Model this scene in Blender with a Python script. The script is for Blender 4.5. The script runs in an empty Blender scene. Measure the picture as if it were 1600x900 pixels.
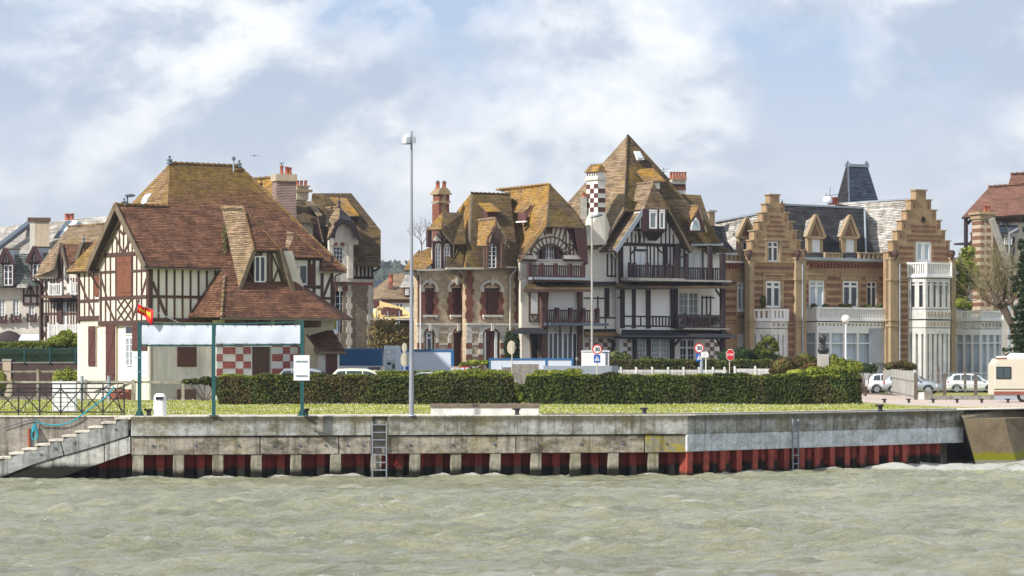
import bpy, bmesh, math, random
import numpy as np
from mathutils import Vector as V, noise as mnoise
from mathutils.geometry import tessellate_polygon
R = math.radians
rnd = random.Random(7)
S = bpy.context.scene
COL = S.collection
# ---------------------------------------------------------------- camera
F, HZ, CH = 4800.0, 578.0, 1.75          # focal length in photo pixels, horizon row, eye height above the quay
cam = bpy.data.objects.new('camera', bpy.data.cameras.new('camera')); COL.objects.link(cam)
cam.location = (0, 0, CH); cam.rotation_euler = (R(90), 0, 0)
cam.data.sensor_width = 36; cam.data.lens = 108; cam.data.shift_y = 0.08
cam.data.clip_start = 1; cam.data.clip_end = 20000
S.camera = cam
S.view_settings.view_transform = 'Standard'; S.view_settings.look = 'None'
S.view_settings.gamma = 1; S.view_settings.use_curve_mapping = False
S.view_settings.exposure = 0.72
# ---------------------------------------------------------------- sky and sun
SUN_DIR = V((-0.74, -0.60, 0.72)).normalized()      # towards the sun: left of the view, a little behind the camera
elev = math.asin(SUN_DIR.z); azim = math.atan2(SUN_DIR.x, SUN_DIR.y)
sun = bpy.data.objects.new('sun', bpy.data.lights.new('sun', 'SUN')); COL.objects.link(sun)
sun.rotation_euler = (-SUN_DIR).to_track_quat('-Z', 'Y').to_euler()
sun.data.energy = 3.5; sun.data.angle = R(1.2); sun.data.color = (1.0, 0.96, 0.90)
W = bpy.data.worlds.new('World'); S.world = W; W.use_nodes = True
def build_world():
    nt = W.node_tree; N = nt.nodes; L = nt.links
    for n in list(N): N.remove(n)
    out = N.new('ShaderNodeOutputWorld'); bg = N.new('ShaderNodeBackground')
    sky = N.new('ShaderNodeTexSky'); sky.sky_type = 'NISHITA'; sky.sun_disc = False
    sky.sun_elevation = elev; sky.sun_rotation = azim; sky.air_density = 1.1; sky.dust_density = 0.6
    tc = N.new('ShaderNodeTexCoord')
    mp = N.new('ShaderNodeMapping'); mp.inputs['Scale'].default_value = (1.0, 1.0, 1.5); mp.inputs['Location'].default_value = (3.13, 0.0, 0.86)
    L.new(tc.outputs['Generated'], mp.inputs['Vector'])
    def noise(scale, detail, rough, dist=0.0):
        n = N.new('ShaderNodeTexNoise'); n.inputs['Scale'].default_value = scale; n.inputs['Detail'].default_value = detail
        n.inputs['Roughness'].default_value = rough; n.inputs['Distortion'].default_value = dist
        L.new(mp.outputs[0], n.inputs['Vector']); return n.outputs['Fac']
    def ramp(src, stops):
        r = N.new('ShaderNodeValToRGB'); L.new(src, r.inputs[0]); cr = r.color_ramp
        while len(cr.elements) < len(stops): cr.elements.new(0.5)
        for e, (p, c) in zip(cr.elements, stops): e.position = p; e.color = c if len(c) == 4 else (*c, 1)
        return r.outputs[0]
    def mix(f, a, b, t='MIX'):
        m = N.new('ShaderNodeMix'); m.data_type = 'RGBA'; m.blend_type = t
        for s, v in ((m.inputs[0], f), (m.inputs[6], a), (m.inputs[7], b)):
            if hasattr(v, 'links') or isinstance(v, bpy.types.NodeSocket): L.new(v, s)
            else: s.default_value = v if isinstance(v, (int, float)) else (*v, 1)
        return m.outputs[2]
    big = noise(7.0, 2, 0.5, 0.2); mid = noise(11.0, 12, 0.57, 0.15); fine = noise(30.0, 8, 0.62, 0.2); lumps = noise(9.0, 7, 0.5, 0.0)
    def m(op, a, b, c=None):
        q = N.new('ShaderNodeMath'); q.operation = op
        for k, v in zip(q.inputs, (a, b, c) if c is not None else (a, b)):
            if isinstance(v, bpy.types.NodeSocket): L.new(v, k)
            else: k.default_value = v
        return q.outputs[0]
    dens = m('ADD', m('MULTIPLY', big, 0.35), m('ADD', m('MULTIPLY', mid, 0.55), m('MULTIPLY', fine, 0.10)))
    sx = N.new('ShaderNodeSeparateXYZ'); L.new(tc.outputs['Generated'], sx.inputs[0])
    cover_m = ramp(dens, [(0.42, (0,)*3), (0.455, (0.45,)*3), (0.50, (1,)*3)])
    gap = ramp(sx.outputs['Z'], [(0.0, (0.43, 0.455, 0.51)), (0.05, (0.37, 0.415, 0.50)), (0.115, (0.29, 0.37, 0.51))])
    # lit tops and grey bellies: the same cloud field looked up a little lower gives the shading
    mp2 = N.new('ShaderNodeMapping'); mp2.inputs['Location'].default_value = (0.004, 0, -0.018); L.new(mp.outputs[0], mp2.inputs['Vector'])
    n2 = N.new('ShaderNodeTexNoise'); n2.inputs['Scale'].default_value = 11.0; n2.inputs['Detail'].default_value = 8; n2.inputs['Roughness'].default_value = 0.55; n2.inputs['Distortion'].default_value = 0.15; L.new(mp2.outputs[0], n2.inputs['Vector'])
    shade = m('ADD', m('MULTIPLY', m('SUBTRACT', n2.outputs['Fac'], mid), 1.7), m('ADD', m('MULTIPLY', lumps, 0.75), m('MULTIPLY', fine, 0.3)))
    bright = ramp(shade, [(0.38, (0.31, 0.365, 0.465)), (0.48, (0.395, 0.435, 0.51)), (0.57, (0.54, 0.565, 0.605)), (0.68, (0.66, 0.665, 0.68))])
    clouds = mix(cover_m, gap, bright)
    low = ramp(sx.outputs['Z'], [(0.0, (1, 1, 1)), (0.045, (0.9,)*3), (0.095, (0.0,)*3)])
    clouds = mix(m('MULTIPLY', low, 0.6), clouds, (0.46, 0.48, 0.52))
    skys = N.new('ShaderNodeVectorMath'); skys.operation = 'SCALE'; L.new(sky.outputs[0], skys.inputs[0]); skys.inputs['Scale'].default_value = 0.11
    cover = mix(0.94, skys.outputs[0], clouds)
    L.new(cover, bg.inputs['Color']); bg.inputs['Strength'].default_value = 1.0
    L.new(bg.outputs[0], out.inputs['Surface'])
    return bg
bg_node = build_world()

# ---------------------------------------------------------------- materials
MAT = {}
class NB:
    def __init__(s, name, rough=0.8, spec=0.3):
        m = bpy.data.materials.new(name); m.use_nodes = True; s.m = m; s.nt = m.node_tree; s.N = s.nt.nodes; s.L = s.nt.links
        s.b = s.N['Principled BSDF']; s.b.inputs['Roughness'].default_value = rough; s.b.inputs['Specular IOR Level'].default_value = spec
        s._uv = None; MAT[name] = m
    def uv(s):
        if s._uv is None: s._uv = s.N.new('ShaderNodeUVMap').outputs[0]
        return s._uv
    def pos(s): return s.N.new('ShaderNodeNewGeometry').outputs['Position']
    def posz(s):
        x = s.N.new('ShaderNodeSeparateXYZ'); s.L.new(s.pos(), x.inputs[0]); return x.outputs['Z']
    def mapping(s, src, sc, loc=(0, 0, 0)):
        n = s.N.new('ShaderNodeMapping'); n.inputs['Scale'].default_value = sc; n.inputs['Location'].default_value = loc; s.L.new(src, n.inputs[0]); return n.outputs[0]
    def noise(s, src, scale, detail=4, rough=0.6, dist=0):
        n = s.N.new('ShaderNodeTexNoise'); n.inputs['Scale'].default_value = scale; n.inputs['Detail'].default_value = detail
        n.inputs['Roughness'].default_value = rough; n.inputs['Distortion'].default_value = dist
        s.L.new(src, n.inputs['Vector']); return n.outputs['Fac']
    def ramp(s, src, stops, interp='LINEAR'):
        r = s.N.new('ShaderNodeValToRGB'); s.L.new(src, r.inputs[0]); cr = r.color_ramp; cr.interpolation = interp
        while len(cr.elements) < len(stops): cr.elements.new(0.5)
        for e, (p, c) in zip(cr.elements, stops):
            e.position = p; e.color = (c, c, c, 1) if isinstance(c, (int, float)) else (*c[:3], 1)
        return r.outputs[0]
    def mix(s, f, a, b, t='MIX'):
        m = s.N.new('ShaderNodeMix'); m.data_type = 'RGBA'; m.blend_type = t
        for k, v in ((m.inputs[0], f), (m.inputs[6], a), (m.inputs[7], b)):
            if isinstance(v, bpy.types.NodeSocket): s.L.new(v, k)
            else: k.default_value = v if isinstance(v, (int, float)) else (*v[:3], 1)
        return m.outputs[2]
    def math(s, op, a, b=0.0, c=None):
        m = s.N.new('ShaderNodeMath'); m.operation = op
        for k, v in zip(m.inputs, (a, b, c) if c is not None else (a, b)):
            if isinstance(v, bpy.types.NodeSocket): s.L.new(v, k)
            else: k.default_value = v
        return m.outputs[0]
    def brick(s, src, w, h, mortar=0.01, c1=(0.5,)*3, c2=(0.2,)*3, cm=(0.1,)*3, off=0.5, bias=0.0):
        n = s.N.new('ShaderNodeTexBrick'); n.inputs['Scale'].default_value = 1; n.inputs['Brick Width'].default_value = w
        n.inputs['Row Height'].default_value = h; n.inputs['Mortar Size'].default_value = mortar; n.inputs['Mortar Smooth'].default_value = 0.2
        n.inputs['Bias'].default_value = bias; n.offset = off
        for k, c in (('Color1', c1), ('Color2', c2), ('Mortar', cm)): n.inputs[k].default_value = (*c, 1)
        s.L.new(src, n.inputs['Vector']); return n
    def bump(s, h, strength=0.5, dist=0.02):
        n = s.N.new('ShaderNodeBump'); n.inputs['Strength'].default_value = strength; n.inputs['Distance'].default_value = dist
        s.L.new(h, n.inputs['Height']); s.L.new(n.outputs[0], s.b.inputs['Normal'])
    def color(s, c):
        if isinstance(c, bpy.types.NodeSocket): s.L.new(c, s.b.inputs['Base Color'])
        else: s.b.inputs['Base Color'].default_value = (*c[:3], 1)
def hexc(h, k=1.0):     # sRGB hex to linear
    r = []
    for i in (0, 2, 4):
        c = int(h[i:i+2], 16)/255; r.append((c/12.92 if c <= 0.04045 else ((c+0.055)/1.055)**2.4)*k)
    return tuple(r)
def mul(c, k): return tuple(min(1, x*k) for x in c)
def m_tile(name, a, b, moss, lo, hi, w=0.19, h=0.135, mott=0.45, zlo=None, zhi=None):
    n = NB(name, 0.9, 0.15); uv = n.uv(); p = n.pos()
    wob = n.noise(uv, 1.7, 2)
    off = n.N.new('ShaderNodeCombineXYZ'); n.L.new(n.math('MULTIPLY_ADD', wob, 0.09, -0.045), off.inputs['Y'])
    va = n.N.new('ShaderNodeVectorMath'); va.operation = 'ADD'; n.L.new(uv, va.inputs[0]); n.L.new(off.outputs[0], va.inputs[1])
    br = n.brick(va.outputs[0], w, h, 0.0, a, b, a)
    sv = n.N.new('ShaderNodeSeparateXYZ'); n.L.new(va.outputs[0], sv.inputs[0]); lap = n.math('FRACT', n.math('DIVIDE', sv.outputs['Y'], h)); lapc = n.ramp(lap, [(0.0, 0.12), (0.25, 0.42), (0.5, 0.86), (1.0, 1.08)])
    blot = n.ramp(n.noise(p, 1.3, 6, 0.7), [(0.35, 1-mott), (0.65, 1+mott*0.5)])
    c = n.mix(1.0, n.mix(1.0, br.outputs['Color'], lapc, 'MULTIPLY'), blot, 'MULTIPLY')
    row = n.ramp(n.noise(n.mapping(va.outputs[0], (0.5, 1/h, 1)), 1.0, 2, 0.8), [(0.37, 0.42), (0.60, 1.65)])
    c = n.mix(0.6, c, n.mix(1.0, c, row, 'MULTIPLY'))
    fine = n.ramp(n.noise(uv, 9.0, 3, 0.8), [(0.3, 0.6), (0.7, 1.3)])
    c = n.mix(0.8, c, n.mix(1.0, c, fine, 'MULTIPLY'))
    mf = n.ramp(n.noise(p, 0.55, 7, 0.72), [(lo, 0.0), (hi, 1.0)])
    if zlo is not None:
        zz = n.math('ADD', n.math('MULTIPLY', n.math('SUBTRACT', n.posz(), zlo), 1.0/(zhi-zlo)), n.math('MULTIPLY', n.math('SUBTRACT', n.noise(p, 0.5, 6, 0.7), 0.5), 1.6))
        mf = n.math('MAXIMUM', mf, n.math('MULTIPLY', n.ramp(zz, [(0.3, 0), (0.9, 1)]), n.ramp(n.noise(p, 2.2, 5, 0.7), [(0.3, 0.35), (0.6, 1)])))
    mc = n.mix(n.ramp(n.noise(p, 3.1, 4), [(0.4, 0), (0.62, 1)]), moss, mul(moss, 0.45))
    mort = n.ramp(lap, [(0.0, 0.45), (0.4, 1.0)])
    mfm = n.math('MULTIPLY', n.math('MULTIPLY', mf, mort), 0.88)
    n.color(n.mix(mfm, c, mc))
    n.bump(n.math('SUBTRACT', n.noise(uv, 14, 2), n.math('MULTIPLY', lap, 1.0)), 0.8, 0.03)
def m_plain(name, c, rough=0.8, var=0.12, scale=2.0, spec=0.3, bump=0.0, metal=0.0, streak=0.0, dirt=None):
    n = NB(name, rough, spec); p = n.pos()
    col = n.mix(1.0, c, n.ramp(n.noise(p, scale, 6, 0.65), [(0.3, 1-var), (0.7, 1+var*0.6)]), 'MULTIPLY')
    if streak:
        st = n.ramp(n.noise(n.mapping(p, (5, 5, 0.35)), 1.0, 5, 0.7), [(0.42, 1.0), (0.7, 1-streak)])
        col = n.mix(1.0, col, st, 'MULTIPLY')
    if dirt: col = n.mix(n.math('MULTIPLY', n.ramp(n.noise(p, 0.9, 8, 0.75), [(0.5, 0), (0.68, 1)]), 0.8), col, dirt)
    n.color(col); n.b.inputs['Metallic'].default_value = metal
    if bump: n.bump(n.noise(p, scale*6, 3), bump, 0.02)
    return n
def m_brick(name, a, b, mortar, w=0.22, h=0.075, ms=0.012, moss=None, rough=0.9):
    n = NB(name, rough, 0.15); uv = n.uv(); br = n.brick(uv, w, h, ms, a, b, mortar)
    c = n.mix(1.0, br.outputs['Color'], n.ramp(n.noise(n.pos(), 1.5, 6, 0.7), [(0.3, 0.75), (0.7, 1.2)]), 'MULTIPLY')
    n.color(c); n.bump(n.math('SUBTRACT', n.noise(uv, 20, 2), br.outputs['Fac']), 0.6, 0.015)
def m_glass(name, c=(0.025, 0.032, 0.04), rough=0.1):
    n = NB(name, rough, 0.55); n.color(n.mix(n.ramp(n.noise(n.pos(), 0.5, 2), [(0.4, 0), (0.6, 1)]), c, mul(c, 1.35)))
def m_leaf(name, cols, rough=0.75, trans=0.25, brown=None):
    n = NB(name, rough, 0.2); g = n.N.new('ShaderNodeNewGeometry'); r = g.outputs['Random Per Island']
    c = n.ramp(r, [(i/(len(cols)-1), x) for i, x in enumerate(cols)])
    big = n.ramp(n.noise(n.pos(), 0.8, 5, 0.7), [(0.35, 0.55), (0.65, 1.3)])
    c = n.mix(1.0, c, big, 'MULTIPLY')
    if brown: c = n.mix(n.math('MULTIPLY', n.ramp(n.noise(n.mapping(n.pos(), (1, 1, .6)), 0.55, 5, 0.7), [(0.52, 0), (0.62, 1)]), 0.65), c, brown)
    n.color(c)
    tr = n.N.new('ShaderNodeBsdfTranslucent'); n.L.new(c, tr.inputs[0]); ms = n.N.new('ShaderNodeMixShader'); ms.inputs[0].default_value = trans
    n.L.new(n.b.outputs[0], ms.inputs[1]); n.L.new(tr.outputs[0], ms.inputs[2]); n.L.new(ms.outputs[0], n.N['Material Output'].inputs['Surface'])
# roofs; paler left slopes and olive right ones have sun and shade painted in
m_tile('tile_brown', (0.235, 0.115, 0.068), (0.14, 0.068, 0.043), (0.20, 0.135, 0.03), 0.60, 0.80, zlo=10.5, zhi=13.6)
m_tile('tile_mossy', (0.38, 0.24, 0.13), (0.25, 0.15, 0.08), (0.31, 0.20, 0.03), 0.42, 0.66)
m_tile('tile_gold', (0.42, 0.275, 0.14), (0.28, 0.17, 0.085), (0.50, 0.265, 0.02), 0.40, 0.64)
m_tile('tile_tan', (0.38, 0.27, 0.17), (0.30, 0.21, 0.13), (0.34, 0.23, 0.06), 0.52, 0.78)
m_tile('tile_red', (0.33, 0.165, 0.115), (0.25, 0.12, 0.085), (0.40, 0.20, 0.10), 0.6, 0.85, mott=0.2)
m_tile('tile_pale', (0.60, 0.56, 0.50), (0.47, 0.44, 0.39), (0.30, 0.22, 0.10), 0.5, 0.8, w=0.22, h=0.16)
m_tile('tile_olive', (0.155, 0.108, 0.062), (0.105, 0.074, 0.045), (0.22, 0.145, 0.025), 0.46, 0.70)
m_tile('slate', (0.075, 0.095, 0.135), (0.05, 0.065, 0.095), (0.10, 0.10, 0.07), 0.6, 0.85, w=0.2, h=0.16)
m_tile('slate_dark', (0.055, 0.055, 0.058), (0.038, 0.038, 0.042), (0.12, 0.09, 0.05), 0.55, 0.8, w=0.2, h=0.16)
m_tile('slate_green', (0.19, 0.21, 0.19), (0.13, 0.15, 0.14), (0.18, 0.17, 0.08), 0.5, 0.8, w=0.2, h=0.16)
# walls
m_plain('cream', (0.66, 0.61, 0.51), 0.9, 0.10, 0.8, streak=0.14)
m_plain('cream_light', (0.78, 0.75, 0.67), 0.9, 0.10, 0.8, streak=0.16)
m_plain('render_grey', (0.60, 0.57, 0.52), 0.9, 0.14, 0.9, streak=0.22)
m_plain('render_tan', (0.52, 0.42, 0.30), 0.9, 0.14, 0.9, streak=0.2)
m_plain('white', (0.78, 0.77, 0.74), 0.6, 0.06, 1.5)
m_plain('white_worn', (0.66, 0.645, 0.605), 0.75, 0.22, 1.2, streak=0.25)
m_plain('white_cool', (0.72, 0.74, 0.76), 0.6, 0.07, 1.5)
m_plain('banner', (0.58, 0.63, 0.70), 0.7, 0.05, 1.0)
m_plain('roller', (0.80, 0.78, 0.74), 0.6, 0.06, 1.2)
m_plain('timber', (0.085, 0.045, 0.036), 0.8, 0.3, 4)
m_plain('timber_mid', (0.13, 0.075, 0.055), 0.8, 0.3, 4)
m_plain('timber_plum', (0.045, 0.030, 0.033), 0.7, 0.25, 4)
m_plain('barge', (0.17, 0.13, 0.09), 0.85, 0.3, 4)
m_plain('shutter_brown', (0.20, 0.078, 0.045), 0.75, 0.2, 3)
m_plain('shutter_dark', (0.105, 0.042, 0.034), 0.75, 0.2, 3)
m_plain('check_brown', (0.24, 0.15, 0.11), 0.9, 0.35, 2)
m_plain('wood_red', (0.075, 0.034, 0.035), 0.7, 0.25, 3)
m_plain('soffit', (0.06, 0.045, 0.035), 0.9, 0.2, 2)
m_brick('brick_red', (0.27, 0.075, 0.045), (0.18, 0.05, 0.034), (0.22, 0.14, 0.10))
m_brick('brick_check', (0.40, 0.03, 0.03), (0.30, 0.022, 0.025), (0.50, 0.26, 0.22), 0.24, 0.09, 0.018)
m_brick('brick_chimney', (0.20, 0.075, 0.055), (0.13, 0.05, 0.042), (0.42, 0.36, 0.31), 0.26, 0.11, 0.022)
m_brick('brick_tan', (0.42, 0.285, 0.16), (0.34, 0.225, 0.125), (0.36, 0.26, 0.16), 0.22, 0.08, 0.008)
m_brick('brick_band', (0.23, 0.108, 0.07), (0.18, 0.085, 0.058), (0.30, 0.18, 0.11), 0.22, 0.08, 0.008)
m_brick('rubble', (0.60, 0.46, 0.29), (0.42, 0.31, 0.19), (0.44, 0.36, 0.26), 0.42, 0.24, 0.03)
m_brick('rubble_grey', (0.36, 0.29, 0.20), (0.24, 0.19, 0.14), (0.22, 0.18, 0.14), 0.26, 0.17, 0.03)
m_brick('old_wall', (0.10, 0.055, 0.045), (0.06, 0.04, 0.035), (0.10, 0.08, 0.07), 0.25, 0.09, 0.015)
m_plain('stone_tan', (0.39, 0.285, 0.17), 0.9, 0.15, 2, streak=0.2)
m_plain('stone_white', (0.66, 0.61, 0.52), 0.9, 0.15, 2, streak=0.2)
m_plain('stone_grey', (0.38, 0.36, 0.32), 0.9, 0.25, 1.6, bump=0.2)
m_plain('terracotta', (0.36, 0.105, 0.055), 0.8, 0.2, 5)
m_plain('zinc', (0.34, 0.38, 0.42), 0.5, 0.15, 1.5, metal=0.3)
m_plain('lead_dark', (0.10, 0.12, 0.15), 0.6, 0.15, 2)
m_plain('black_metal', (0.022, 0.022, 0.026), 0.5, 0.1, 4)
m_plain('bronze', (0.03, 0.032, 0.03), 0.4, 0.5, 3, metal=0.1)
m_plain('mast_grey', (0.27, 0.28, 0.31), 0.5, 0.1, 2)
m_plain('galvanised', (0.36, 0.40, 0.44), 0.45, 0.12, 2, metal=0.3)
m_plain('green_steel', (0.018, 0.085, 0.088), 0.45, 0.12, 3)
m_plain('yellow_paint', (0.66, 0.48, 0.20), 0.8, 0.15, 2)
m_plain('blue_paint', (0.03, 0.13, 0.29), 0.5, 0.1, 2)
m_plain('gutter', (0.62, 0.58, 0.50), 0.6, 0.1, 3)
m_plain('pole_beige', (0.55, 0.50, 0.38), 0.6, 0.1, 3)
m_glass('glass'); m_glass('glass_curtain', (0.20, 0.23, 0.24), 0.15); m_glass('glass_pale', (0.34, 0.40, 0.44), 0.15)
m_plain('sign_red', (0.55, 0.02, 0.025), 0.5, 0.03, 2); m_plain('sign_blue', (0.02, 0.10, 0.40), 0.5, 0.03, 2)
m_plain('ink', (0.015, 0.015, 0.02), 0.7, 0, 2)

# ---------------------------------------------------------------- geometry helpers
def P(px, py, Y): return V(((px-800)/F*Y, Y, CH+(HZ-py)/F*Y))
def gz(py): return F*CH/(py-HZ)                      # depth of the ground seen at row py
def plane3(a, b, c):
    n = (b-a).cross(c-a).normalized(); return (a, n)
def hit(px, py, pl):                                 # ray through a photo point onto a plane
    o = V((0, 0, CH)); d = V(((px-800)/F, 1, (HZ-py)/F)); a, n = pl
    return o+d*((a-o).dot(n)/d.dot(n))
class Face:
    """vertical wall plane: O a ground point, th its heading; n points to the viewer's side"""
    def __init__(s, px, Y, th=0.0):
        s.O = V(((px-800)/F*Y, Y)); s.d = V((math.cos(R(th)), math.sin(R(th)))); s.n = V((s.d.y, -s.d.x)); s.th = th
    def w(s, u, z, o=0.0):
        q = s.O+s.d*u+s.n*o; return V((q.x, q.y, z))
    def uz(s, px, py, o=0.0):
        k = (px-800)/F; Oo = s.O+s.n*o                # Oo+d u = (k Y, Y)
        u = (k*Oo.y-Oo.x)/(s.d.x-k*s.d.y); Y = Oo.y+s.d.y*u
        return u, CH+(HZ-py)/F*Y
    def p(s, px, py, o=0.0): return s.w(*s.uz(px, py, o), o)
    def u(s, px, o=0.0): return s.uz(px, 578, o)[0]
    def Y(s, px, o=0.0): return s.O.y+s.n.y*o+s.d.y*s.u(px, o)
    def side(s, px, th, o=0.0):
        q = s.p(px, 578, o); f = Face(0, 1, th); f.O = V((q.x, q.y)); return f
class MB:
    def __init__(s): s.v = []; s.f = []; s.m = []; s.mats = []; s.smooth = set()
    def mi(s, m):
        if m not in s.mats: s.mats.append(m)
        return s.mats.index(m)
    def poly(s, pts, m):
        b = len(s.v); s.v += [V(p) for p in pts]; s.f.append(tuple(range(b, b+len(pts)))); s.m.append(s.mi(m)); return s
    def mesh(s, vs, fs, m, smooth=False):
        b = len(s.v); s.v += [V(p) for p in vs]; k = s.mi(m)
        for f in fs:
            if smooth: s.smooth.add(len(s.f))
            s.f.append(tuple(b+i for i in f)); s.m.append(k)
        return s
    def slab(s, pts, t, m, ms=None, side=None):      # polygon given thickness t away from its normal
        pts = [V(p) for p in pts]; n = V((0, 0, 0))
        for i in range(len(pts)): n += pts[i].cross(pts[(i+1) % len(pts)])
        n.normalize()
        if side is not None:
            if n.dot(side) < 0: pts.reverse(); n = -n
        elif n.y > 0.0 or (abs(n.y) < 1e-6 and n.z < 0):
            pts.reverse(); n = -n
        k = len(pts); q = [p-n*t for p in pts]
        if k > 4 or (k == 4 and abs((pts[3]-pts[0]).dot((pts[1]-pts[0]).cross(pts[2]-pts[0]).normalized())) > 0.03):
            tr = []
            ax = n.cross(V((0, 0, 1)) if abs(n.z) < 0.95 else V((1, 0, 0))).normalized(); bx = n.cross(ax)
            for tt in tessellate_polygon([[V((p.dot(ax), p.dot(bx), 0)) for p in pts]]):
                if (pts[tt[1]]-pts[tt[0]]).cross(pts[tt[2]]-pts[tt[0]]).dot(n) < 0: tt = tt[::-1]
                tr.append(tuple(tt))
            s.mesh(pts, tr, m); s.mesh(q, [x[::-1] for x in tr], ms or m)
        else: s.poly(pts, m); s.poly(q[::-1], ms or m)
        for i in range(k):
            j = (i+1) % k; s.poly([pts[j], pts[i], q[i], q[j]], ms or m)
        return s
    def roof(s, pts, m, t=0.14, ms='barge'):
        if m.startswith('slate'): ms = 'lead_dark'
        pts = [V(p) for p in pts]; n = V((0, 0, 0))
        for i in range(len(pts)): n += pts[i].cross(pts[(i+1) % len(pts)])
        if n.z < 0: pts.reverse()
        return s.slab(pts, t, m, ms, side=V((0, 0, 1)))
    def hexa(s, a, m):                               # a = 8 corners: bottom 4 ccw, top 4 ccw
        return s.mesh(a, [(3, 2, 1, 0), (4, 5, 6, 7), (0, 1, 5, 4), (1, 2, 6, 5), (2, 3, 7, 6), (3, 0, 4, 7)], m)
    def box(s, x0, x1, y0, y1, z0, z1, m):
        return s.hexa([(x0, y0, z0), (x1, y0, z0), (x1, y1, z0), (x0, y1, z0), (x0, y0, z1), (x1, y0, z1), (x1, y1, z1), (x0, y1, z1)], m)
    def fbox(s, f, u0, u1, z0, z1, o0, o1, m):
        if u0 > u1: u0, u1 = u1, u0
        if z0 > z1: z0, z1 = z1, z0
        if o0 > o1: o0, o1 = o1, o0
        return s.hexa([f.w(u0, z0, o1), f.w(u1, z0, o1), f.w(u1, z0, o0), f.w(u0, z0, o0), f.w(u0, z1, o1), f.w(u1, z1, o1), f.w(u1, z1, o0), f.w(u0, z1, o0)], m)
    def pbox(s, f, px0, py0, px1, py1, o0, o1, m):
        ob = 0.0
        u0, u1 = f.u(px0, ob), f.u(px1, ob); c = (px0+px1)/2
        return s.fbox(f, u0, u1, f.uz(c, py0, ob)[1], f.uz(c, py1, ob)[1], o0, o1, m)
    def beam(s, f, a, b, w, o0, o1, m):              # a, b in (u, z)
        a = V(a); b = V(b); t = (b-a).normalized(); k = V((-t.y, t.x))*w/2
        c = [a-k, b-k, b+k, a+k]
        return s.hexa([f.w(q.x, q.y, o1) for q in c]+[f.w(q.x, q.y, o0) for q in c], m)
    def pbeam(s, f, a, b, w, m, o0=-0.02, o1=0.045):
        return s.beam(f, f.uz(*a), f.uz(*b), w, o0, o1, m)
    def vbeams(s, f, xs, y0, y1, w, m, o0=-0.02, o1=0.04):
        for x in xs: s.pbeam(f, (x, y0), (x, y1), w, m, o0, o1)
        return s
    def hbeams(s, f, ys, x0, x1, w, m, o0=-0.02, o1=0.05):
        for y in ys:
            z = f.uz((x0+x1)/2, y)[1]; s.beam(f, (f.u(x0), z), (f.u(x1), z), w, o0, o1, m)
        return s
    def bar(s, p0, p1, w, h, m):                     # rectangular bar between two 3-D points
        p0, p1 = V(p0), V(p1); t = (p1-p0).normalized(); up = V((0, 0, 1))
        if abs(t.z) > 0.95: up = V((0, 1, 0))
        a = t.cross(up).normalized()*w/2; c = a.cross(t).normalized()*h/2
        return s.hexa([p0-a-c, p0+a-c, p1+a-c, p1-a-c, p0-a+c, p0+a+c, p1+a+c, p1-a+c], m)
    def tube(s, p0, p1, r0, r1, m, n=8, cap=True):
        p0, p1 = V(p0), V(p1); t = (p1-p0).normalized(); up = V((0, 0, 1)) if abs(t.z) < 0.9 else V((1, 0, 0))
        a = t.cross(up).normalized(); b = a.cross(t)
        vs = []
        for p, r in ((p0, r0), (p1, r1)):
            for i in range(n):
                g = 2*math.pi*i/n; vs.append(p+(a*math.cos(g)+b*math.sin(g))*r)
        fs = [(i, (i+1) % n, n+(i+1) % n, n+i) for i in range(n)]
        s.mesh(vs, fs, m, True)
        if cap: s.mesh(vs, [tuple(range(n))[::-1], tuple(range(n, 2*n))], m)
        return s
    def path(s, pts, r, m, n=6):
        for a, b in zip(pts[:-1], pts[1:]): s.tube(a, b, r, r, m, n)
        return s
    def lathe(s, c, prof, m, n=14, smooth=True, sy=1.0):
        c = V(c); vs = []
        for r, z in prof:
            for i in range(n):
                g = 2*math.pi*i/n; vs.append(c+V((math.cos(g)*r, math.sin(g)*r*sy, z)))
        fs = []
        for k in range(len(prof)-1):
            for i in range(n):
                j = (i+1) % n; fs.append((k*n+i, k*n+j, (k+1)*n+j, (k+1)*n+i))
        s.mesh(vs, fs, m, smooth)
        s.mesh(vs[:n], [tuple(range(n))[::-1]], m); s.mesh(vs[-n:], [tuple(range(n))], m); return s
    def ball(s, c, r, m, n=12, sx=1, sy=1, sz=1):
        c = V(c); k = n//2; vs = [c-V((0, 0, r*sz))]
        for j in range(1, k):
            a = math.pi*j/k-math.pi/2
            for i in range(n):
                g = 2*math.pi*i/n; vs.append(c+V((math.cos(g)*math.cos(a)*r*sx, math.sin(g)*math.cos(a)*r*sy, math.sin(a)*r*sz)))
        vs.append(c+V((0, 0, r*sz))); fs = []
        for i in range(n): fs.append((0, 1+(i+1) % n, 1+i)); fs.append((len(vs)-1, 1+(k-2)*n+i, 1+(k-2)*n+(i+1) % n))
        for j in range(k-2):
            for i in range(n): fs.append((1+j*n+i, 1+j*n+(i+1) % n, 1+(j+1)*n+(i+1) % n, 1+(j+1)*n+i))
        return s.mesh(vs, fs, m, True)
    def wall(s, f, outer, m, holes=(), rev=0.18, thick=0.3, mr=None, o=0.0, px=True):
        """wall panel: outline and rectangular or polygonal openings, with reveals round the openings"""
        def conv(c): return [V(f.uz(a, b, 0)) if px else V((a, b)) for a, b in c]
        hs = []
        for h in holes:
            if len(h) == 4 and not isinstance(h[0], tuple):
                x0, y0, x1, y1 = h; h = [(x0, y0), (x1, y0), (x1, y1), (x0, y1)]
                q = conv(h)
                if px: zt, zb = (q[0].y+q[1].y)/2, (q[2].y+q[3].y)/2; q[0].y = q[1].y = zt; q[2].y = q[3].y = zb
                hs.append(q)
            else: hs.append(conv(h))
        out = conv(outer); loops = [out]+hs
        flat = [p for l in loops for p in l]
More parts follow.
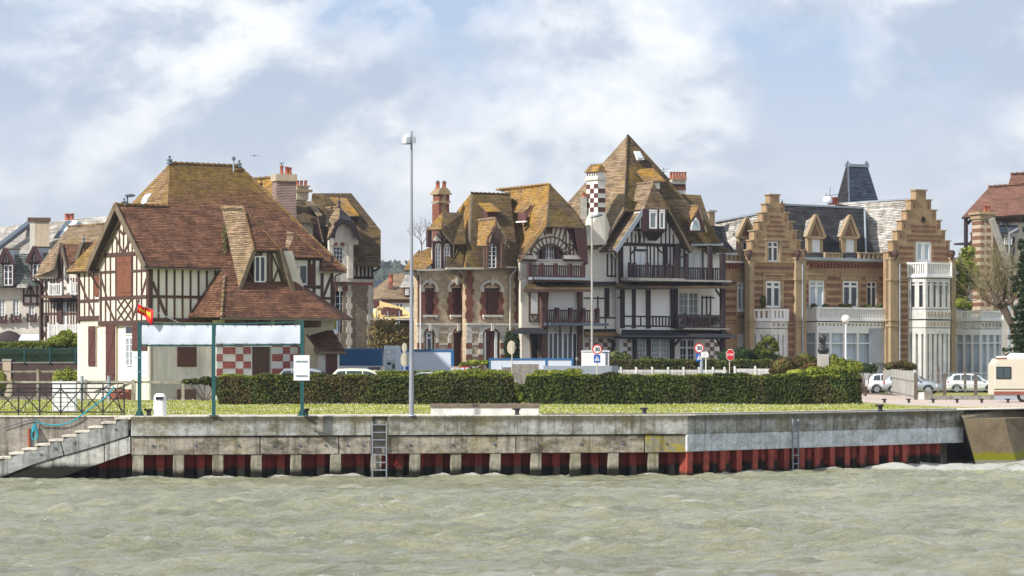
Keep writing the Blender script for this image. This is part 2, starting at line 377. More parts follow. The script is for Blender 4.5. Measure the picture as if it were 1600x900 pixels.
        tris = tessellate_polygon([[V((p.x, p.y, 0)) for p in l] for l in loops])
        vs = [f.w(p.x, p.y, o) for p in flat]
        fs = []
        for t in tris:
            a, b, c = (vs[i] for i in t); nn = (b-a).cross(c-a)
            if nn.length < 1e-9: continue
            fs.append(t if nn.xy.dot(f.n) > 0 else t[::-1])
        s.mesh(vs, fs, m)
        for h in hs:
            k = len(h)
            for i in range(k):
                a, b = h[i], h[(i+1) % k]; s.poly([f.w(a.x, a.y, o), f.w(b.x, b.y, o), f.w(b.x, b.y, o-rev), f.w(a.x, a.y, o-rev)], mr or m)
        k = len(out)
        if thick:
            for i in range(k):
                a, b = out[i], out[(i+1) % k]; s.poly([f.w(a.x, a.y, o), f.w(b.x, b.y, o), f.w(b.x, b.y, o-thick), f.w(a.x, a.y, o-thick)], m)
        return s
    def build(s, name, parent=None, label=None, cat=None, group=None, kind=None, base=None, bevel=0):
        if not s.v: return None
        me = bpy.data.meshes.new(name)
        off = V((0, 0, 0))
        if parent is not None:
            r = parent
            while r is not None: off += V(r.location); r = r.parent
        elif base is not None: off = V(base)
        A = np.array([tuple(p-off) for p in s.v], dtype=np.float64)
        me.from_pydata(A.tolist(), [], s.f)
        for m in s.mats: me.materials.append(MAT[m])
        me.polygons.foreach_set('material_index', s.m)
        if s.smooth: me.polygons.foreach_set('use_smooth', [i in s.smooth for i in range(len(s.f))])
        me.update()
        # metre-true UVs: u level along each face, v up its slope
        if len(s.f) < 60000:
            uvl = me.uv_layers.new(name='UVMap'); nl = len(me.loops)
            nrm = np.zeros(len(me.polygons)*3); me.polygons.foreach_get('normal', nrm); nrm = nrm.reshape(-1, 3)
            lt = np.zeros(len(me.polygons), dtype=int); me.polygons.foreach_get('loop_total', lt)
            vi = np.zeros(nl, dtype=int); me.loops.foreach_get('vertex_index', vi)
            n = np.repeat(nrm, lt, axis=0); t = np.stack([-n[:, 1], n[:, 0], np.zeros(nl)], 1)
            ln = np.linalg.norm(t, axis=1); flat = ln < 1e-3; t[flat] = (1, 0, 0); ln[flat] = 1; t /= ln[:, None]
            b = np.cross(n, t); p = A[vi]+np.array(off)
            uv = np.stack([(p*t).sum(1), (p*b).sum(1)], 1); uvl.data.foreach_set('uv', uv.astype(np.float32).ravel())
        ob = bpy.data.objects.new(name, me); COL.objects.link(ob)
        if parent is not None: ob.parent = parent
        else: ob.location = off
        if bevel:
            md = ob.modifiers.new('Bevel', 'BEVEL'); md.width = bevel; md.segments = 2; md.limit_method = 'ANGLE'
        return tag(ob, label, cat, group, kind)
def tag(o, label=None, cat=None, group=None, kind=None):
    for k, v in (('label', label), ('category', cat), ('group', group), ('kind', kind)):
        if v: o[k] = v
    return o
def thing(name, loc, label, cat, group=None):
    o = bpy.data.objects.new(name, None); COL.objects.link(o); o.location = V(loc); o.empty_display_size = 0.3
    return tag(o, label, cat, group)
def dup(root, loc, rz=None, label=None, group=None):
    def cp(o, par):
        c = o.copy(); COL.objects.link(c); c.parent = par
        for ch in o.children: cp(ch, c)
        return c
    r = cp(root, None); r.location = V(loc)
    if rz is not None: r.rotation_euler = (0, 0, rz)
    if label: r['label'] = label
    if group: r['group'] = group
    return r
def recess(f, px0, py0, px1, py1): return f.u(px0), f.u(px1), f.uz((px0+px1)/2, py1)[1], f.uz((px0+px1)/2, py0)[1]
def window(root, f, x0, y0, x1, y1, cols=2, rows=3, fm='white', gl='glass', o=-0.14, fw=0.07, mw=0.035, transom=None, arch=0.0, shut=None, label=None, kind='window', sill=None, closed=None, casing=0.0, cm='white'):
    """one window: frame mesh, a pane sub-part and, where the photo shows them, shutters and a sill"""
    u0, u1, z0, z1 = recess(f, x0, y0, x1, y1)
    if u0 > u1: u0, u1 = u1, u0
    b = MB(); w = u1-u0; h = z1-z0
    b.fbox(f, u0, u0+fw, z0, z1, o-0.04, o+0.05, fm); b.fbox(f, u1-fw, u1, z0, z1, o-0.04, o+0.05, fm)
    b.fbox(f, u0+fw, u1-fw, z1-fw, z1, o-0.04, o+0.048, fm); b.fbox(f, u0+fw, u1-fw, z0, z0+fw, o-0.04, o+0.048, fm)
    zt = z1
    if transom: zt = z0+h*transom; b.fbox(f, u0+fw, u1-fw, zt-fw/2, zt+fw/2, o-0.03, o+0.045, fm)
    for i in range(1, cols):
        u = u0+w*i/cols; k = fw*0.75 if (cols % 2 == 0 and i == cols//2) else mw/2
        b.fbox(f, u-k, u+k, z0+fw, z1-fw, o-0.03, o+0.040, fm)
    for i in range(1, rows):
        z = z0+(zt-z0)*i/rows; b.fbox(f, u0+fw, u1-fw, z-mw/2, z+mw/2, o-0.02, o+0.034, fm)
    if casing:
        b.fbox(f, u0-casing, u0, z0-casing, z1+casing, -0.02, 0.05, cm); b.fbox(f, u1, u1+casing, z0-casing, z1+casing, -0.02, 0.05, cm)
        b.fbox(f, u0, u1, z1, z1+casing, -0.02, 0.048, cm); b.fbox(f, u0, u1, z0-casing, z0, -0.02, 0.048, cm)
    if arch:                                          # arched head: fill the corners
        n = 8; a = arch*w
        for sgn in (-1, 1):
            uc = (u0+u1)/2; pts = [f.w(uc+sgn*w/2, z1, o+0.052), f.w(uc+sgn*w/2, z1-a, o+0.052)]
            pts += [f.w(uc+sgn*w/2*math.cos(t*math.pi/2/n), z1-a+a*math.sin(t*math.pi/2/n), o+0.052) for t in range(1, n+1)]
            b.slab(pts, 0.04, cm, side=V((f.n.x, f.n.y, 0)))
    fr = b.build(kind, root, label)
    g = MB(); g.fbox(f, u0+0.01, u1-0.01, z0+0.01, z1-0.01, o-0.06, o, gl); g.build('pane', fr)
    if sill: MB().fbox(f, u0-0.12, u1+0.12, z0-0.12, z0, -0.15, 0.12, sill).build('sill', fr)
    if shut:                                          # list of (side, material, mode)
        for sd, sm, wk in shut:
            q = MB(); ww = w*wk
            a0, a1 = (u0-ww, u0) if sd < 0 else (u1, u1+ww)
            shutter_leaf(q, f, a0, a1, z0, z1, 0.02, sm); q.build('shutter', fr)
    return fr
def shutter_leaf(q, f, a0, a1, z0, z1, o, sm, z=False, t=0.04):
    q.fbox(f, a0, a1, z0, z1, o, o+t, sm)
    for k in (0.12, 0.88): zz = z0+(z1-z0)*k; q.fbox(f, a0+0.02, a1-0.02, zz-0.05, zz+0.05, o+t-0.005, o+t+0.03, sm)
    n = max(2, round((a1-a0)/0.13))
    for i in range(1, n):
        u = a0+(a1-a0)*i/n; q.fbox(f, u-0.012, u-0.004, z0+0.01, z1-0.01, o+t-0.004, o+t+0.006, sm)
    if z: q.beam(f, (a0+0.08, z0+(z1-z0)*0.15), (a1-0.08, z0+(z1-z0)*0.85), 0.08, o+t-0.005, o+t+0.028, sm)
def shutters(root, f, x0, y0, x1, y1, m='shutter_brown', leaves=2, o=0.0, name='shutter', label=None, z=False):
    u0, u1, z0, z1 = recess(f, x0, y0, x1, y1)
    for i in range(leaves):
        q = MB(); a = u0+(u1-u0)*i/leaves; b = u0+(u1-u0)*(i+1)/leaves
        shutter_leaf(q, f, a+0.02, b-0.02, z0, z1, o, m, z); q.build(name, root, label)
def balustrade(root, f, x0, x1, ytop, ybot, m, o=0.0, step=0.14, bw=0.05, rail=0.08, posts=(), pw=0.12, name='balcony_railing', pm=None, parts=None, thick=0.06, top_over=0.0):
    b = MB(); u0, u1, z0, z1 = recess(f, x0, ytop, x1, ybot)
    b.fbox(f, u0, u1, z1-rail, z1, o-thick*0.7, o+thick*0.7, m); b.fbox(f, u0, u1, z0, z0+rail, o-thick*0.7, o+thick*0.7, m)
    n = max(2, int((u1-u0)/step))
    for i in range(n):
        u = u0+(u1-u0)*(i+0.5)/n; b.fbox(f, u-bw/2, u+bw/2, z0+rail, z1-rail, o-thick/2, o+thick/2, m)
    for x in posts:
        u = f.u(x); b.fbox(f, u-pw/2, u+pw/2, z0-0.02, z1+0.14, o-pw/2, o+pw/2, pm or m)
    return b.build(name, root)
def ridge_tiles(b, p0, p1, m, r=0.12, step=0.35):
    p0, p1 = V(p0), V(p1); L = (p1-p0).length; n = max(1, int(L/step)); t = (p1-p0)/n
    for i in range(n):
        a = p0+t*i; b.tube(a+V((0, 0, 0.05)), a+t*1.04+V((0, 0, 0.0)), r*1.05, r*0.8, m, 7)
def finial(b, p, h, m='lead_dark', r=0.07):
    b.lathe(p, [(r*1.6, -0.05), (r*1.2, h*0.12), (r*0.5, h*0.2), (r*1.5, h*0.38), (r*1.3, h*0.5), (r*0.4, h*0.58), (r*0.35, h*0.78), (r*0.9, h*0.85), (r*0.2, h)], m, 8)
def pot(b, p, h=0.5, r=0.14, m='terracotta'):
    b.lathe(p, [(r*1.1, 0), (r*1.1, h*0.1), (r*0.9, h*0.15), (r*0.8, h*0.8), (r*1.05, h*0.85), (r*1.05, h)], m, 8)
# ================================================================= setting materials
n = NB('water_mat', 0.16, 0.5); p = n.pos()
c = n.mix(n.ramp(n.noise(n.mapping(p, (0.25, 0.5, 1)), 1.0, 5, 0.65), [(0.35, 0), (0.65, 1)]), (0.25, 0.26, 0.155), (0.46, 0.445, 0.295))
xy = n.N.new('ShaderNodeSeparateXYZ'); n.L.new(p, xy.inputs[0])
foam = n.noise(n.mapping(p, (0.8, 2.4, 1)), 1.6, 10, 0.82, 0.9)
crest = n.math('MULTIPLY', n.math('ADD', xy.outputs['Z'], 2.25), 1.6)
at = n.N.new('ShaderNodeAttribute'); at.attribute_name = 'foam'
ff = n.ramp(n.math('ADD', n.math('ADD', foam, crest), n.math('MULTIPLY', at.outputs['Fac'], 0.30)), [(0.70, 0), (0.80, 1)])
sparkle = n.ramp(n.math('ADD', n.noise(n.mapping(p, (2.2, 5.0, 1)), 2.2, 6, 0.85, 0.5), n.math('MULTIPLY', crest, 0.7)), [(0.665, 0), (0.72, 1)])  # painted white specks for the sparkle of light on the crests
ff = n.math('MAXIMUM', ff, n.math('MULTIPLY', sparkle, 0.8))
n.color(n.mix(n.math('MULTIPLY', ff, 0.75), c, (0.76, 0.76, 0.70)))
n.L.new(n.ramp(ff, [(0, 0.07), (1, 0.7)]), n.b.inputs['Roughness'])
n.b.inputs['IOR'].default_value = 1.33
n.bump(n.math('ADD', n.noise(n.mapping(p, (0.8, 2.2, 1)), 3.4, 8, 0.75, 0.6), n.math('MULTIPLY', n.noise(p, 11, 4, 0.7), 0.3)), 1.0, 0.24)
def m_concrete(name, base, dark, green=0.0, lo=0.42, hi=0.62, rough=0.9, top=None, zmin=None, stain=(0.045, 0.042, 0.028), stk=0.6):
    n = NB(name, rough, 0.2); p = n.pos(); z = n.posz()
    a = n.noise(n.mapping(p, (0.5, 0.5, 0.9)), 1.6, 9, 0.75)
    c = n.mix(n.ramp(a, [(lo, 0), (hi, 1)]), base, dark)
    st = n.noise(n.mapping(p, (4.5, 4.5, 0.22)), 1.0, 6, 0.75)
    c = n.mix(n.math('MULTIPLY', n.ramp(st, [(0.50, 0), (0.64, 1)]), stk), c, stain)
    # grime hanging down from the coping
    if top is not None:
        dz = n.math('MULTIPLY', n.math('SUBTRACT', top, z), 1.8)
        g = n.math('SUBTRACT', n.math('ADD', n.noise(n.mapping(p, (2.2, 2.2, 0.5)), 1.0, 7, 0.75), 0.18), dz)
        c = n.mix(n.math('MULTIPLY', n.ramp(g, [(0.12, 0), (0.42, 1)]), 0.8), c, (0.09, 0.078, 0.045))
    c = n.mix(1.0, c, n.ramp(n.noise(p, 7, 6, 0.8), [(0.3, 0.65), (0.6, 1.1)]), 'MULTIPLY')
    if green: c = n.mix(n.math('MULTIPLY', n.ramp(n.noise(p, 0.6, 7, 0.7), [(0.52, 0), (0.66, 1)]), green), c, (0.24, 0.20, 0.03))
    if zmin is not None:       # tide line: slime below
        t = n.math('ADD', n.math('MULTIPLY', n.math('SUBTRACT', zmin, z), 2.2), n.math('MULTIPLY', n.noise(n.mapping(p, (2, 2, .6)), 1.0, 5, 0.7), 0.9))
        c = n.mix(n.ramp(t, [(0.35, 0), (0.75, 1)]), c, (0.018, 0.017, 0.012))
    n.color(c); n.bump(n.noise(p, 9, 6, 0.75), 0.6, 0.03)
m_concrete('concrete_cap', (0.46, 0.46, 0.43), (0.17, 0.155, 0.105), 0.25, top=0.0)
m_concrete('concrete_beam', (0.42, 0.37, 0.30), (0.11, 0.095, 0.065), 0.3, .44, .6)
m_concrete('concrete_lime', (0.27, 0.25, 0.18), (0.36, 0.29, 0.05), 0.1, 0.53, 0.60)
m_concrete('concrete_pale', (0.70, 0.73, 0.74), (0.34, 0.34, 0.31), 0, 0.46, 0.68, top=-0.45, stk=0.25)
m_concrete('concrete_light', (0.50, 0.50, 0.46), (0.32, 0.30, 0.25), 0.1, 0.45, 0.7, zmin=-1.75)
m_concrete('concrete_wall', (0.34, 0.31, 0.27), (0.17, 0.15, 0.12), 0.1, 0.4, 0.65)
m_concrete('old_timber', (0.40, 0.40, 0.38), (0.20, 0.20, 0.20), 0.0, 0.4, 0.65, zmin=-2.1)
m_concrete('fender', (0.40, 0.37, 0.29), (0.22, 0.20, 0.14), 0.3, 0.4, 0.65, zmin=-1.95)
m_concrete('sheet_bright', (0.40, 0.08, 0.05), (0.24, 0.045, 0.035), 0, 0.45, 0.7, zmin=-2.12, stain=(0.14, 0.03, 0.02), rough=0.65)
m_concrete('sheet_mid', (0.34, 0.055, 0.038), (0.20, 0.035, 0.028), 0, 0.45, 0.7, zmin=-1.80, stain=(0.10, 0.02, 0.015), rough=0.65)
m_concrete('sheet_red', (0.25, 0.034, 0.025), (0.13, 0.024, 0.02), 0, 0.45, 0.7, zmin=-1.86, stain=(0.09, 0.02, 0.015), rough=0.65)
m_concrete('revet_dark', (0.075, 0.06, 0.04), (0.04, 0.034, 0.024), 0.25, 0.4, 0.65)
m_concrete('revetment', (0.27, 0.215, 0.14), (0.17, 0.135, 0.09), 0.0, 0.4, 0.65)
m_concrete('coping', (0.74, 0.68, 0.57), (0.55, 0.50, 0.41), 0.0, 0.5, 0.7)
n = NB('algae_revet', 0.9, 0.2); p = n.pos(); z = n.posz()
c = n.mix(n.ramp(n.noise(p, 1.5, 8, 0.75), [(0.4, 0), (0.65, 1)]), (0.27, 0.21, 0.13), (0.17, 0.13, 0.085))
t = n.math('ADD', n.math('MULTIPLY', n.math('ADD', z, 1.9), -4.0), n.math('MULTIPLY', n.noise(p, 2.5, 6, 0.7), 2.0))
c = n.mix(n.ramp(t, [(0.5, 0), (0.8, 1)]), c, (0.26, 0.25, 0.02))
c = n.mix(n.ramp(n.math('ADD', n.math('MULTIPLY', n.math('ADD', z, 2.12), -5.0), n.noise(p, 6, 6, 0.8)), [(0.5, 0), (0.9, 1)]), c, (0.30, 0.30, 0.25))
n.color(c); n.bump(n.noise(p, 8, 6, 0.8), 0.8, 0.05)
n = NB('grass_mat', 0.95, 0.1); p = n.pos()
c = n.mix(n.ramp(n.noise(p, 0.45, 7, 0.7), [(0.35, 0), (0.65, 1)]), (0.22, 0.25, 0.035), (0.38, 0.37, 0.11))
c = n.mix(n.math('MULTIPLY', n.ramp(n.noise(p, 14, 3, 0.8), [(0.4, 0), (0.6, 1)]), 0.5), c, (0.26, 0.25, 0.09)); n.color(c)
m_plain('hill_mat', (0.10, 0.13, 0.055), 0.95, 0.35, 0.02)
m_plain('asphalt', (0.055, 0.055, 0.058), 0.9, 0.2, 2); m_plain('path_pink', (0.52, 0.42, 0.35), 0.9, 0.12, 1.5)
m_plain('earth', (0.16, 0.13, 0.09), 0.95, 0.3, 1)
m_leaf('blade', [(0.24, 0.28, 0.03), (0.38, 0.40, 0.06), (0.52, 0.50, 0.15), (0.26, 0.30, 0.04)])
m_plain('daisy', (0.75, 0.74, 0.66), 0.8, 0.0, 1)
m_leaf('leaf_hedge', [(0.02, 0.038, 0.01), (0.05, 0.07, 0.015), (0.11, 0.12, 0.022), (0.03, 0.055, 0.015), (0.12, 0.07, 0.03)], trans=.1, brown=(0.12, 0.075, 0.035))
m_leaf('leaf_hedge_green', [(0.018, 0.038, 0.01), (0.045, 0.07, 0.014), (0.10, 0.12, 0.02), (0.03, 0.055, 0.014)], trans=.1, brown=(0.10, 0.08, 0.03))
m_leaf('leaf_bright', [(0.14, 0.20, 0.02), (0.24, 0.28, 0.03), (0.32, 0.32, 0.05), (0.10, 0.16, 0.02)])
m_leaf('leaf_low', [(0.10, 0.13, 0.02), (0.18, 0.20, 0.03), (0.07, 0.10, 0.02)])
m_leaf('leaf_dark', [(0.018, 0.04, 0.014), (0.035, 0.07, 0.02), (0.06, 0.09, 0.025)])
m_leaf('leaf_rust', [(0.10, 0.045, 0.03), (0.16, 0.09, 0.03), (0.14, 0.16, 0.03), (0.07, 0.04, 0.03)])
m_leaf('leaf_olive', [(0.10, 0.13, 0.04), (0.17, 0.19, 0.06), (0.06, 0.09, 0.03)])
m_leaf('leaf_dry', [(0.30, 0.20, 0.08), (0.20, 0.12, 0.05), (0.22, 0.20, 0.06), (0.12, 0.09, 0.03)])
m_leaf('leaf_wood', [(0.035, 0.05, 0.03), (0.06, 0.075, 0.04), (0.085, 0.09, 0.06), (0.05, 0.05, 0.045)], trans=0.05)
m_plain('bark', (0.12, 0.085, 0.06), 0.95, 0.35, 5, bump=0.4); m_plain('twig', (0.30, 0.24, 0.13), 0.9, 0.3, 5)
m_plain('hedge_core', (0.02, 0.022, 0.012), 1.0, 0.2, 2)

# ================================================================= foliage helper
def leaves(centers, normals, size, mat, name='foliage', parent=None, jitter=0.7, seed=1, base=None, aspect=1.7, **tags):
    """many small separate leaf faces; centers/normals are (n,3) arrays"""
    g = np.random.default_rng(seed); C = np.asarray(centers); k = len(C)
    nrm = np.asarray(normals)+g.normal(0, jitter, (k, 3)); nrm /= np.linalg.norm(nrm, axis=1)[:, None]+1e-9
    r = g.normal(0, 1, (k, 3)); a = np.cross(nrm, r); a /= np.linalg.norm(a, axis=1)[:, None]+1e-9; b = np.cross(nrm, a)
    s = size*g.uniform(0.55, 1.35, k)[:, None]
    vs = np.stack([C-a*s*aspect/2, C+b*s/2, C+a*s*aspect/2, C-b*s/2], 1).reshape(-1, 3)
    off = np.zeros(3); q = parent
    while q is not None: off += np.array(q.location); q = q.parent
    if parent is None and base is not None: off = np.array(base)
    me = bpy.data.meshes.new(name); vs = vs-off
    me.vertices.add(k*4); me.vertices.foreach_set('co', vs.ravel().astype(np.float32))
    me.loops.add(k*4); me.loops.foreach_set('vertex_index', np.arange(k*4, dtype=np.int32))
    me.polygons.add(k); me.polygons.foreach_set('loop_start', np.arange(0, k*4, 4, dtype=np.int32)); 
    me.update(calc_edges=True); me.materials.append(MAT[mat])
    ob = bpy.data.objects.new(name, me); COL.objects.link(ob)
    if parent is not None: ob.parent = parent
    else: ob.location = off
    return tag(ob, tags.get('label'), tags.get('cat'), tags.get('group'), tags.get('kind'))
def box_points(p0, p1, w, z0, z1, dens, seed=1, wob=0.12, round_=0.0):
    """points and outward directions on the skin of a clipped hedge that runs from p0 to p1"""
    g = np.random.default_rng(seed); p0 = np.array(p0[:2]); p1 = np.array(p1[:2]); L = np.linalg.norm(p1-p0); t = (p1-p0)/L; nn = np.array([t[1], -t[0]]); h = z1-z0
    areas = np.array([L*h, L*h*0.5, L*w, w*h, w*h]); N = (areas*dens).astype(int); out = []; nor = []
    for k, cnt in enumerate(N):
        a = g.uniform(0, 1, cnt); b = g.uniform(0, 1, cnt)
        if k == 0: s, o, z, nv = a*L, np.full(cnt, w/2), z0+b*h, (nn[0], nn[1], 0.1)
        elif k == 1: s, o, z, nv = a*L, np.full(cnt, -w/2), z0+h*(0.5+b*0.5), (-nn[0], -nn[1], 0.1)
        elif k == 2: s, o, z, nv = a*L, (b-0.5)*w, np.full(cnt, z1), (0, 0, 1)
        elif k == 3: s, o, z, nv = np.zeros(cnt), (a-0.5)*w, z0+b*h, (-t[0], -t[1], 0.1)
        else: s, o, z, nv = np.full(cnt, L), (a-0.5)*w, z0+b*h, (t[0], t[1], 0.1)
        bump_ = wob*(np.sin(s*2.1+seed)+np.sin(s*4.7+1.3*seed)+np.sin(s*0.9+z*3))/2.2
        d = g.uniform(-1.6, 0.6, cnt)*wob+bump_*0.6
        P3 = np.stack([p0[0]+t[0]*s+nn[0]*o, p0[1]+t[1]*s+nn[1]*o, z], 1)+np.array(nv)*d[:, None]
        out.append(P3); nor.append(np.tile(nv, (cnt, 1)))
    return np.concatenate(out), np.concatenate(nor)
def blob_points(blobs, n, seed=1, skin=0.35):
    """points in the outer shell of several ellipsoids (cx,cy,cz,rx,ry,rz)"""
    g = np.random.default_rng(seed); vol = np.array([b[3]*b[5] for b in blobs]); cnt = (n*vol/vol.sum()).astype(int); P3 = []; N3 = []
    for b, k in zip(blobs, cnt):
        d = g.normal(0, 1, (k, 3)); d /= np.linalg.norm(d, axis=1)[:, None]; r = 1-skin*g.uniform(0, 1, k)**1.5+g.normal(0, 0.05, k)
        P3.append(np.array(b[:3])+d*r[:, None]*np.array(b[3:])); N3.append(d)
    return np.concatenate(P3), np.concatenate(N3)
def hedge(name, px0, px1, Y0, Y1, w, z0, z1, mat, label, top=None, dens=420, size=0.075, seed=3, group=None, topn=0, wob=0.17, cat='hedge'):
    p0 = P(px0, 578, Y0); p1 = P(px1, 578, Y1); mid = (p0+p1)/2
    r = thing(name, (mid.x, mid.y, 0), label, cat, group)
    pts, nr = box_points(p0, p1, w, z0, z1, dens, seed, wob)
    leaves(pts, nr, size, mat, 'foliage', r, seed=seed)
    if top:
        g = np.random.default_rng(seed+9); k = topn or int((p1-p0).length*w*500); t = (p1-p0).normalized()
        s = g.uniform(0, (p1-p0).length, k); o = g.uniform(-w/2, w/2, k); zz = z1+g.uniform(-0.06, 0.09, k)+0.04*np.sin(s*3)
        C = np.stack([p0.x+t.x*s+t.y*o, p0.y+t.y*s-t.x*o, zz], 1); leaves(C, np.tile((0, 0, 1), (k, 1)), size, top, 'sunlit_top', r, 1.2, seed+5)  # brighter leaves along the top: sunlight put into the leaf colour
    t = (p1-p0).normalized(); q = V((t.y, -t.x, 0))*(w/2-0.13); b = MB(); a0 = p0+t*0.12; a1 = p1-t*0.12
    c = [a0+q, a1+q, a1-q, a0-q]; b.hexa([V((x.x, x.y, z0)) for x in c]+[V((x.x, x.y, z1-0.1)) for x in c], 'hedge_core'); b.build('dark_core', r)  # solid near-black box: the dark between the leaves put in as colour
    return r

# ================================================================= water
def build_water():
    g = np.random.default_rng(5)
    xs = np.concatenate([np.arange(-220, -34, 6.0), np.arange(-34, 34, 0.14), np.arange(34, 240, 6.0)])
    ys = np.concatenate([np.arange(-60, 52, 4.0), np.arange(52, 62, 0.5), np.arange(62, 150, 0.17)])
    X, Yg = np.meshgrid(xs, ys); Z = np.zeros_like(X)
    for i in range(56):                                # short steep chop, mixed headings
        lam = 0.36*1.045**i if i < 40 else g.uniform(0.8, 3.4); a = 0.0185*lam**0.8
        th = g.normal(1.25, 0.55); k = 2*math.pi/lam
        ph = k*(X*math.cos(th)+Yg*math.sin(th))+g.uniform(0, 6.28)+1.3*np.sin(X*0.21+i)+1.1*np.sin(Yg*0.17+i*1.7)
        Z += 1.0*(a*(1-2*np.abs(np.sin(ph/2))**1.0)*0.9 if i % 2 else a*np.sin(ph))
    Z *= 0.62+0.38*np.sin(X*0.13+np.sin(Yg*0.11)*2)*np.sin(Yg*0.19)
    Z = np.where((np.abs(X) > 33) | (Yg < 56), 0, Z)
    ny, nx = X.shape; idx = np.arange(nx*ny).reshape(ny, nx)
    quads = np.stack([idx[:-1, :-1], idx[:-1, 1:], idx[1:, 1:], idx[1:, :-1]], -1).reshape(-1, 4)
    me = bpy.data.meshes.new('river_water'); me.vertices.add(nx*ny)
    me.vertices.foreach_set('co', np.stack([X, Yg, Z-2.25], -1).reshape(-1).astype(np.float32))
    me.loops.add(len(quads)*4); me.loops.foreach_set('vertex_index', quads.ravel().astype(np.int32))
    me.polygons.add(len(quads)); me.polygons.foreach_set('loop_start', np.arange(0, len(quads)*4, 4, dtype=np.int32))
    me.polygons.foreach_set('use_smooth', np.ones(len(quads), dtype=bool)); me.update(calc_edges=True)
    # foam gathers along the foot of the quay and in the corner by the slope
    qy = np.where(X < 6.8, 114.3+(X+14.2)*0.186, 118.2+(X-6.8)*1.165); d = qy-Yg
    fo = np.exp(-np.maximum(d, 0)/1.1)*0.85
    fo += 1.5*np.exp(-(((X-18.0)/3.6)**2+((Yg-129.0)/6.0)**2))
    fo += 0.30*np.clip((X-4)/14, 0, 1)*np.clip((Yg-85)/30, 0, 1)
    at = me.attributes.new('foam', 'FLOAT', 'POINT'); at.data.foreach_set('value', fo.ravel().astype(np.float32))
    me.materials.append(MAT['water_mat']); o = bpy.data.objects.new('river_water', me); COL.objects.link(o); tag(o, kind='structure')
build_water()

# ================================================================= quay, one thing
def between(pa, Ya, pb, Yb):
    a = P(pa, 578, Ya); b = P(pb, 578, Yb); f = Face(pa, Ya, math.degrees(math.atan2(b.y-a.y, b.x-a.x))); return f, (b.xy-a.xy).length
YA, YB, YD = 114.3, 118.2, 133.2
Q1, L1 = between(205, YA, 1075, YB); Q2, L2 = between(1075, YB, 1506, YD)
quay = thing('quay_wall', P(700, 578, 117).xy.to_3d()+V((0, 0, -2.25)), 'long concrete quay wall with red sheet piles above the river', 'quay wall')
b = MB()
b.fbox(Q1, 0, Q1.u(582), -0.72, -0.0, -0.9, 0.0, 'concrete_cap'); b.fbox(Q1, Q1.u(606), L1, -0.72, 0.0, -0.9, 0.0, 'concrete_cap')
b.fbox(Q1, Q1.u(582), Q1.u(606), -0.3, -0.03, -0.9, -0.12, 'concrete_cap')
b.fbox(Q2, 0, L2, -0.72, 0.0, -0.9, 0.0, 'concrete_cap'); b.build('capping_beam', quay, bevel=0.02)
b = MB()
for px in (582, 606): pass
b.fbox(Q1, Q1.u(581), Q1.u(607), -1.42, -0.3, -0.95, -0.32, 'concrete_wall'); b.build('ladder_recess', quay)
edges = [205, 407, 530, 581]
def beam_seg(x0, x1, m, nb):
    b = MB(); u0, u1 = Q1.u(x0)+0.02, Q1.u(x1)-0.02; b.fbox(Q1, u0, u1, -1.42, -0.76, -0.85, -0.07, m)
    for i in range(nb):
        u = u0+(u1-u0)*(i+0.5)/nb; c0 = Q1.w(u, -1.08, -0.07); c1 = Q1.w(u, -1.08, -0.03); b.tube(c0, c1, 0.055, 0.045, 'lead_dark', 8)
    b.build('fender_beam', quay, bevel=0.02)
for x0, x1, m, nb in ((205, 407, 'concrete_beam', 3), (407, 530, 'concrete_beam', 3), (530, 581, 'concrete_beam', 2), (607, 807, 'concrete_beam', 3), (807, 1008, 'concrete_beam', 3), (1008, 1076, 'concrete_lime', 1)): beam_seg(x0, x1, m, nb)
b = MB(); b.fbox(Q2, -0.02, L2, -1.40, -0.72, -0.85, -0.015, 'concrete_pale'); b.build('pale_beam', quay, bevel=0.02)
def sheet(f, u0, u1, o, pitch, deep, name, top=-1.0, m='sheet_red'):
    b = MB(); u = u0; pr = []
    while u < u1:
        pr += [(u, o-deep), (u+pitch*0.28, o-deep), (u+pitch*0.42, o), (u+pitch*0.78, o), (u+pitch*0.92, o-deep)]; u += pitch
    for (a, oa), (c, oc) in zip(pr[:-1], pr[1:]): b.poly([f.w(a, -3.2, oa), f.w(c, -3.2, oc), f.w(c, top, oc), f.w(a, top, oa)], m)
    b.build(name, quay)
sheet(Q1, -0.1, L1-0.3, -0.40, 0.755, 0.28, 'sheet_piling'); sheet(Q2, -0.05, L2-1.6, -0.20, 0.80, 0.36, 'sheet_piling', -1.0, 'sheet_mid')
Q0 = Face(205, YA, 0); sheet(Q0, -1.6, -0.1, -0.55, 0.755, 0.28, 'sheet_piling', -1.4); sheet(Q0, -4.6, -1.6, -0.55, 0.755, 0.28, 'sheet_piling', -1.9)
b = MB(); b.fbox(Q1, 0.02, L1, -3.2, -0.02, -1.3, -0.86, 'concrete_wall'); b.fbox(Q2, 0.02, L2, -3.2, -0.02, -1.3, -0.86, 'concrete_wall'); b.build('backing_wall', quay)
i = 0
for px in range(217, 1040, 62):
    i += 1; u = Q1.u(px+rnd.uniform(-2, 2)); MB().fbox(Q1, u-0.20, u+0.20, -3.0, -1.42, -0.36, -0.09-rnd.uniform(0, .03), 'fender').build('fender_pile', quay, bevel=0.015)
for px in [1080+26.2*k*(1-0.012*k/2) for k in range(15)]:
    if px > 1444: break
    u = Q2.u(px, 0); b = MB(); b.fbox(Q2, u-0.10, u+0.10, -3.0, -1.40, -0.5, -0.09, 'sheet_bright'); b.fbox(Q2, u-0.17, u+0.17, -3.0, -1.40, -0.12, -0.06, 'sheet_bright'); b.build('pile_flange', quay)
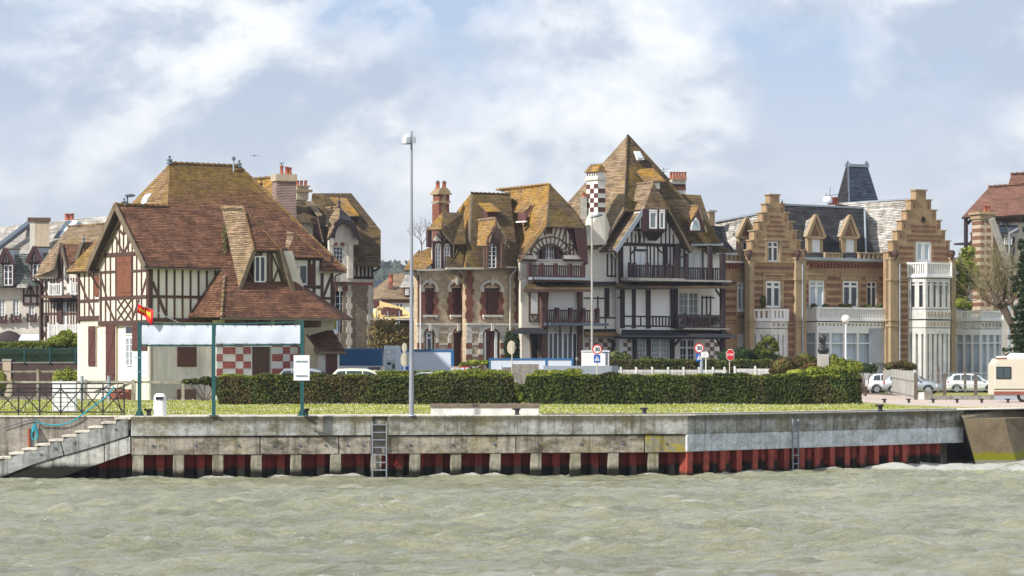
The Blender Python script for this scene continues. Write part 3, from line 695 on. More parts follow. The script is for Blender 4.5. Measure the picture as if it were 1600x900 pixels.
# coping strip and cable duct on top
b = MB(); b.fbox(Q1, 0, L1+.3, 0.0, 0.035, -3.4, -0.02, 'coping'); b.fbox(Q2, 0.2, L2+8, 0.0, 0.033, -3.0, -0.02, 'coping'); b.build('coping_strip', quay)
b = MB(); b.fbox(Q1, Q1.u(850), L1, 0.035, 0.075, -0.42, -0.36, 'lead_dark'); b.fbox(Q2, 0, L2, 0.035, 0.075, -0.42, -0.36, 'lead_dark'); b.build('cable_duct', quay)
for f, a, c in ((Q1, 581.5, 604), (Q2, 1234, 1246)):
    wd = 0.27; uc = (f.u(a)+f.u(c))/2; w2 = 0.27 if f is Q1 else 0.19
    lad = thing('quay_ladder', f.w(uc, -2.2, 0.08), 'grey steel ladder in a notch of the quay wall' if f is Q1 else 'narrow grey ladder against the pale part of the quay wall', 'ladder')
    o = -0.02 if f is Q1 else 0.07; zt = -0.22
    for s in (-1, 1): MB().fbox(f, uc+s*w2-0.022, uc+s*w2+0.022, -2.3, zt, o, o+0.05, 'mast_grey').build('rail', lad)
    for k in range(8 if f is Q1 else 6):
        z = zt-0.1-k*(0.285 if f is Q1 else 0.34); MB().fbox(f, uc-w2+0.03, uc+w2-0.03, z-0.02, z+0.02, o+0.005, o+0.045, 'mast_grey').build('rung', lad)

# sloped concrete abutment at the downstream end
T0, T1, T2 = P(1497, 643, 133.6), P(1505, 654, 132.3), P(1569, 654, 132.6)
def wz(px, py, z=-2.6): return P(px, 578+F*(CH-z)/(F*(CH-z)/(py-578)), F*(CH-z)/(py-578))
B0, B1, B2 = wz(1463, 716), wz(1527, 735), wz(1592, 735)
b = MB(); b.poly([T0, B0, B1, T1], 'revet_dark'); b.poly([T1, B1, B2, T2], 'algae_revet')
T3, B3 = P(1640, 650, 141), P(1660, 722, 146.5); b.poly([T2, B2, B3, T3], 'algae_revet')
T4 = T3+V((60, 30, 0)); b.poly([T3, B3, B3+V((60, 30, 0)), T4], 'algae_revet')
top0 = P(1500, 641.5, 134.2); top0.z = 0; b.poly([T0, T1, V((T2.x, T2.y, T2.z)), T3, T4, V((T4.x, T4.y+2, 0.0)), V((T3.x, T3.y+1.5, 0.0)), V((T2.x+0.5, 136.5, 0.0)), top0], 'revetment')
b.build('sloped_abutment', None, 'sloping brown concrete block with green weed at the end of the quay', 'abutment', base=(T1.x, T1.y, -2.25))

# stairs down to the water on the left
st = thing('river_steps', (-17.5, 114.6, -2.25), 'flight of pale steps running down beside the quay to the water', 'steps')
Qs = Face(205, YA, 0)
uu = lambda px: Qs.u(px)
b = MB()
for k in range(13):
    u1 = -0.08-0.49*k if k else -0.03; u0 = -0.08-0.49*(k+1)-0.06; z = -0.02-0.163*k
    b.fbox(Qs, u0, u1, z-0.07, z, -1.5, 0.02, 'coping')
    b.fbox(Qs, u0+0.06, u1-0.02, z-0.45, z-0.07, -1.5, -0.06, 'concrete_wall')
b.build('tread', st)
def strip(b, pts_top, pts_bot, o0, o1, m):
    for (a, c), (d, e) in zip(zip(pts_top[:-1], pts_top[1:]), zip(pts_bot[:-1], pts_bot[1:])):
        b.hexa([Qs.w(*d, o1), Qs.w(*e, o1), Qs.w(*e, o0), Qs.w(*d, o0), Qs.w(*a, o1), Qs.w(*c, o1), Qs.w(*c, o0), Qs.w(*a, o0)], m)
Z = lambda px, py: Qs.uz(px, py)
b = MB(); strip(b, [Z(-40, 735), Z(48, 704), Z(93, 688)], [Z(-40, 762), Z(50, 726), Z(99, 711)], -0.3, 0.0, 'old_timber'); b.build('stringer', st)
b = MB(); strip(b, [Z(95, 688), Z(150, 669), Z(200, 654)], [Z(101, 711), Z(150, 697), Z(200, 681)], -0.3, 0.0, 'old_timber'); b.build('stringer', st)
for px, py in ((87, 701), (64, 710), (116, 692), (181, 671)):
    u, z = Z(px, py); b = MB(); b.tube(Qs.w(u, z, -0.02), Qs.w(u, z, 0.03), 0.06, 0.05, 'lead_dark', 8); b.build('bolt', st)
b = MB(); strip(b, [Z(-40, 762), Z(50, 727), Z(162, 695)], [Z(-40, 800), Z(78, 752), Z(162, 722)], -0.4, -0.06, 'concrete_light'); b.build('lower_panel', st)
b = MB(); strip(b, [Z(163.5, 694), Z(203, 682)], [Z(163.5, 721), Z(203, 708)], -0.4, -0.05, 'concrete_light'); b.build('lower_panel', st)
MB().fbox(Qs, -60, 0.0, -2.9, -0.02, -1.8, -1.5, 'concrete_wall').build('retaining_wall', st)
MB().fbox(Qs, -60, -0.2, -0.02, 0.03, -2.0, -1.45, 'coping').build('wall_coping', st)
MB().fbox(Qs, uu(34), uu(37), -1.3, -0.45, -1.5, -1.38, 'terracotta').build('rusty_post', st)
b = MB(); b.path([Qs.w(uu(-5), -0.45, -1.42), Qs.w(uu(30), -0.18, -1.42), Qs.w(uu(47), -0.10, -1.42)], 0.02, 'lead_dark'); b.path([Qs.w(uu(48), -0.10, -1.4), Qs.w(uu(41), -1.2, -1.4)], 0.015, 'lead_dark'); b.build('cable', st)
MB().fbox(Qs, -12, 0, -3.2, -1.6, -1.45, -1.0, 'hedge_core').build('dark_gap_fill', st)  # near-black box puts the shade below the steps into colour

# ================================================================= ground
def sheet_poly(name, pts, z, m, thick=0.0, kind='structure', label=None, cat=None):
    b = MB(); b.mesh([V((x, y, z)) for x, y in pts], [tuple(range(len(pts)))], m); o = b.build(name, base=(pts[0][0], pts[0][1], z), kind=kind, label=label, cat=cat)
    return o
e = lambda f, u, o: tuple(f.w(u, 0, o).xy)
front = [(-400, YA+1.7), e(Qs, -0.1, -1.85), e(Qs, -0.1, -0.7), e(Q1, 0, -0.7), e(Q1, L1, -0.7), e(Q2, L2, -0.7)]
sheet_poly('ground', front+[(T3.x, 140.5), (90, 170), (800, 300), (6000, 1500), (6000, 9000), (-6000, 9000), (-6000, 1500), (-800, 300)], -0.01, 'earth')
lawn = [(-60, YA+1.85), e(Qs, -0.1, -1.85), e(Qs, -0.1, -0.75), e(Q1, 0, -0.76), e(Q1, L1, -0.76), e(Q2, L2, -0.76), (23, 140), (27, 147), (20.5, 152.0), (18.5, 175), (-60, 182)]
sheet_poly('lawn', lawn, 0.0, 'grass_mat')
sheet_poly('lawn', [(28, 196), (60, 196), (60, 236), (28, 236)], 0.0, 'grass_mat')
sheet_poly('footpath', [(19.5, 153), (22, 141.5), (60, 150), (60, 190), (27, 196), (24, 240), (17.0, 240)], 0.004, 'path_pink')
sheet_poly('road', [(-150, 206), (17, 206), (17, 240), (120, 240), (120, 252), (-150, 232)], 0.0, 'asphalt')
sheet_poly('pavement', [(-150, 233), (120, 253), (120, 257), (-150, 237)], 0.10, 'path_pink')
def build_grass():
    g = np.random.default_rng(11); k = 90000
    px = g.uniform(-20, 1620, k); py = 578+F*CH/ (4800*CH/ (g.uniform(623, 651.5, k)-578)); Y = F*CH/(g.uniform(0, 1, k)*(651.5-619)+619-578)
    X = (px-800)/F*Y
    yq = np.where(X < -14.1, YA+2.0, np.where(X < 6.8, 117.8+(X+14.1)*0.186, 121.9+(X-6.8)*1.165))
    ok = (Y > yq) & (Y < 180) & ~((X > 18.5) & (Y > 142+(X-22)*0.2)) & ~((Y > 176) & (X > -22)) & (X < 30)
    X, Y = X[ok], Y[ok]; k = len(X); patch = np.sin(X*0.7+np.sin(Y*0.3)*2)*0.5+0.5
    h = g.uniform(0.02, 0.075, k)*(0.6+0.8*patch); w = g.uniform(0.02, 0.045, k); a = g.uniform(0, 6.28, k); lx = g.normal(0, 0.03, k); ly = g.normal(0, 0.03, k)
    vs = np.stack([np.stack([X-np.cos(a)*w, Y-np.sin(a)*w, X*0], 1), np.stack([X+np.cos(a)*w, Y+np.sin(a)*w, X*0], 1), np.stack([X+lx, Y+ly, h], 1)], 1).reshape(-1, 3)
    me = bpy.data.meshes.new('grass_blades'); me.vertices.add(3*k); me.vertices.foreach_set('co', vs.ravel().astype(np.float32)); me.loops.add(3*k); me.loops.foreach_set('vertex_index', np.arange(3*k, dtype=np.int32))
    me.polygons.add(k); me.polygons.foreach_set('loop_start', np.arange(0, 3*k, 3, dtype=np.int32)); me.update(calc_edges=True); me.materials.append(MAT['blade'])
    o = bpy.data.objects.new('grass_blades', me); COL.objects.link(o); tag(o, 'short green grass growing along the quay', 'grass', kind='stuff')
    # daisies in drifts
    sel = (g.uniform(0, 1, k) < 0.17*(0.2+1.6*patch)) ; C = np.stack([X[sel]+0.03, Y[sel], h[sel]+0.012], 1)
    leaves(C, np.tile((0, -0.4, 1), (len(C), 1)), 0.03, 'daisy', 'daisies', None, 0.35, 21, base=(0, 130, 0), aspect=1.1, label='white daisies scattered through the quay lawn', cat='daisies', kind='stuff')
build_grass()
# ================================================================= corner house, brown timber framing
def unit_house1():
    L = Face(235, 178, 35); G = Face(235, 178, -55)
    root = thing('timber_house', L.w(3, 0, -3), 'large half-timbered house with brown tiled roof behind the green banner frame', 'house')
    w = abs(G.u(155)); half = w/2; oh = 0.62
    ze = L.uz(235, 416, 0.45)[1]; zr = L.uz(180, 320, -half)[1]
    uJ = L.u(262, -half); pl = plane3(L.w(0, ze, 0.45), L.w(1, ze, 0.45), L.w(0, zr, -half)); tanp = (zr-ze)/(half+0.45)
    om = lambda z: 0.45-(z-ze)/tanp                # offset of the front slope at height z
    A1 = hit(265, 255.5, pl); zm = A1.z; o_m = om(zm); u1 = (A1.xy-L.O).dot(L.d)
    B_ = hit(373, 259, pl); u2 = (B_.xy-L.O).dot(L.d)
    zR = L.uz(540, 421, 0.45)[1]
    uR = L.u(541, 0.45); back = 2*o_m-0.45         # far eave offset
    uLe = uJ-(uJ and (zr-ze)*((u1-uJ)/(zm-zr)))    # left hip eave
    uLw = uLe+0.45
    G2 = Face(0, 1, -55); q = L.w(uLw, 0, 0); G2.O = q.xy
    # ---- roof
    b = MB()
    Sp = lambda px, py: hit(px, py, pl)
    e0 = L.w(-oh, ze, 0.45); r0 = L.w(-oh, zr, -half); J = L.w(uJ, zr, -half); M1 = L.w(u1, zm, o_m); M2 = L.w(u2, zm, o_m)
    eR = L.w(uR, ze, 0.45)
    lowL, lowR = Sp(351, 431), Sp(451, 431)
    b.roof([e0, L.w(L.u(346, .45), ze, .45), lowL, lowR, Sp(448, 403), Sp(500, 403), L.w(L.u(501, .45), ze, .45), eR, M2, M1, J, r0], 'tile_brown', 0.16, 'soffit')
    K = L.w(uJ, zr, 2*o_m+half); bl = L.w(uLe, ze, back)
    fl = L.w(uLe, ze, 0.45)
    b.roof([M1, J, fl, bl], 'tile_mossy', 0.16)  # paler tile on the sun side, its light put into the colour
    b.roof([M2, eR, L.w(uR, ze, back)], 'tile_brown', 0.16)
    b.roof([M1, M2, L.w(uR, ze, back), bl], 'tile_brown', 0.16)
    b.roof([r0, J, L.w(uLe+0.3, zr-(uJ-uLe)*0, -half), L.w(uLe, ze, -w-0.45), L.w(-oh, ze, -w-0.45)], 'tile_brown', 0.16, 'soffit')
    rf = b.build('roof', root)
    b = MB(); ridge_tiles(b, M1, M2, 'tile_mossy'); ridge_tiles(b, r0, J, 'tile_mossy'); ridge_tiles(b, M2, eR, 'tile_mossy', 0.09); b.build('ridge_tiles', rf)
    # skirt over the projecting ground floor
    os = 3.0; zs = L.uz(346, 495, os)[1]
    c0 = L.w(L.u(346, os), zs, os); c1 = L.w(L.u(530, os), zs, os)
    cw = L.w(L.u(293, 0.0), zs+0.05, 0.0); ct = L.w(L.u(343, .3), ze-0.05, .3)
    b = MB(); b.roof([c0, c1, lowR, lowL], 'tile_brown', 0.14); b.roof([c0, lowL, ct, cw], 'tile_brown', 0.12); b.roof([c1, L.w(L.u(553, 0), zs, 0), lowR], 'tile_brown', 0.12)
    ridge_tiles(b, c0, lowL, 'tile_tan', 0.09); b.fbox(L, L.u(345, os), L.u(531, os), zs-0.16, zs-0.02, os-0.04, os+0.07, 'barge')
    b.build('roof', root, 'brown tiled skirt roof sweeping down over the ground floor')
    # ---- dormer 1 (big gablet)
    dr = MB(); P1 = L.p(381, 326, 0.1); Pb = L.p(346, 325, -2.1); da, db, dc, dd = L.p(397, 391, 1.6), L.p(440, 391, 1.6), L.p(374, 453, 1.6), L.p(459, 453, 1.6)
    dr.roof([Pb, P1, da, dc], 'tile_tan', 0.12); dr.roof([P1, db, da], 'tile_brown', 0.12); dr.roof([Pb, dd, db, P1], 'tile_brown', 0.12)
    ridge_tiles(dr, Pb, P1, 'tile_tan', 0.13); ridge_tiles(dr, P1, db, 'tile_mossy', 0.08); ridge_tiles(dr, P1, da, 'tile_mossy', 0.08)
    dm = dr.build('dormer', root)
    D = MB(); D.wall(L, [(396, 393), (441, 393), (461, 456), (379, 456)], 'cream', o=1.15, thick=0.1)
    D.build('wall', dm)
    t = MB()
    for a, c in (((397, 394), (397, 446)), ((419, 392), (419, 450)), ((424, 392), (424, 450)), ((384, 442), (458, 445)), ((398, 393), (440, 393))): t.beam(L, L.uz(*a, 1.15), L.uz(*c, 1.15), 0.16, 1.14, 1.2, 'timber')
    for a, c in (((388, 423), (397, 443)), ((427, 440), (435, 418)), ((434, 418), (441, 444)), ((426, 400), (446, 446))): t.beam(L, L.uz(*a, 1.15), L.uz(*c, 1.15), 0.11, 1.14, 1.19, 'timber')
    t.build('timber_frame', dm)
    t = MB()
    for a, c in ((da, dc), (db, dd)): t.bar(a-V((0, 0, .05)), c-V((0, 0, .05)), 0.07, 0.24, 'barge')
    t.build('barge_board', dm)
    u0, u1_, z0, z1 = L.u(399, 1.2), L.u(415, 1.2), L.uz(407, 440, 1.2)[1], L.uz(407, 400, 1.2)[1]
    Ld = Face(0, 1, 35); Ld.O = L.O+L.n*1.36
    window(dm, Ld, 399, 400, 416, 441, 2, 1, o=-0.12)
    # ---- dormer 2
    dr = MB(); q1 = L.p(460, 366, -0.5); qb = L.p(449, 365, -1.1); ea, eb, ec = L.p(446, 402, .5), L.p(506, 402, .5), L.p(443, 401, 0.2)
    dr.roof([q1, eb, ea], 'tile_brown', 0.1); dr.roof([qb, q1, ea, ec], 'tile_tan', 0.1); dr.roof([q1, qb, L.p(500, 402, -0.4), eb], 'tile_brown', 0.1)
    ridge_tiles(dr, qb, q1, 'tile_tan', 0.1); ridge_tiles(dr, q1, eb, 'tile_mossy', 0.07); dr.build('dormer', root)
    # ---- walls upstairs
    b = MB()
    b.wall(L, [(235, 416), (360, 416), (360, 505), (235, 505)], 'cream_light', thick=0.2)
    b.wall(L, [(360, 418), (447, 418), (447, 398), (499, 398), (499, 420), (520, 420), (520, 505), (360, 505)], 'cream_light', [(455, 413, 481, 445)], thick=0.2)
    b.build('wall', root)
    b = MB(); apex = G.uz(*(lambda c: (0, 0))(0)) if 0 else None
    uc = -w/2; out = [(-w, L.uz(235, 505)[1]), (0, L.uz(235, 505)[1]), (0, ze+0.35), (uc, zr-0.2), (-w, ze+0.35)]
    b.wall(G, out, 'cream', px=False, thick=0.2); b.build('wall', root)
    b = MB(); b.wall(G2, [(G2.u(123), L.uz(235, 500)[1]-0.0), (-.05, L.uz(235, 500)[1]), (-.05, ze+0.3), (G2.u(123), ze+0.3)], 'cream', px=False, thick=0.2); b.build('wall', root)
    # ground floor walls
    b = MB(); b.wall(G, [(156, 505), (235, 505), (235, 626), (156, 626)], 'cream', [(181, 508, 207, 600)], rev=0.25, thick=0.2, mr='render_tan'); b.build('ground_floor_wall', root)
    b = MB(); b.wall(G2, [(123, 499), (170, 499), (170, 630), (123, 630)], 'cream', [(150, 510, 157, 574)], rev=0.25, thick=0.2, mr='render_tan'); b.build('ground_floor_wall', root)
    b = MB(); b.wall(L, [(235, 505), (348, 505), (348, 628), (235, 628)], 'render_grey', thick=0.2); b.fbox(L, 0, L.u(345), 0, 0.95, 0.0, 0.03, 'stone_grey'); b.build('ground_floor_wall', root)
    b = MB(); b.fbox(L, L.u(276), L.u(306), 0.0, 0.62, 0.035, 0.06, 'timber_mid'); b.build('cellar_hatch', root)
    LB = Face(0, 1, 35); LB.O = L.O+L.n*0.55
    b = MB(); b.wall(LB, [(338, 500), (474, 500), (474, 632), (338, 632)], 'white', [(394, 542, 424, 632)], thick=0.5, rev=0.3); b.wall(LB, [(474, 500), (522, 500), (522, 632), (474, 632)], 'cream', thick=0.5)
    gw = b.build('ground_floor_wall', root, 'red and white chequered ground floor wall')
    cols = [338, 348, 368, 380, 392]; colsR = [425, 442, 453, 466, 474]
    for ci, cc in enumerate((cols, colsR)):
        b = MB()
        for r in range(8):
            for k in range(4):
                if (k+r+ci*1) % 2 == (0 if ci == 0 else 1):
                    y0 = 531+11.2*r; b.pbox(LB, cc[k], y0, cc[k+1], y0+11.2, -0.02, 0.012, 'brick_check')
        b.build('brick_panels', gw)
    b = MB(); b.pbox(LB, 394, 542, 424, 632, -0.3, -0.24, 'ink'); b.pbox(LB, 394.5, 543, 423.5, 630, -0.24, -0.2, 'timber_mid'); b.build('door', root, 'dark brown door in the chequered wall')
    # bodies behind (close the volume)
    b = MB(); b.fbox(L, uLw+0.1, uR-0.6, 0, ze+0.2, back+0.6, -0.25, 'cream_light'); b.fbox(L, 0.15, uLw+0.2, 0, ze+0.2, -w+0.05, -0.22, 'cream_light'); b.build('back_wall', root)
    # porch posts under the skirt
    b = MB()
    for px in (352, 372, 392, 430, 470): b.fbox(L, L.u(px, 0.5)-0.07, L.u(px, 0.5)+0.07, zs-0.55, zs+0.15, 0.56, 2.7, 'timber_mid')
    b.build('rafters', root)
    # ---- timber framing, long wall
    t = MB(); T = 'timber'
    t.pbeam(L, (234.5, 412), (234.5, 508), 0.28, T, o1=0.06)
    t.vbeams(L, [247.5, 260, 272.5, 285, 297.5, 310, 323, 336], 414, 500, 0.12, T); t.hbeams(L, [464], 235, 345, 0.16, T); t.hbeams(L, [500.5], 233, 345, 0.24, T, o1=0.08); t.hbeams(L, [417], 235, 350, 0.12, T)
    t.pbeam(L, (238, 440), (261, 498), 0.16, T, o1=0.055)
    t.vbeams(L, [490.5, 503, 518.5], 400, 500, 0.2, T); t.hbeams(L, [466], 488, 522, 0.16, T); t.hbeams(L, [404, 448], 447, 500, 0.2, T); t.pbeam(L, (517, 432), (505, 464), 0.16, T)
    t.vbeams(L, [452, 483], 400, 450, 0.2, T)
    t.vbeams(L, [454, 466, 478, 490], 396, 404, 0.12, T); t.pbox(L, 440, 399, 454, 449, -.02, .07, T)
    t.build('timber_frame', root)
    t = MB(); Gz = lambda px, py: (px, py)
    t.pbeam(G, (158, 425), (158, 507), 0.22, T, o1=0.05); t.pbeam(G, (231.5, 412), (231.5, 508), 0.35, T, o1=0.05)
    t.hbeams(G, [465], 156, 235, 0.2, T); t.hbeams(G, [425], 158, 183, 0.14, T); t.hbeams(G, [423], 206, 232, 0.14, T); t.hbeams(G, [504.5], 155, 235, 0.28, T, o1=0.09); t.hbeams(G, [397.5], 164, 216, 0.24, T)
    t.vbeams(G, [165.3, 173, 181.5], 401, 504, 0.14, T); t.vbeams(G, [207.5, 214, 221.5], 399, 504, 0.14, T)
    t.pbeam(G, (159, 436), (167, 464), 0.16, T); t.pbeam(G, (229, 436), (221, 464), 0.16, T); t.pbeam(G, (165, 468), (180, 502), 0.16, T); t.pbeam(G, (218, 468), (206, 502), 0.14, T)
    for a, c in (((184, 468), (206, 500)), ((206, 468), (184, 500)), ((195, 468), (206, 484)), ((195, 468), (184, 484)), ((184, 484), (195, 501)), ((206, 484), (195, 501))): t.pbeam(G, a, c, 0.10, T)
    # the peak
    t.vbeams(G, [176, 183, 187.5, 193.5, 201, 207], 372, 397, 0.12, T); t.vbeams(G, [187, 193.5, 200], 352, 384, 0.12, T)
    t.pbeam(G, (181, 370), (192, 394), 0.16, T); t.pbeam(G, (206, 370), (195, 394), 0.16, T); t.pbeam(G, (184, 356), (193.5, 367), 0.14, T); t.pbeam(G, (202, 356), (193.5, 367), 0.14, T)
    t.build('timber_frame', root)
    t = MB(); t.pbeam(G2, (124, 424), (124, 505), 0.24, T, o1=0.07)
    t.vbeams(G2, [132.5, 139.5, 147], 424, 497, 0.13, T); t.hbeams(G2, [470], 123, 158, 0.18, T); t.hbeams(G2, [497], 121, 158, 0.26, T, o1=0.08); t.pbeam(G2, (125, 438), (147, 493), 0.18, T)
    t.build('timber_frame', root)
    # verges and inner rafter of the gable
    t = MB(); Gv = Face(0, 1, -55); Gv.O = G.O+G.n*oh
    apx = Gv.w(uc, zr-0.05, 0.0); le = Gv.w(-w-0.45, ze-0.06, 0); re = Gv.w(0.45, ze-0.06, 0)
    for a, c in ((apx, le), (apx, re)): t.bar(a, c, 0.07, 0.34, 'barge')
    t.build('barge_board', root)
    t = MB(); a = G.w(uc, zr-0.55, 0.12)
    for c in (G.w(-w-0.1, ze+0.1, 0.12), G.w(0.1, ze+0.1, 0.12)): t.bar(a, c, 0.14, 0.16, 'barge')
    t.bar(G.w(-w-0.05, ze-0.15, 0.05), G.w(-w-0.05, ze-0.15, oh), 0.14, 0.14, 'timber'); t.bar(G.w(-w, ze-1.1, 0.05), G.w(-w-0.1, ze-0.2, oh-0.05), 0.1, 0.1, 'timber')
    t.build('inner_rafter', root)
    # ---- openings
    shutters(root, G, 183.5, 401, 206.5, 463, 'shutter_brown', 2, 0.03, label='brown plank shutters closed under the gable')
    b = MB()
    for cx in (188.5, 200):
        for dx, dy in ((-1.3, 0), (1.3, 0), (0, 2)): p = G.uz(cx+dx, 413+dy); b.tube(G.w(p[0], p[1], .04), G.w(p[0], p[1], .077), .035, .035, 'ink', 6)
    b.build('peep_holes', root)
    shutters(root, G2, 148.5, 430, 156, 463, 'shutter_brown', 1, 0.03)
    shutters(root, G2, 139, 509.5, 149.8, 572, 'shutter_dark', 1, 0.03, z=True)
    shutters(root, G, 166.5, 509, 180.5, 595, 'shutter_dark', 1, 0.03, z=True)
    shutters(root, G, 207.5, 508, 231, 548, 'shutter_dark', 1, 0.03)
    shutters(root, L, 276, 542, 307, 573, 'shutter_dark', 1, 0.03)
    MB().pbox(G, 207.5, 549, 232, 590, 0.0, 0.03, 'banner').build('white_panel', root)
    dr_ = MB(); dr_.pbox(G, 190, 508, 207, 600, -0.24, -0.16, 'white_cool'); d = dr_.build('door', root, 'white glazed front door')
    window(d, G, 193.5, 509, 205.5, 523, 1, 1, 'white_cool', 'glass', o=-0.12); window(d, G, 194.5, 527, 205.8, 572, 2, 4, 'white_cool', 'glass_curtain', o=-0.12)
    window(root, L, 455, 413, 481, 445, 2, 1, o=-0.08, fw=0.09)
    MB().pbox(L, 484, 413, 489, 447, 0.02, 0.06, 'shutter_dark').build('shutter', root)
    window(root, G2, 150, 510, 157, 574, 1, 3, 'shutter_dark', 'glass', o=-0.2)
    # skylight in the bright hip slope
    n = (M1-J).cross(bl-J).normalized(); n = n if n.z > 0 else -n; pl2 = (J, n)
    sk = MB(); c = [hit(x, y, pl2)+n*0.06 for x, y in ((224, 310), (233, 310), (238, 303), (229, 304))]; sk.slab(c, 0.08, 'white', 'zinc', side=n)
    c = [hit(x, y, pl2)+n*0.09 for x, y in ((221, 320), (229, 320), (233, 309), (225, 309))]; sk.slab(c, 0.08, 'glass_pale', 'white', side=n); sk.build('roof_window', rf)
    # gutter, steps, chimney pots on the ridge
    b = MB(); finial(b, M1+V((0, 0, .02)), 0.45, 'lead_dark', 0.13); b.build('finial', rf)
    b = MB(); finial(b, L.p(194, 320, -half), 0.4, 'lead_dark', 0.1); b.build('finial', rf)
    b = MB(); pp = L.p(199, 320, -half-0.3); b.tube(pp-V((0, 0, .1)), pp+V((0, 0, .5)), 0.05, 0.05, 'lead_dark'); b.lathe(pp+V((.15, 0, .45)), [(0.02, 0), (0.33, 0.06), (0.26, 0.16), (0.05, 0.2)], 'lead_dark', 10); b.build('vent_cowl', rf)
    b = MB(); pp = Sp(365, 268); b.tube(pp, pp+V((0, 0, .75)), 0.06, 0.06, 'zinc'); b.lathe(pp+V((0, 0, .7)), [(0.11, 0), (0.11, 0.18), (0.06, .22)], 'lead_dark', 8); b.build('vent_pipe', rf)
    b = MB(); finial(b, M2+V((0, 0, 0)), 0.4, 'lead_dark', 0.12); b.build('finial', rf)
    g = MB(); g.bar(e0+V((0, 0, -.12)), L.w(L.u(346, .45), ze-.12, .45), .1, .1, 'barge'); g.bar(L.w(L.u(501, .45), ze-.12, .5), eR+V((0, 0, -.12)), .1, .1, 'barge'); g.path([L.p(541, 424, .45), L.p(524, 431, 0.1), L.p(522, 500, 0.1)], 0.05, 'barge'); g.build('gutter', root)
    # weeds in the valley beside the dormer
    C = np.array([tuple(Sp(350+i % 3+rnd.uniform(-2, 2), 358+i*0.33+rnd.uniform(-5, 5))+V((0, -0.1, 0.1))) for i in range(110)]); leaves(C, np.tile((0, -1, .5), (110, 1)), 0.08, 'leaf_olive', 'weeds', rf)
    # front steps with a rail
    b = MB()
    for k in range(4): b.fbox(G, G.u(186)+0.0, G.u(208), 0, 0.62-0.155*k, 0.3*k, 0.3*k+0.3, 'brick_red')
    b.build('front_steps', root)
    b = MB(); b.bar(G.w(G.u(184), 1.0, 0.1), G.w(G.u(184), 0.45, 1.5), 0.1, 0.14, 'fender'); b.bar(G.w(G.u(212), 1.1, 0.1), G.w(G.u(212), 0.5, 1.5), 0.1, 0.14, 'fender'); b.build('hand_rail', root)
    # lean-to at the right
    ls = thing('lean_to_shed', L.w(L.u(505, 1.2), 0, 1.2), 'small lean-to with brown tiled roof at the right end of the timbered house', 'shed')
    LS = Face(0, 1, 12); q = L.w(L.u(475, 1.4), 0, 1.4); LS.O = q.xy
    b = MB(); t0, t1, t2, t3 = LS.p(474, 516, -1.6), LS.p(520, 516, -1.6), LS.p(541, 551, 0.4), LS.p(496, 551, 0.4)
    b.roof([t0, t1, t2, t3], 'tile_brown', 0.12); b.bar(t0, t3, 0.08, 0.2, 'barge'); b.bar(t3, t2, 0.08, 0.12, 'barge'); b.build('roof', ls)
    b = MB(); b.wall(LS, [(498, 552), (530, 552), (530, 640), (498, 640)], 'render_grey', thick=1.5); b.wall(LS, [(476, 520), (498, 552), (498, 640), (476, 640)], 'render_tan', thick=1.5); b.build('wall', ls)
    b = MB(); b.pbox(LS, 509, 553, 527, 640, 0.01, 0.05, 'shutter_dark'); b.build('door', ls); b = MB(); b.pbox(LS, 527, 552, 530, 640, 0.0, 0.06, 'white'); b.build('door_post', ls)
    return root
unit_house1()
# ================================================================= villas, turned about 30 degrees like the first house
def RP(b, f, pts, m, t=0.13, ms='barge'):
    return b.roof([f.p(*q) for q in pts], m, t, ms)
def fbody(b, f, px0, px1, pyt, deep, m, o=-0.25):
    zt = f.uz((px0+px1)/2, pyt)[1]; a = f.p(px0, 578, o); c = f.p(px1, 578, o); Yb = max(a.y, c.y)+deep*0.6
    ax, cx = a.x*Yb/a.y, c.x*Yb/c.y; q = [(a.x, a.y), (c.x, c.y), (cx, Yb), (ax, Yb)]
    b.hexa([V((x, y, 0)) for x, y in q]+[V((x, y, zt)) for x, y in q], m)
def quoins(b, f, x0, x1, y0, y1, m, o0=-0.02, o1=0.02, step=9.3, jog=2.2, both=True):
    y = y0; k = 0
    while y < y1-1:
        j = jog if k % 2 else 0; b.pbox(f, x0-(j if both else 0), y, x1+j, min(y+step, y1), o0, o1, m); y += step; k += 1
def offset(f, o):
    g = Face(0, 1, f.th); g.O = f.O+f.n*o; return g
def stone_arch(b, f, x0, x1, ytop, yspring, m, o1=0.06, wpx=5, n=7):
    """stone surround over a window head"""
    cx = (x0+x1)/2; rx = (x1-x0)/2; ry = yspring-ytop
    for i in range(n):
        a0 = math.pi*i/n; a1 = math.pi*(i+1)/n
        q = [(cx-math.cos(a0)*rx, yspring-math.sin(a0)*ry), (cx-math.cos(a1)*rx, yspring-math.sin(a1)*ry), (cx-math.cos(a1)*(rx+wpx), yspring-math.sin(a1)*(ry+wpx*0.9)), (cx-math.cos(a0)*(rx+wpx), yspring-math.sin(a0)*(ry+wpx*0.9))]
        b.slab([f.p(x, y, o1) for x, y in q], o1+0.02, m, side=V((f.n.x, f.n.y, 0)))

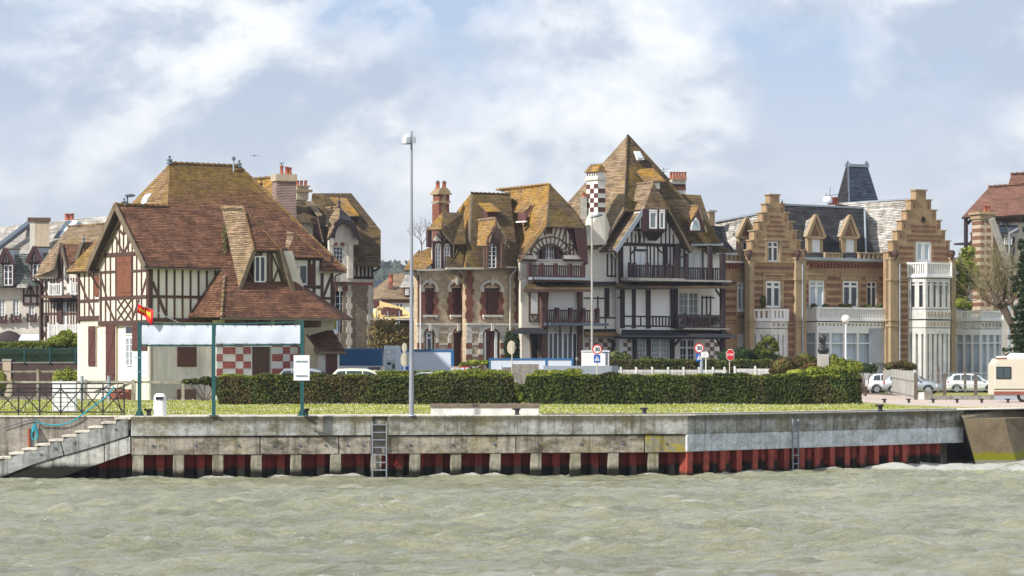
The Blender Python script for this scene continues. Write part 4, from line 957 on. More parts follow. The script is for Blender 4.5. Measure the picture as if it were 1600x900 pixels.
def villa_gold():
    f = Face(740, 213, 30); fa = offset(f, -0.9); fg = offset(f, 1.0)
    root = thing('stone_villa', f.w(0, 0, -4), 'rubble and red brick villa with mustard mossy roofs and shuttered arched windows', 'villa')
    # walls
    hb = [(757, 450, 780, 492), (756, 517, 780, 575)]; ha = [(664, 450, 678, 492), (706, 450, 721, 492), (664, 520, 678, 575), (709, 520, 721, 575)]
    b = MB(); b.wall(f, [(728, 418), (818, 418), (818, 617), (728, 617)], 'rubble', hb, rev=0.25, thick=0.5, mr='brick_red'); b.build('wall', root)
    b = MB(); b.wall(fa, [(652, 421), (730, 421), (730, 617), (652, 617)], 'rubble', ha, rev=0.25, thick=0.5, mr='brick_red'); b.build('wall', root)
    b = MB(); b.wall(fg, [(815, 405), (906, 405), (912, 440), (912, 617), (815, 617)], 'cream', [(838, 384, 882, 431), (857, 457, 903, 484), (857, 519, 903, 575)] if 0 else [(857, 457, 903, 495), (857, 519, 903, 575), (829, 520, 842, 575)], rev=0.2, thick=0.4); b.build('wall', root)
    b = MB(); fbody(b, fa, 656, 735, 421, 9, 'rubble_grey', -0.6); fbody(b, f, 740, 816, 418, 10, 'rubble_grey', -0.6); fbody(b, fg, 820, 908, 412, 10, 'cream', -0.45); b.build('back_wall', root)
    # brick piers and quoins
    b = MB(); quoins(b, f, 729, 738, 423, 507, 'brick_red', o1=0.05); b.build('brick_pier', root)
    b = MB(); quoins(b, f, 806, 816, 423, 505, 'brick_red', o1=0.05); b.build('brick_pier', root)
    b = MB(); quoins(b, fa, 653, 658.5, 430, 507, 'brick_red', o1=0.04, both=False, jog=1.5); b.build('brick_pier', root)
    for ff, x0, x1 in ((fa, 664, 678), (fa, 706, 721), (f, 757, 780)):
        b = MB(); quoins(b, ff, x0-5, x0, 456, 500, 'brick_red', o1=0.035); quoins(b, ff, x1, x1+5, 456, 500, 'brick_red', o1=0.035); stone_arch(b, ff, x0-1, x1+1, 445, 452, 'brick_red', 0.05, 3.5); b.build('brick_surround', root)
        b = MB(); stone_arch(b, ff, x0-3, x1+3, 441, 452, 'stone_white', 0.085, 4.2); c = (x0+x1)/2; b.pbox(ff, c-2, 434, c+2, 445, 0.05, 0.14, 'stone_white'); b.pbox(ff, x0-7, 449, x0-1.5, 456, 0.0, 0.08, 'stone_white'); b.pbox(ff, x1+1.5, 449, x1+7, 456, 0.0, 0.08, 'stone_white'); b.build('stone_surround', root)
        b = MB(); b.pbox(ff, x0-4, 492, x1+4, 495.5, 0.0, 0.24, 'stone_white'); b.pbox(ff, x0-3, 495.5, x0-0.5, 499, 0.0, 0.14, 'stone_white'); b.pbox(ff, x1+0.5, 495.5, x1+3, 499, 0.0, 0.14, 'stone_white'); b.build('window_sill', root)
        shutters(root, ff, x0, 452, x1, 492, 'shutter_dark', 2 if x1-x0 < 20 else 4, -0.12)
        b = MB(); b.pbox(ff, x0, 447, x1, 492, -0.25, -0.2, 'glass'); b.build('window', root)
    b = MB(); b.pbox(fa, 650, 505, 729, 508.5, 0.0, 0.16, 'stone_white'); b.build('string_course', root); b = MB(); b.pbox(f, 728, 505, 817, 508.5, 0.0, 0.16, 'stone_white'); b.build('string_course', root)
    # banded ground floor
    for ff, x0, x1 in ((fa, 652, 729), (f, 728, 817)):
        for a_, c_ in ((508.5, 512),): b = MB(); b.pbox(ff, x0, a_, x1, c_, -.02, .045, 'stone_white'); b.build('stone_band', root)
    for ff, x0, x1 in ((fa, 686, 699.5), (f, 738, 747), (f, 791, 803)):
        b = MB()
        for y in range(518, 600, 18): b.pbox(ff, x0, y, x1, y+3, -.02, .06, 'stone_white')
        b.build('stone_strips', root)
    for ff, piers in ((fa, [(652, 661), (681, 685), (700, 705), (724, 729)]), (f, [(728, 737), (748, 754), (782, 790), (804, 817)])):
        for x0, x1 in piers:
            b = MB()
            for k, y in enumerate(range(509, 617, 9)):
                m = ('stone_white', 'brick_red')[k % 2] if k > 1 else 'stone_white'
                b.pbox(ff, x0, y+0.2, x1, y+8.8, -0.02, 0.05 if m == 'stone_white' else 0.04, m)
            b.build('banded_pier', root)
    for ff, x0, x1 in ((fa, 664, 678), (fa, 709, 721), (f, 756, 780)):
        b = MB(); stone_arch(b, ff, x0-2, x1+2, 512, 524, 'stone_white', 0.07, 4.5); c = (x0+x1)/2; b.pbox(ff, c-2.2, 505, c+2.2, 517, 0.05, 0.2, 'stone_white'); b.build('stone_surround', root)
        b = MB(); stone_arch(b, ff, x0, x1, 515, 524, 'brick_red', 0.05, 2.5); b.build('brick_surround', root)
    window(root, fa, 667, 520, 676.5, 575, 1, 1, 'white', 'glass', transom=0.86, o=-0.15, fw=0.1)
    shutters(root, fa, 709, 520, 721, 600, 'shutter_dark', 2, -0.15, 'door')
    shutters(root, f, 759.5, 518, 773, 600, 'shutter_dark', 2, -0.1, 'door'); b = MB(); b.pbox(f, 757, 518, 759.3, 600, -0.1, 0.0, 'white'); b.pbox(f, 773.2, 518, 777, 600, -0.1, 0.0, 'white'); b.build('door_frame', root)
    for x, ff in ((657, fa), (726, fa), (797, f)):
        b = MB(); b.path([ff.p(x-8 if x != 797 else x+9, 422, .6), ff.p(x, 432, 0.16), ff.p(x, 560, 0.16)], 0.06, 'gutter', 7); b.build('downpipe', root)
    b = MB(); b.bar(fa.p(652, 422, .65), fa.p(704, 421, .65), .14, .12, 'gutter'); b.build('gutter', root); b = MB(); b.bar(f.p(697, 419.5, .7), f.p(766, 419.5, .7), .14, .12, 'gutter'); b.build('gutter', root); b = MB(); b.bar(f.p(782, 417, .6), f.p(812, 419, .6), .14, .12, 'gutter'); b.build('gutter', root)
    # ---- central pavilion roof
    b = MB(); G_ = 'tile_olive'
    RP(b, f, [(736, 302, -3.8), (797, 304, -3.8), (806, 378, -0.9), (732, 378, -0.9)], G_)
    RP(b, f, [(732, 378, -0.9), (806, 378, -0.9), (820, 419, 0.7), (727, 419, .7)], G_)
    RP(b, f, [(736, 302, -3.8), (732, 378, -0.9), (727, 378, -2.4), (724, 333, -5.2), (713, 331, -7.5)], 'tile_gold')
    RP(b, f, [(732, 378, -0.9), (727, 419, .7), (722, 419, 0.2), (727, 378, -2.4)], 'tile_gold')
    RP(b, f, [(727, 378, -1.4), (722, 419, 0.5), (697, 420, .6), (713, 396, -0.4), (724, 360, -1.8)], G_)
    RP(b, f, [(736, 302, -3.8), (713, 331, -7.5), (735, 330, -10), (797, 306, -5.5), (797, 304, -3.8)], G_)
    ridge_tiles(b, f.p(736, 302, -3.8), f.p(797, 304, -3.8), G_, 0.08); b.build('roof', root, 'olive tiled roof of the central pavilion')
    b = MB(); RP(b, f, [(724, 350, -3.0), (731, 419, -.2), (697, 420, .3), (700, 370, -2.5)], G_, .1); b.build('roof', root)
    # small shed vent
    b = MB(); RP(b, f, [(747, 317, -2.9), (768, 317, -2.9), (783, 330.5, -1.6), (760, 330.5, -1.6)], 'tile_gold', 0.08); b.pbox(offset(f, -1.9), 762, 330.5, 780, 343, -1, 0, 'shutter_dark'); b.build('dormer', root)
    # middle dormer
    fq = offset(f, 0.75); d = MB(); RP(d, fq, [(748, 345, -2.6), (775, 341.5, -0.4), (763, 384, 0.8), (745, 384, -0.7)], 'tile_gold', 0.1); RP(d, fq, [(748, 345, -2.6), (775, 341.5, -0.4), (797, 386, 0.8), (790, 384, -0.7)], G_, 0.1)
    ridge_tiles(d, fq.p(748, 345, -2.6), fq.p(775, 341.5, -0.4), 'tile_tan', 0.1, 0.3); dm = d.build('dormer', root)
    fd = offset(f, 0.9); b = MB(); b.wall(fd, [(757, 382), (775, 350), (791, 380), (791, 419), (757, 419)], 'timber_mid', [(762, 381, 776, 419)], rev=0.15, thick=0.2, mr='wood_red'); b.build('wall', dm)
    window(dm, fd, 762, 380, 776, 419, 2, 6, 'white', 'glass', arch=0.4, cm='wood_red', o=-0.08, mw=0.04)
    t = MB(); fo = offset(f, 1.45)
    for a, c in (((774.5, 345), (774.5, 372)), ((768, 358), (781, 358)), ((768, 366), (775, 357)), ((781, 366), (775, 357)), ((763, 384), (766, 392)), ((790, 384), (785, 392))): t.beam(fo, fo.uz(*a), fo.uz(*c), 0.09, 0, 0.08, 'timber_mid')
    pts = [(774.5+13*math.cos(a), 378-17*math.sin(a)) for a in [math.pi*k/10 for k in range(11)]]
    for a, c in zip(pts[:-1], pts[1:]): t.beam(fo, fo.uz(*a), fo.uz(*c), 0.13, 0, 0.09, 'timber_mid')
    t.beam(fo, fo.uz(761.5, 376), fo.uz(761.5, 419), 0.12, -.1, 0.06, 'timber_mid'); t.beam(fo, fo.uz(784, 374), fo.uz(784, 419), 0.12, -.1, 0.06, 'timber_mid'); t.build('gable_ornament', dm)
    # left dormer block
    d = MB(); RP(d, fa, [(692, 331, -2.2), (724, 333, -2.2), (728, 381, 0.6), (708, 381, 0.6), (689, 358, 0.5)], G_, 0.12); RP(d, fa, [(692, 331, -2.2), (689, 358, .5), (667, 359, .5), (684, 338, -1.5)], 'tile_gold', 0.12)
    dm = d.build('dormer', root); fl = offset(fa, 0.1)
    b = MB(); b.wall(fl, [(676, 380), (688, 358), (696, 362), (709, 381), (709, 420), (676, 420)], 'cream', [(680, 384, 688.5, 420), (694, 384, 702.5, 420)], rev=0.12, thick=0.2, mr='wood_red'); b.pbox(fl, 670, 360, 676, 386, -0.4, -0.1, 'wood_red'); b.build('wall', dm)
    window(dm, fl, 680, 380.5, 689, 419, 2, 6, 'white', 'glass', arch=0.4, cm='wood_red', o=-0.06); window(dm, fl, 694, 380.5, 703, 419, 2, 6, 'white', 'glass', arch=0.4, cm='wood_red', o=-0.06)
    t = MB(); t.vbeams(fl, [677.5, 691, 705.5], 376, 420, 0.2, 'wood_red'); 
    for a, c in (((691, 376), (688, 359)), ((691, 376), (683, 366)), ((691, 376), (696, 364)), ((691, 376), (702, 374)), ((678, 379), (705, 379))): t.pbeam(fl, a, c, 0.1, 'timber_mid')
    for cx in (684.5, 698.3):
        pts = [(cx+6.3*math.cos(a), 386-8.5*math.sin(a)) for a in [math.pi*k/8 for k in range(9)]]
        for a, c in zip(pts[:-1], pts[1:]): t.pbeam(fl, a, c, 0.13, 'wood_red', 0, 0.05)
    t.build('timber_frame', dm)
    # low left roof
    b = MB(); RP(b, fa, [(676, 384, -1.6), (676, 410, .3), (662, 422, 0.7), (631, 422, 0.7), (645, 405, -.3), (652, 396, -0.8)], 'tile_gold'); RP(b, fa, [(652, 396, -.8), (645, 405, -.3), (631, 422, .7), (640, 405, -4), (655, 390, -4)], 'tile_gold'); b.build('roof', root)
    # chimney
    ch = offset(fa, -4.0); b = MB(); b.pbox(ch, 686, 320, 701, 385, -.9, 0, 'stone_tan'); b.pbox(ch, 685, 318, 689, 385, -.92, 0.05, 'brick_red'); b.pbox(ch, 697, 318, 701.5, 360, -.3, 0.05, 'brick_red'); b.pbox(ch, 686, 304, 702, 314, -.9, 0.03, 'brick_red'); b.pbox(ch, 691, 304, 696, 320, -.5, .08, 'stone_tan')
    b.pbox(ch, 684, 314, 703, 317, -1.0, 0.12, 'stone_tan'); b.pbox(ch, 683, 301, 704, 304, -1.05, .18, 'stone_tan'); b.pbox(ch, 685, 297, 702, 301, -.95, .1, 'stone_tan'); b.pbox(ch, 687, 294, 700, 297, -.85, .05, 'stone_tan')
    c = b.build('chimney', root)
    for x in (684, 694): q = MB(); p = ch.p(x, 294.5, -0.5); pot(q, p, 0.45, 0.16); q.lathe(p+V((0, 0, .45)), [(.08, 0), (.12, .05), (.05, .12)], 'lead_dark', 8); q.build('chimney_pot', c)
    # ---- right pavilion with the arched balcony gable
    b = MB()
    RP(b, fg, [(859, 287, -2.0), (852.5, 353, 0.5), (810, 409, 0.5), (803, 385, -4.6), (797, 304, -7.0), (776, 296, -8.6)], 'tile_gold', 0.14)
    RP(b, fg, [(859, 287, -2.0), (899, 329, -0.8), (914, 356, .5), (852.5, 353.5, .5)], G_, 0.14); RP(b, fg, [(859, 287, -2.0), (899, 329, -.8), (916, 354, .1), (919, 412, .1), (912, 412, -5), (895, 360, -8), (800, 330, -8.6)], 'tile_olive', 0.14)
    RP(b, fg, [(803, 380, -3.4), (812, 380, -2.6), (812, 418, -0.4), (784, 418, -0.4), (790, 396, -1.5)], G_, 0.1)
    ridge_tiles(b, fg.p(776, 297, -8.6), fg.p(859, 288, -2), 'tile_gold', 0.09, 0.42); rf = b.build('roof', root, 'golden tiled roof running back from the balcony gable')
    b = MB(); RP(b, fg, [(843, 308, -3.2), (818, 332, -2.8), (800, 331.5, -4.2), (812, 312, -5.2)], 'tile_gold', 0.09); b.mesh([fg.p(809, 332, -3.4), fg.p(821, 332, -2.6), fg.p(838, 316, -2.6), fg.p(820, 346, -2.4), fg.p(809, 346, -3.3)], [(0, 4, 3, 1), (1, 3, 2)], 'shutter_dark'); b.bar(fg.p(807, 347, -3.0), fg.p(823, 346, -2.2), 0.2, .1, 'white'); b.build('dormer', rf)
    b = MB(); b.wall(fg, [(824, 410), (810, 408), (853, 352), (903, 352), (918, 408)], 'cream', [[(838, 407), (838, 398), (843, 388), (851, 383), (860, 382), (869, 384), (877, 389), (882, 398), (882, 407)]], rev=0.5, thick=0.2, mr='wood_red'); b.wall(fg, [(812, 405), (838, 405), (838, 436), (812, 436)], 'cream', thick=.2); b.wall(fg, [(882, 405), (910, 405), (910, 436), (882, 436)], 'cream', thick=.2); b.pbox(fg, 838, 378, 882, 436, -0.7, -0.6, 'wood_red'); b.build('gable_wall', root)
    t = MB(); T = 'timber_mid'; ac = (860, 407)
    def arc(rx, ry): return [(ac[0]+rx*math.cos(a), ac[1]-ry*math.sin(a)) for a in [math.pi*k/14 for k in range(15)]]
    for rx, ry, w in ((23, 25, 0.16), (33, 37, 0.1)):
        ps = arc(rx, ry)
        for a, c in zip(ps[:-1], ps[1:]): t.pbeam(fg, a, c, w, T)
    for k in range(1, 14):
        a = math.pi*k/14; t.pbeam(fg, (ac[0]+24*math.cos(a), ac[1]-26*math.sin(a)), (ac[0]+33*math.cos(a), ac[1]-37*math.sin(a)), 0.08, T)
    for a, c in (((852, 368), (848, 355)), ((866, 369), (870, 354)), ((873, 371), (878, 354)), ((879, 376), (884, 354)), ((884, 354), (884, 400)), ((890, 362), (890, 400)), ((896, 372), (896, 400)), ((884, 381), (896, 384)), ((885, 399), (897, 386)), ((842, 372), (838, 378)), ((829, 398), (830, 388)), ((822, 398), (832, 398))): t.pbeam(fg, a, c, 0.1, T)
    t.pbeam(fg, (812, 405), (851, 354), 0.2, 'timber'); t.build('timber_frame', root)
    b = MB(); b.pbox(fg, 852, 353, 863, 366, 0.0, 0.06, 'stone_tan'); b.pbox(fg, 853, 354, 862, 365, 0.06, 0.09, 'shutter_dark'); b.build('vent', root)
    for x0, x1 in ((812, 837), (879, 911)): b = MB(); b.pbox(fg, x0, 399, x1, 405, -0.1, 0.2, 'stone_white'); b.pbox(fg, x0+1, 405, x1-1, 408, -0.1, 0.12, 'wood_red'); b.build('cornice', root)
    fi = offset(fg, -0.45)
    for x0, x1, c_ in ((837, 842, 1), (849, 865, 4), (872, 878, 2)): window(root, fi, x0, 384 if x1-x0 > 9 else 389, x1, 432, c_, 5, 'white', 'glass', o=0.0, fw=0.06)
    b = MB(); b.vbeams(fi, [845.5, 868.5], 382, 432, 0.3, 'wood_red', 0, 0.35); b.build('post', root)
    fr = offset(fg, 0.9)
    balustrade(root, fr, 826, 912, 414.5, 433, 'wood_red', 0, 0.17, 0.07, 0.1, (827, 846, 868, 890, 911), 0.24)
    b = MB(); b.pbox(fg, 824, 434, 915, 438, -0.2, 1.1, 'zinc'); b.pbox(fg, 826, 438, 912, 441, -0.2, .9, 'timber_mid'); RP(b, fg, [(826, 441, 0.1), (914, 441, 0.1), (922, 452, 1.3), (818, 452, 1.3)], G_, 0.1); b.bar(fg.p(818, 454, 1.3), fg.p(924, 454, 1.3), .12, .2, 'timber_mid'); b.build('balcony_floor', root)
    window(root, fg, 857, 457, 903, 495, 1, 1, 'roller', 'roller', o=-0.1, fw=0.05)
    t = MB(); t.vbeams(fg, [827, 841, 851, 907], 455, 503, 0.13, T); t.pbeam(fg, (848, 455), (848, 617), 0.5, 'timber_mid', 0.0, 0.3); t.pbeam(fg, (905, 455), (905, 617), 0.35, T, 0.0, 0.2); t.hbeams(fg, [492, 502], 826, 846, 0.1, T); t.pbeam(fg, (831, 493), (836, 502), .08, T); t.pbeam(fg, (841, 493), (836, 502), .08, T); t.pbeam(fg, (857, 456), (851, 500), .1, T)
    t.pbeam(fg, (828, 520), (831, 575), .12, T); t.pbeam(fg, (843, 520), (840, 575), .12, T); t.build('timber_frame', root)
    MB().pbox(fg, 829, 458, 840, 490, -0.05, 0.03, 'roller').build('window', root)
    balustrade(root, fr, 848, 934, 484, 504, 'wood_red', 0, 0.15, 0.06, 0.1, (849, 870, 891, 911, 933), 0.26, pm='wood_red')
    b = MB(); b.pbox(fg, 846, 505, 938, 509, -0.2, 1.15, 'lead_dark'); b.build('balcony_floor', root)
    b = MB()
    for x in (852, 875, 892, 908): b.bar(fg.p(x, 509, .9), fg.p(x, 522, 0.1), .12, .12, 'timber')
    b.build('bracket', root)
    b = MB(); RP(b, fg, [(812, 512, 0.0), (850, 512, 0.0), (856, 519, 1.2), (800, 519, 1.2)], 'slate_dark', 0.12); b.build('canopy', root)
    window(root, fg, 857, 519, 903, 575, 6, 1, 'white', 'glass', o=-0.1, fw=0.1, mw=0.1)
    MB().pbox(fg, 829, 520, 842, 600, -.2, -.14, 'ink').build('door', root)
    b = MB(); a, c = fg.p(914, 356, .55), fg.p(919, 412, .55); b.slab([a, fg.p(898, 356, .5), fg.p(905, 400, .5), c], 0.1, 'wood_red', side=V((0, -1, 0))); b.slab([fg.p(884, 354, -.0), fg.p(914, 356, .5), fg.p(918, 411, .5), fg.p(906, 408, -.0)], 0.06, 'wood_red', side=V((0, -1, 0))); b.build('soffit', root)
    cr = MB(); pts, nr = blob_points([(*f.p(800, 540, 0.4), 0.55, 0.3, 1.1), (*f.p(802, 560, 0.4), 0.6, 0.35, 0.9)], 1800, 4); leaves(pts, nr, 0.12, 'leaf_dark', 'climber', root, seed=8)
villa_gold()

def villa_tall():
    f = Face(975, 221, 30); root = thing('timber_villa', f.w(0, 0, -4), 'tall white villa with dark timber balconies under a steep pyramid roof', 'villa')
    O_ = 'tile_olive'; TN = 'tile_tan'; T = 'timber_plum'
    fb = offset(f, -1.0); fl = offset(f, -0.6)
    # walls
    b = MB(); b.wall(f, [(968, 383), (1056, 383), (1056, 617), (968, 617)], 'white', [(993, 392, 1009, 436), (993, 452, 1010, 494), (1016, 452, 1049, 494), (994, 528, 1009, 575), (1017, 528, 1046, 575)], rev=0.18, thick=0.5)
    b.wall(f, [(968, 384), (1004, 329), (1044, 329), (1058, 350), (1062, 384)], 'white', thick=0.3); b.build('wall', root)
    b = MB(); b.wall(fb, [(1050, 380), (1130, 380), (1130, 617), (1050, 617)], 'white', [(1074, 394, 1096, 438), (1060, 456, 1092, 500), (1061, 529, 1086, 580)], rev=0.15, thick=0.5); b.build('wall', root)
    b = MB(); b.wall(fl, [(908, 380), (970, 380), (970, 617), (908, 617)], 'cream_light', [(951, 451, 961, 494)], rev=0.18, thick=0.5); b.build('wall', root)
    b = MB(); fbody(b, fl, 912, 975, 380, 11, 'cream_light', -.55); fbody(b, f, 975, 1055, 384, 10, 'cream_light', -.55); fbody(b, fb, 1055, 1126, 384, 10, 'cream_light', -.55); b.build('back_wall', root)
    # ---- pyramid
    b = MB(); ap = (981, 211, -4.8)
    RP(b, f, [ap, (974, 330, 0.2), (940, 384, 0.2), (905, 384, -1.6), (855, 352, -7.5)], TN, 0.16)  # light and shade of the two sides put into the tile colours
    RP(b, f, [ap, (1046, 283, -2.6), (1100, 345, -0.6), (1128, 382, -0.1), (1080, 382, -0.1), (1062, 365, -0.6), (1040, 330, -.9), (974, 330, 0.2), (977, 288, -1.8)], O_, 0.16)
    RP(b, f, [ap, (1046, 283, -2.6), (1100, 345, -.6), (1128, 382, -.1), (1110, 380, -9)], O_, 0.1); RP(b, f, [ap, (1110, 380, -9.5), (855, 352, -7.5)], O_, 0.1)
    b.tube(f.p(981, 211, -4.8), f.p(977, 290, -1.7), 0.09, 0.09, O_); b.tube(f.p(*ap), f.p(1046, 282, -2.6), 0.07, 0.07, O_)
    rf = b.build('roof', root, 'steep pyramid roof, sunlit tan on the left and shaded olive on the right')
    b = MB(); s = V((0, -0.06, 0.04)); c = [f.p(990, 237, -3.6), f.p(1000, 237.5, -3.45), f.p(1007, 250, -2.9), f.p(995, 251, -3.0)]
    b.slab([q+s for q in c], 0.1, 'white', 'zinc', side=V((.3, -.7, .5))); b.slab([q+s*2 for q in [f.p(992, 238.5, -3.5), f.p(999.5, 239, -3.4), f.p(1004.5, 248.5, -2.95), f.p(996, 249, -3.0)]], 0.06, 'glass_pale', 'white', side=V((.3, -.7, .5))); b.build('roof_window', rf)
    b = MB(); RP(b, f, [(993, 265, -2.9), (1020, 262, -3.0), (1040, 283, -1.4), (1008, 283, -1.2)], 'tile_gold', 0.1); b.pbox(offset(f, -1.6), 1012, 284, 1031, 295, -.8, 0, 'white'); b.build('dormer', root)
    # gable wing
    b = MB()
    RP(b, f, [(975, 290, -3.2), (1021, 285, -0.6), (1006, 327, 1.0), (962, 392, 1.0), (925, 393, -1.2), (945, 350, -3.0)], TN, 0.14)
    RP(b, f, [(1021, 285, -0.6), (1046, 327, 1.0), (1006, 327, 1.0)], 'tile_olive', 0.14)
    RP(b, f, [(1021, 285, -.6), (975, 290, -3.2), (1056, 380, -1), (1078, 393, -.6), (1083, 393, 1.0), (1068, 365, 1), (1046, 327, 1.0)], O_, 0.14)
    ridge_tiles(b, f.p(975, 290, -3.2), f.p(1021, 285, -.6), TN, 0.11, 0.4); b.bar(f.p(1006, 328, 1.05), f.p(962, 393, 1.05), .08, .3, 'zinc'); b.build('roof', root, 'tan tiled roof of the front gable')
    b = MB(); b.slab([f.p(1046, 329, .9), f.p(1040, 329, .05), f.p(1062, 366, .05), f.p(1074, 390, .4), f.p(1083, 393, .95), f.p(1068, 365, .95)], 0.06, 'wood_red', side=V((-.3, -1, 0))); b.build('soffit', root)
    # low left roofs
    b = MB(); RP(b, fl, [(915, 370, 0.1), (950, 370, 0.1), (962, 392, 1.2), (916, 392, 1.2)] if 0 else [(922, 375, 0.0), (938, 374, 0.0), (935, 388, 0.9), (912, 388, 0.9)], 'tile_gold', 0.1); b.build('roof', root)
    # oriel
    fo = offset(f, 1.1); b = MB(); b.pbox(fo, 1004, 327, 1041, 360, -1.3, 0.0, 'wood_red'); o_ = b.build('oriel', root)
    c = [fo.p(1000, 359, 0.15), fo.p(1042, 359, .15), fo.p(1042, 359, -1.1), fo.p(1000, 359, -1.1)]; q = MB(); q.slab(c, 0.12, T, side=V((0, 0, 1))); tip = [f.p(1014, 376, .3), f.p(1026, 376, .3), f.p(1026, 376, 0), f.p(1014, 376, 0)]
    c2 = [fo.p(1004, 361, 0), fo.p(1039, 361, 0), fo.p(1039, 361, -1.1), fo.p(1004, 361, -1.1)]; q.hexa([tip[0], tip[1], tip[2], tip[3], c2[0], c2[1], c2[2], c2[3]], T); q.build('bracket', o_)
    for x0, x1 in ((1014, 1026), (1029.5, 1038)): window(o_, fo, x0, 331, x1, 357.5, 1, 1, 'white', 'glass_curtain', o=0.03, fw=0.1)
    fs = Face(0, 1, -60); fs.O = fo.p(1004, 578, 0).xy - fo.n*0; window(o_, fs, 1003.0 if 0 else fs_x(fs, -1.0), 331, fs_x(fs, -0.2), 357.5, 1, 1, 'white', 'glass', o=0.03, fw=0.08)
    t = MB(); t.vbeams(fo, [1012, 1028, 1040], 327, 359, 0.14, T, 0, 0.06)
    for x0, x1 in ((1013.5, 1026.5), (1030, 1039)): t.pbox(fo, x0, 327.5, x1, 330.5, 0.0, .05, 'white')
    t.build('frame', o_)
    # right dormer
    fd = offset(f, 0.3); b = MB(); RP(b, f, [(1075, 323, -1.6), (1092, 322, -0.6), (1080, 344, 0.6), (1079, 343, -.2)], 'tile_gold', 0.08); b.wall(fd, [(1074, 364), (1092, 327), (1104, 363)], 'timber', thick=0.15); ridge_tiles(b, f.p(1075, 323, -1.6), f.p(1092, 322, -.6), TN, 0.08, 0.3)
    RP(b, f, [(1075, 323, -1.6), (1092, 322, -.6), (1105, 363, .6), (1103, 350, -.6)], O_, 0.08); dm = b.build('dormer', root)
    arch = [(1079, 360), (1080.5, 352), (1084, 344), (1088, 340), (1092, 346), (1094, 354), (1094, 360)]
    b = MB(); b.slab([fd.p(x, y, 0.06) for x, y in arch], 0.1, 'white', side=V((fd.n.x, fd.n.y, 0))); w_ = b.build('window', dm); cx, cy = 1087, 352
    b = MB(); b.slab([fd.p(cx+(x-cx)*0.76, cy+(y-cy)*0.8, 0.08) for x, y in arch], 0.08, 'glass_pale', side=V((fd.n.x, fd.n.y, 0))); b.build('pane', w_)
    # far right lower roof
    b = MB(); RP(b, f, [(1062, 303, -5.5), (1095, 305, -5.5), (1114, 362, -1.5), (1080, 362, -1.5)], O_); RP(b, f, [(1080, 355, -2.2), (1114, 355, -2.2), (1128, 383, -.8), (1152, 396, -.4), (1120, 396, -.4), (1090, 385, -.4)], O_); RP(b, f, [(1108, 352, -4.2), (1132, 354, -4.2), (1137, 378, -2), (1152, 396, -.3), (1120, 396, -.3)], 'slate_dark'); b.build('roof', root)
    b = MB(); b.bar(f.p(1079, 382.5, .1), f.p(1127, 382.5, .1), .14, .14, 'zinc'); b.bar(f.p(1118, 396.5, -.2), f.p(1152, 396.5, -.2), .12, .12, 'zinc'); b.path([f.p(1079, 394, .7), f.p(1068, 400, .5), f.p(1054, 410, .1)], .05, 'lead_dark'); b.build('gutter', root)
    # chequered chimney
    fc = offset(f, -1.2); fc2 = Face(0, 1, -60); 
    chx = f.p(934, 340, 0.2); A = Face(0, 1, -55); A.O = chx.xy; Bf = Face(0, 1, 35); Bf.O = chx.xy
    ul = -(934-917)/21.7/0.574; ur = (946-934)/21.7/0.819
    z = lambda y: CH+(HZ-y)/F*A.O.y
    b = MB(); b.hexa([A.w(ul, z(332), 0), A.w(0, z(332), 0), Bf.w(ur, z(332), 0), Bf.w(ur, z(332), 0)+(A.w(ul, 0, 0)-A.w(0, 0, 0)), A.w(ul, z(268), 0), A.w(0, z(268), 0), Bf.w(ur, z(268), 0), Bf.w(ur, z(268), 0)+(A.w(ul, 0, 0)-A.w(0, 0, 0))], 'cream_light')
    base = [A.w(ul*1.35, z(384), 0.7), V(f.p(955, 366, .3)), V(f.p(950, 384, -.4)), A.w(ul*1.35, z(384), -2)]
    b.mesh([V(f.p(912, 384, .3)), V(f.p(946, 382, .5)), V(f.p(955, 360, -.1)), A.w(ul, z(332), 0), A.w(0, z(332), 0), Bf.w(ur, z(332), 0), A.w(ul-.6, z(384), -1.5), A.w(ul, z(332), -.5)], [(0, 1, 4, 3), (1, 2, 5, 4), (6, 0, 3, 7)], 'cream')
    chn = b.build('chimney', root, 'chequered white and brown chimney with a small tiled cap')
    b = MB()
    for r in range(6):
        y0 = 287+7.3*r
        for k in range(3):
            if (r+k) % 2 == 0: b.fbox(A, ul*(3-k)/3, ul*(2-k)/3, z(y0), z(y0+7.3), -.02, .015, 'shutter_dark')
        if r in (1, 3, 5): b.fbox(Bf, 0.02, ur, z(y0), z(y0+7.3), -.02, .015, 'shutter_dark')
    b.build('brick_checks', chn)
    b = MB(); b.fbox(A, ul-.08, .08, z(281), z(277), -.5, .1, 'stone_white'); b.fbox(Bf, -.08, ur+.08, z(281), z(277), -.5, .1, 'stone_white')
    for k in range(5): b.fbox(A, ul+.1+k*(-ul-.25)/4, ul+.22+k*(-ul-.25)/4, z(274), z(268.5), -.02, .03, 'ink')
    b.build('arcade', chn)
    b = MB(); e1 = A.w(ul-.12, z(268), .12); e2 = A.w(.1, z(268), .12); r1 = A.w(ul, z(255), -.35); r2 = A.w(-.05, z(255), -.35); b3 = Bf.w(ur+.1, z(268), .1); b4 = A.w(ul-.1, z(268), -.9)
    b.roof([e1, e2, r2, r1], 'tile_gold', .06); b.roof([e2, b3, r2], 'tile_gold', .06); b.roof([r1, r2, b3, b4], O_, .06); b.build('chimney_cap', chn)
    b = MB(); p = f.p(912, 330, -1.2); b.box(p.x-.22, p.x+.22, p.y-.3, p.y+.3, p.z-0.6, p.z+1.0, 'stone_grey'); pot(b, p+V((0, 0, 1.0)), .35, .14); b.build('chimney', root)
    fr = offset(f, -5.5); b = MB()
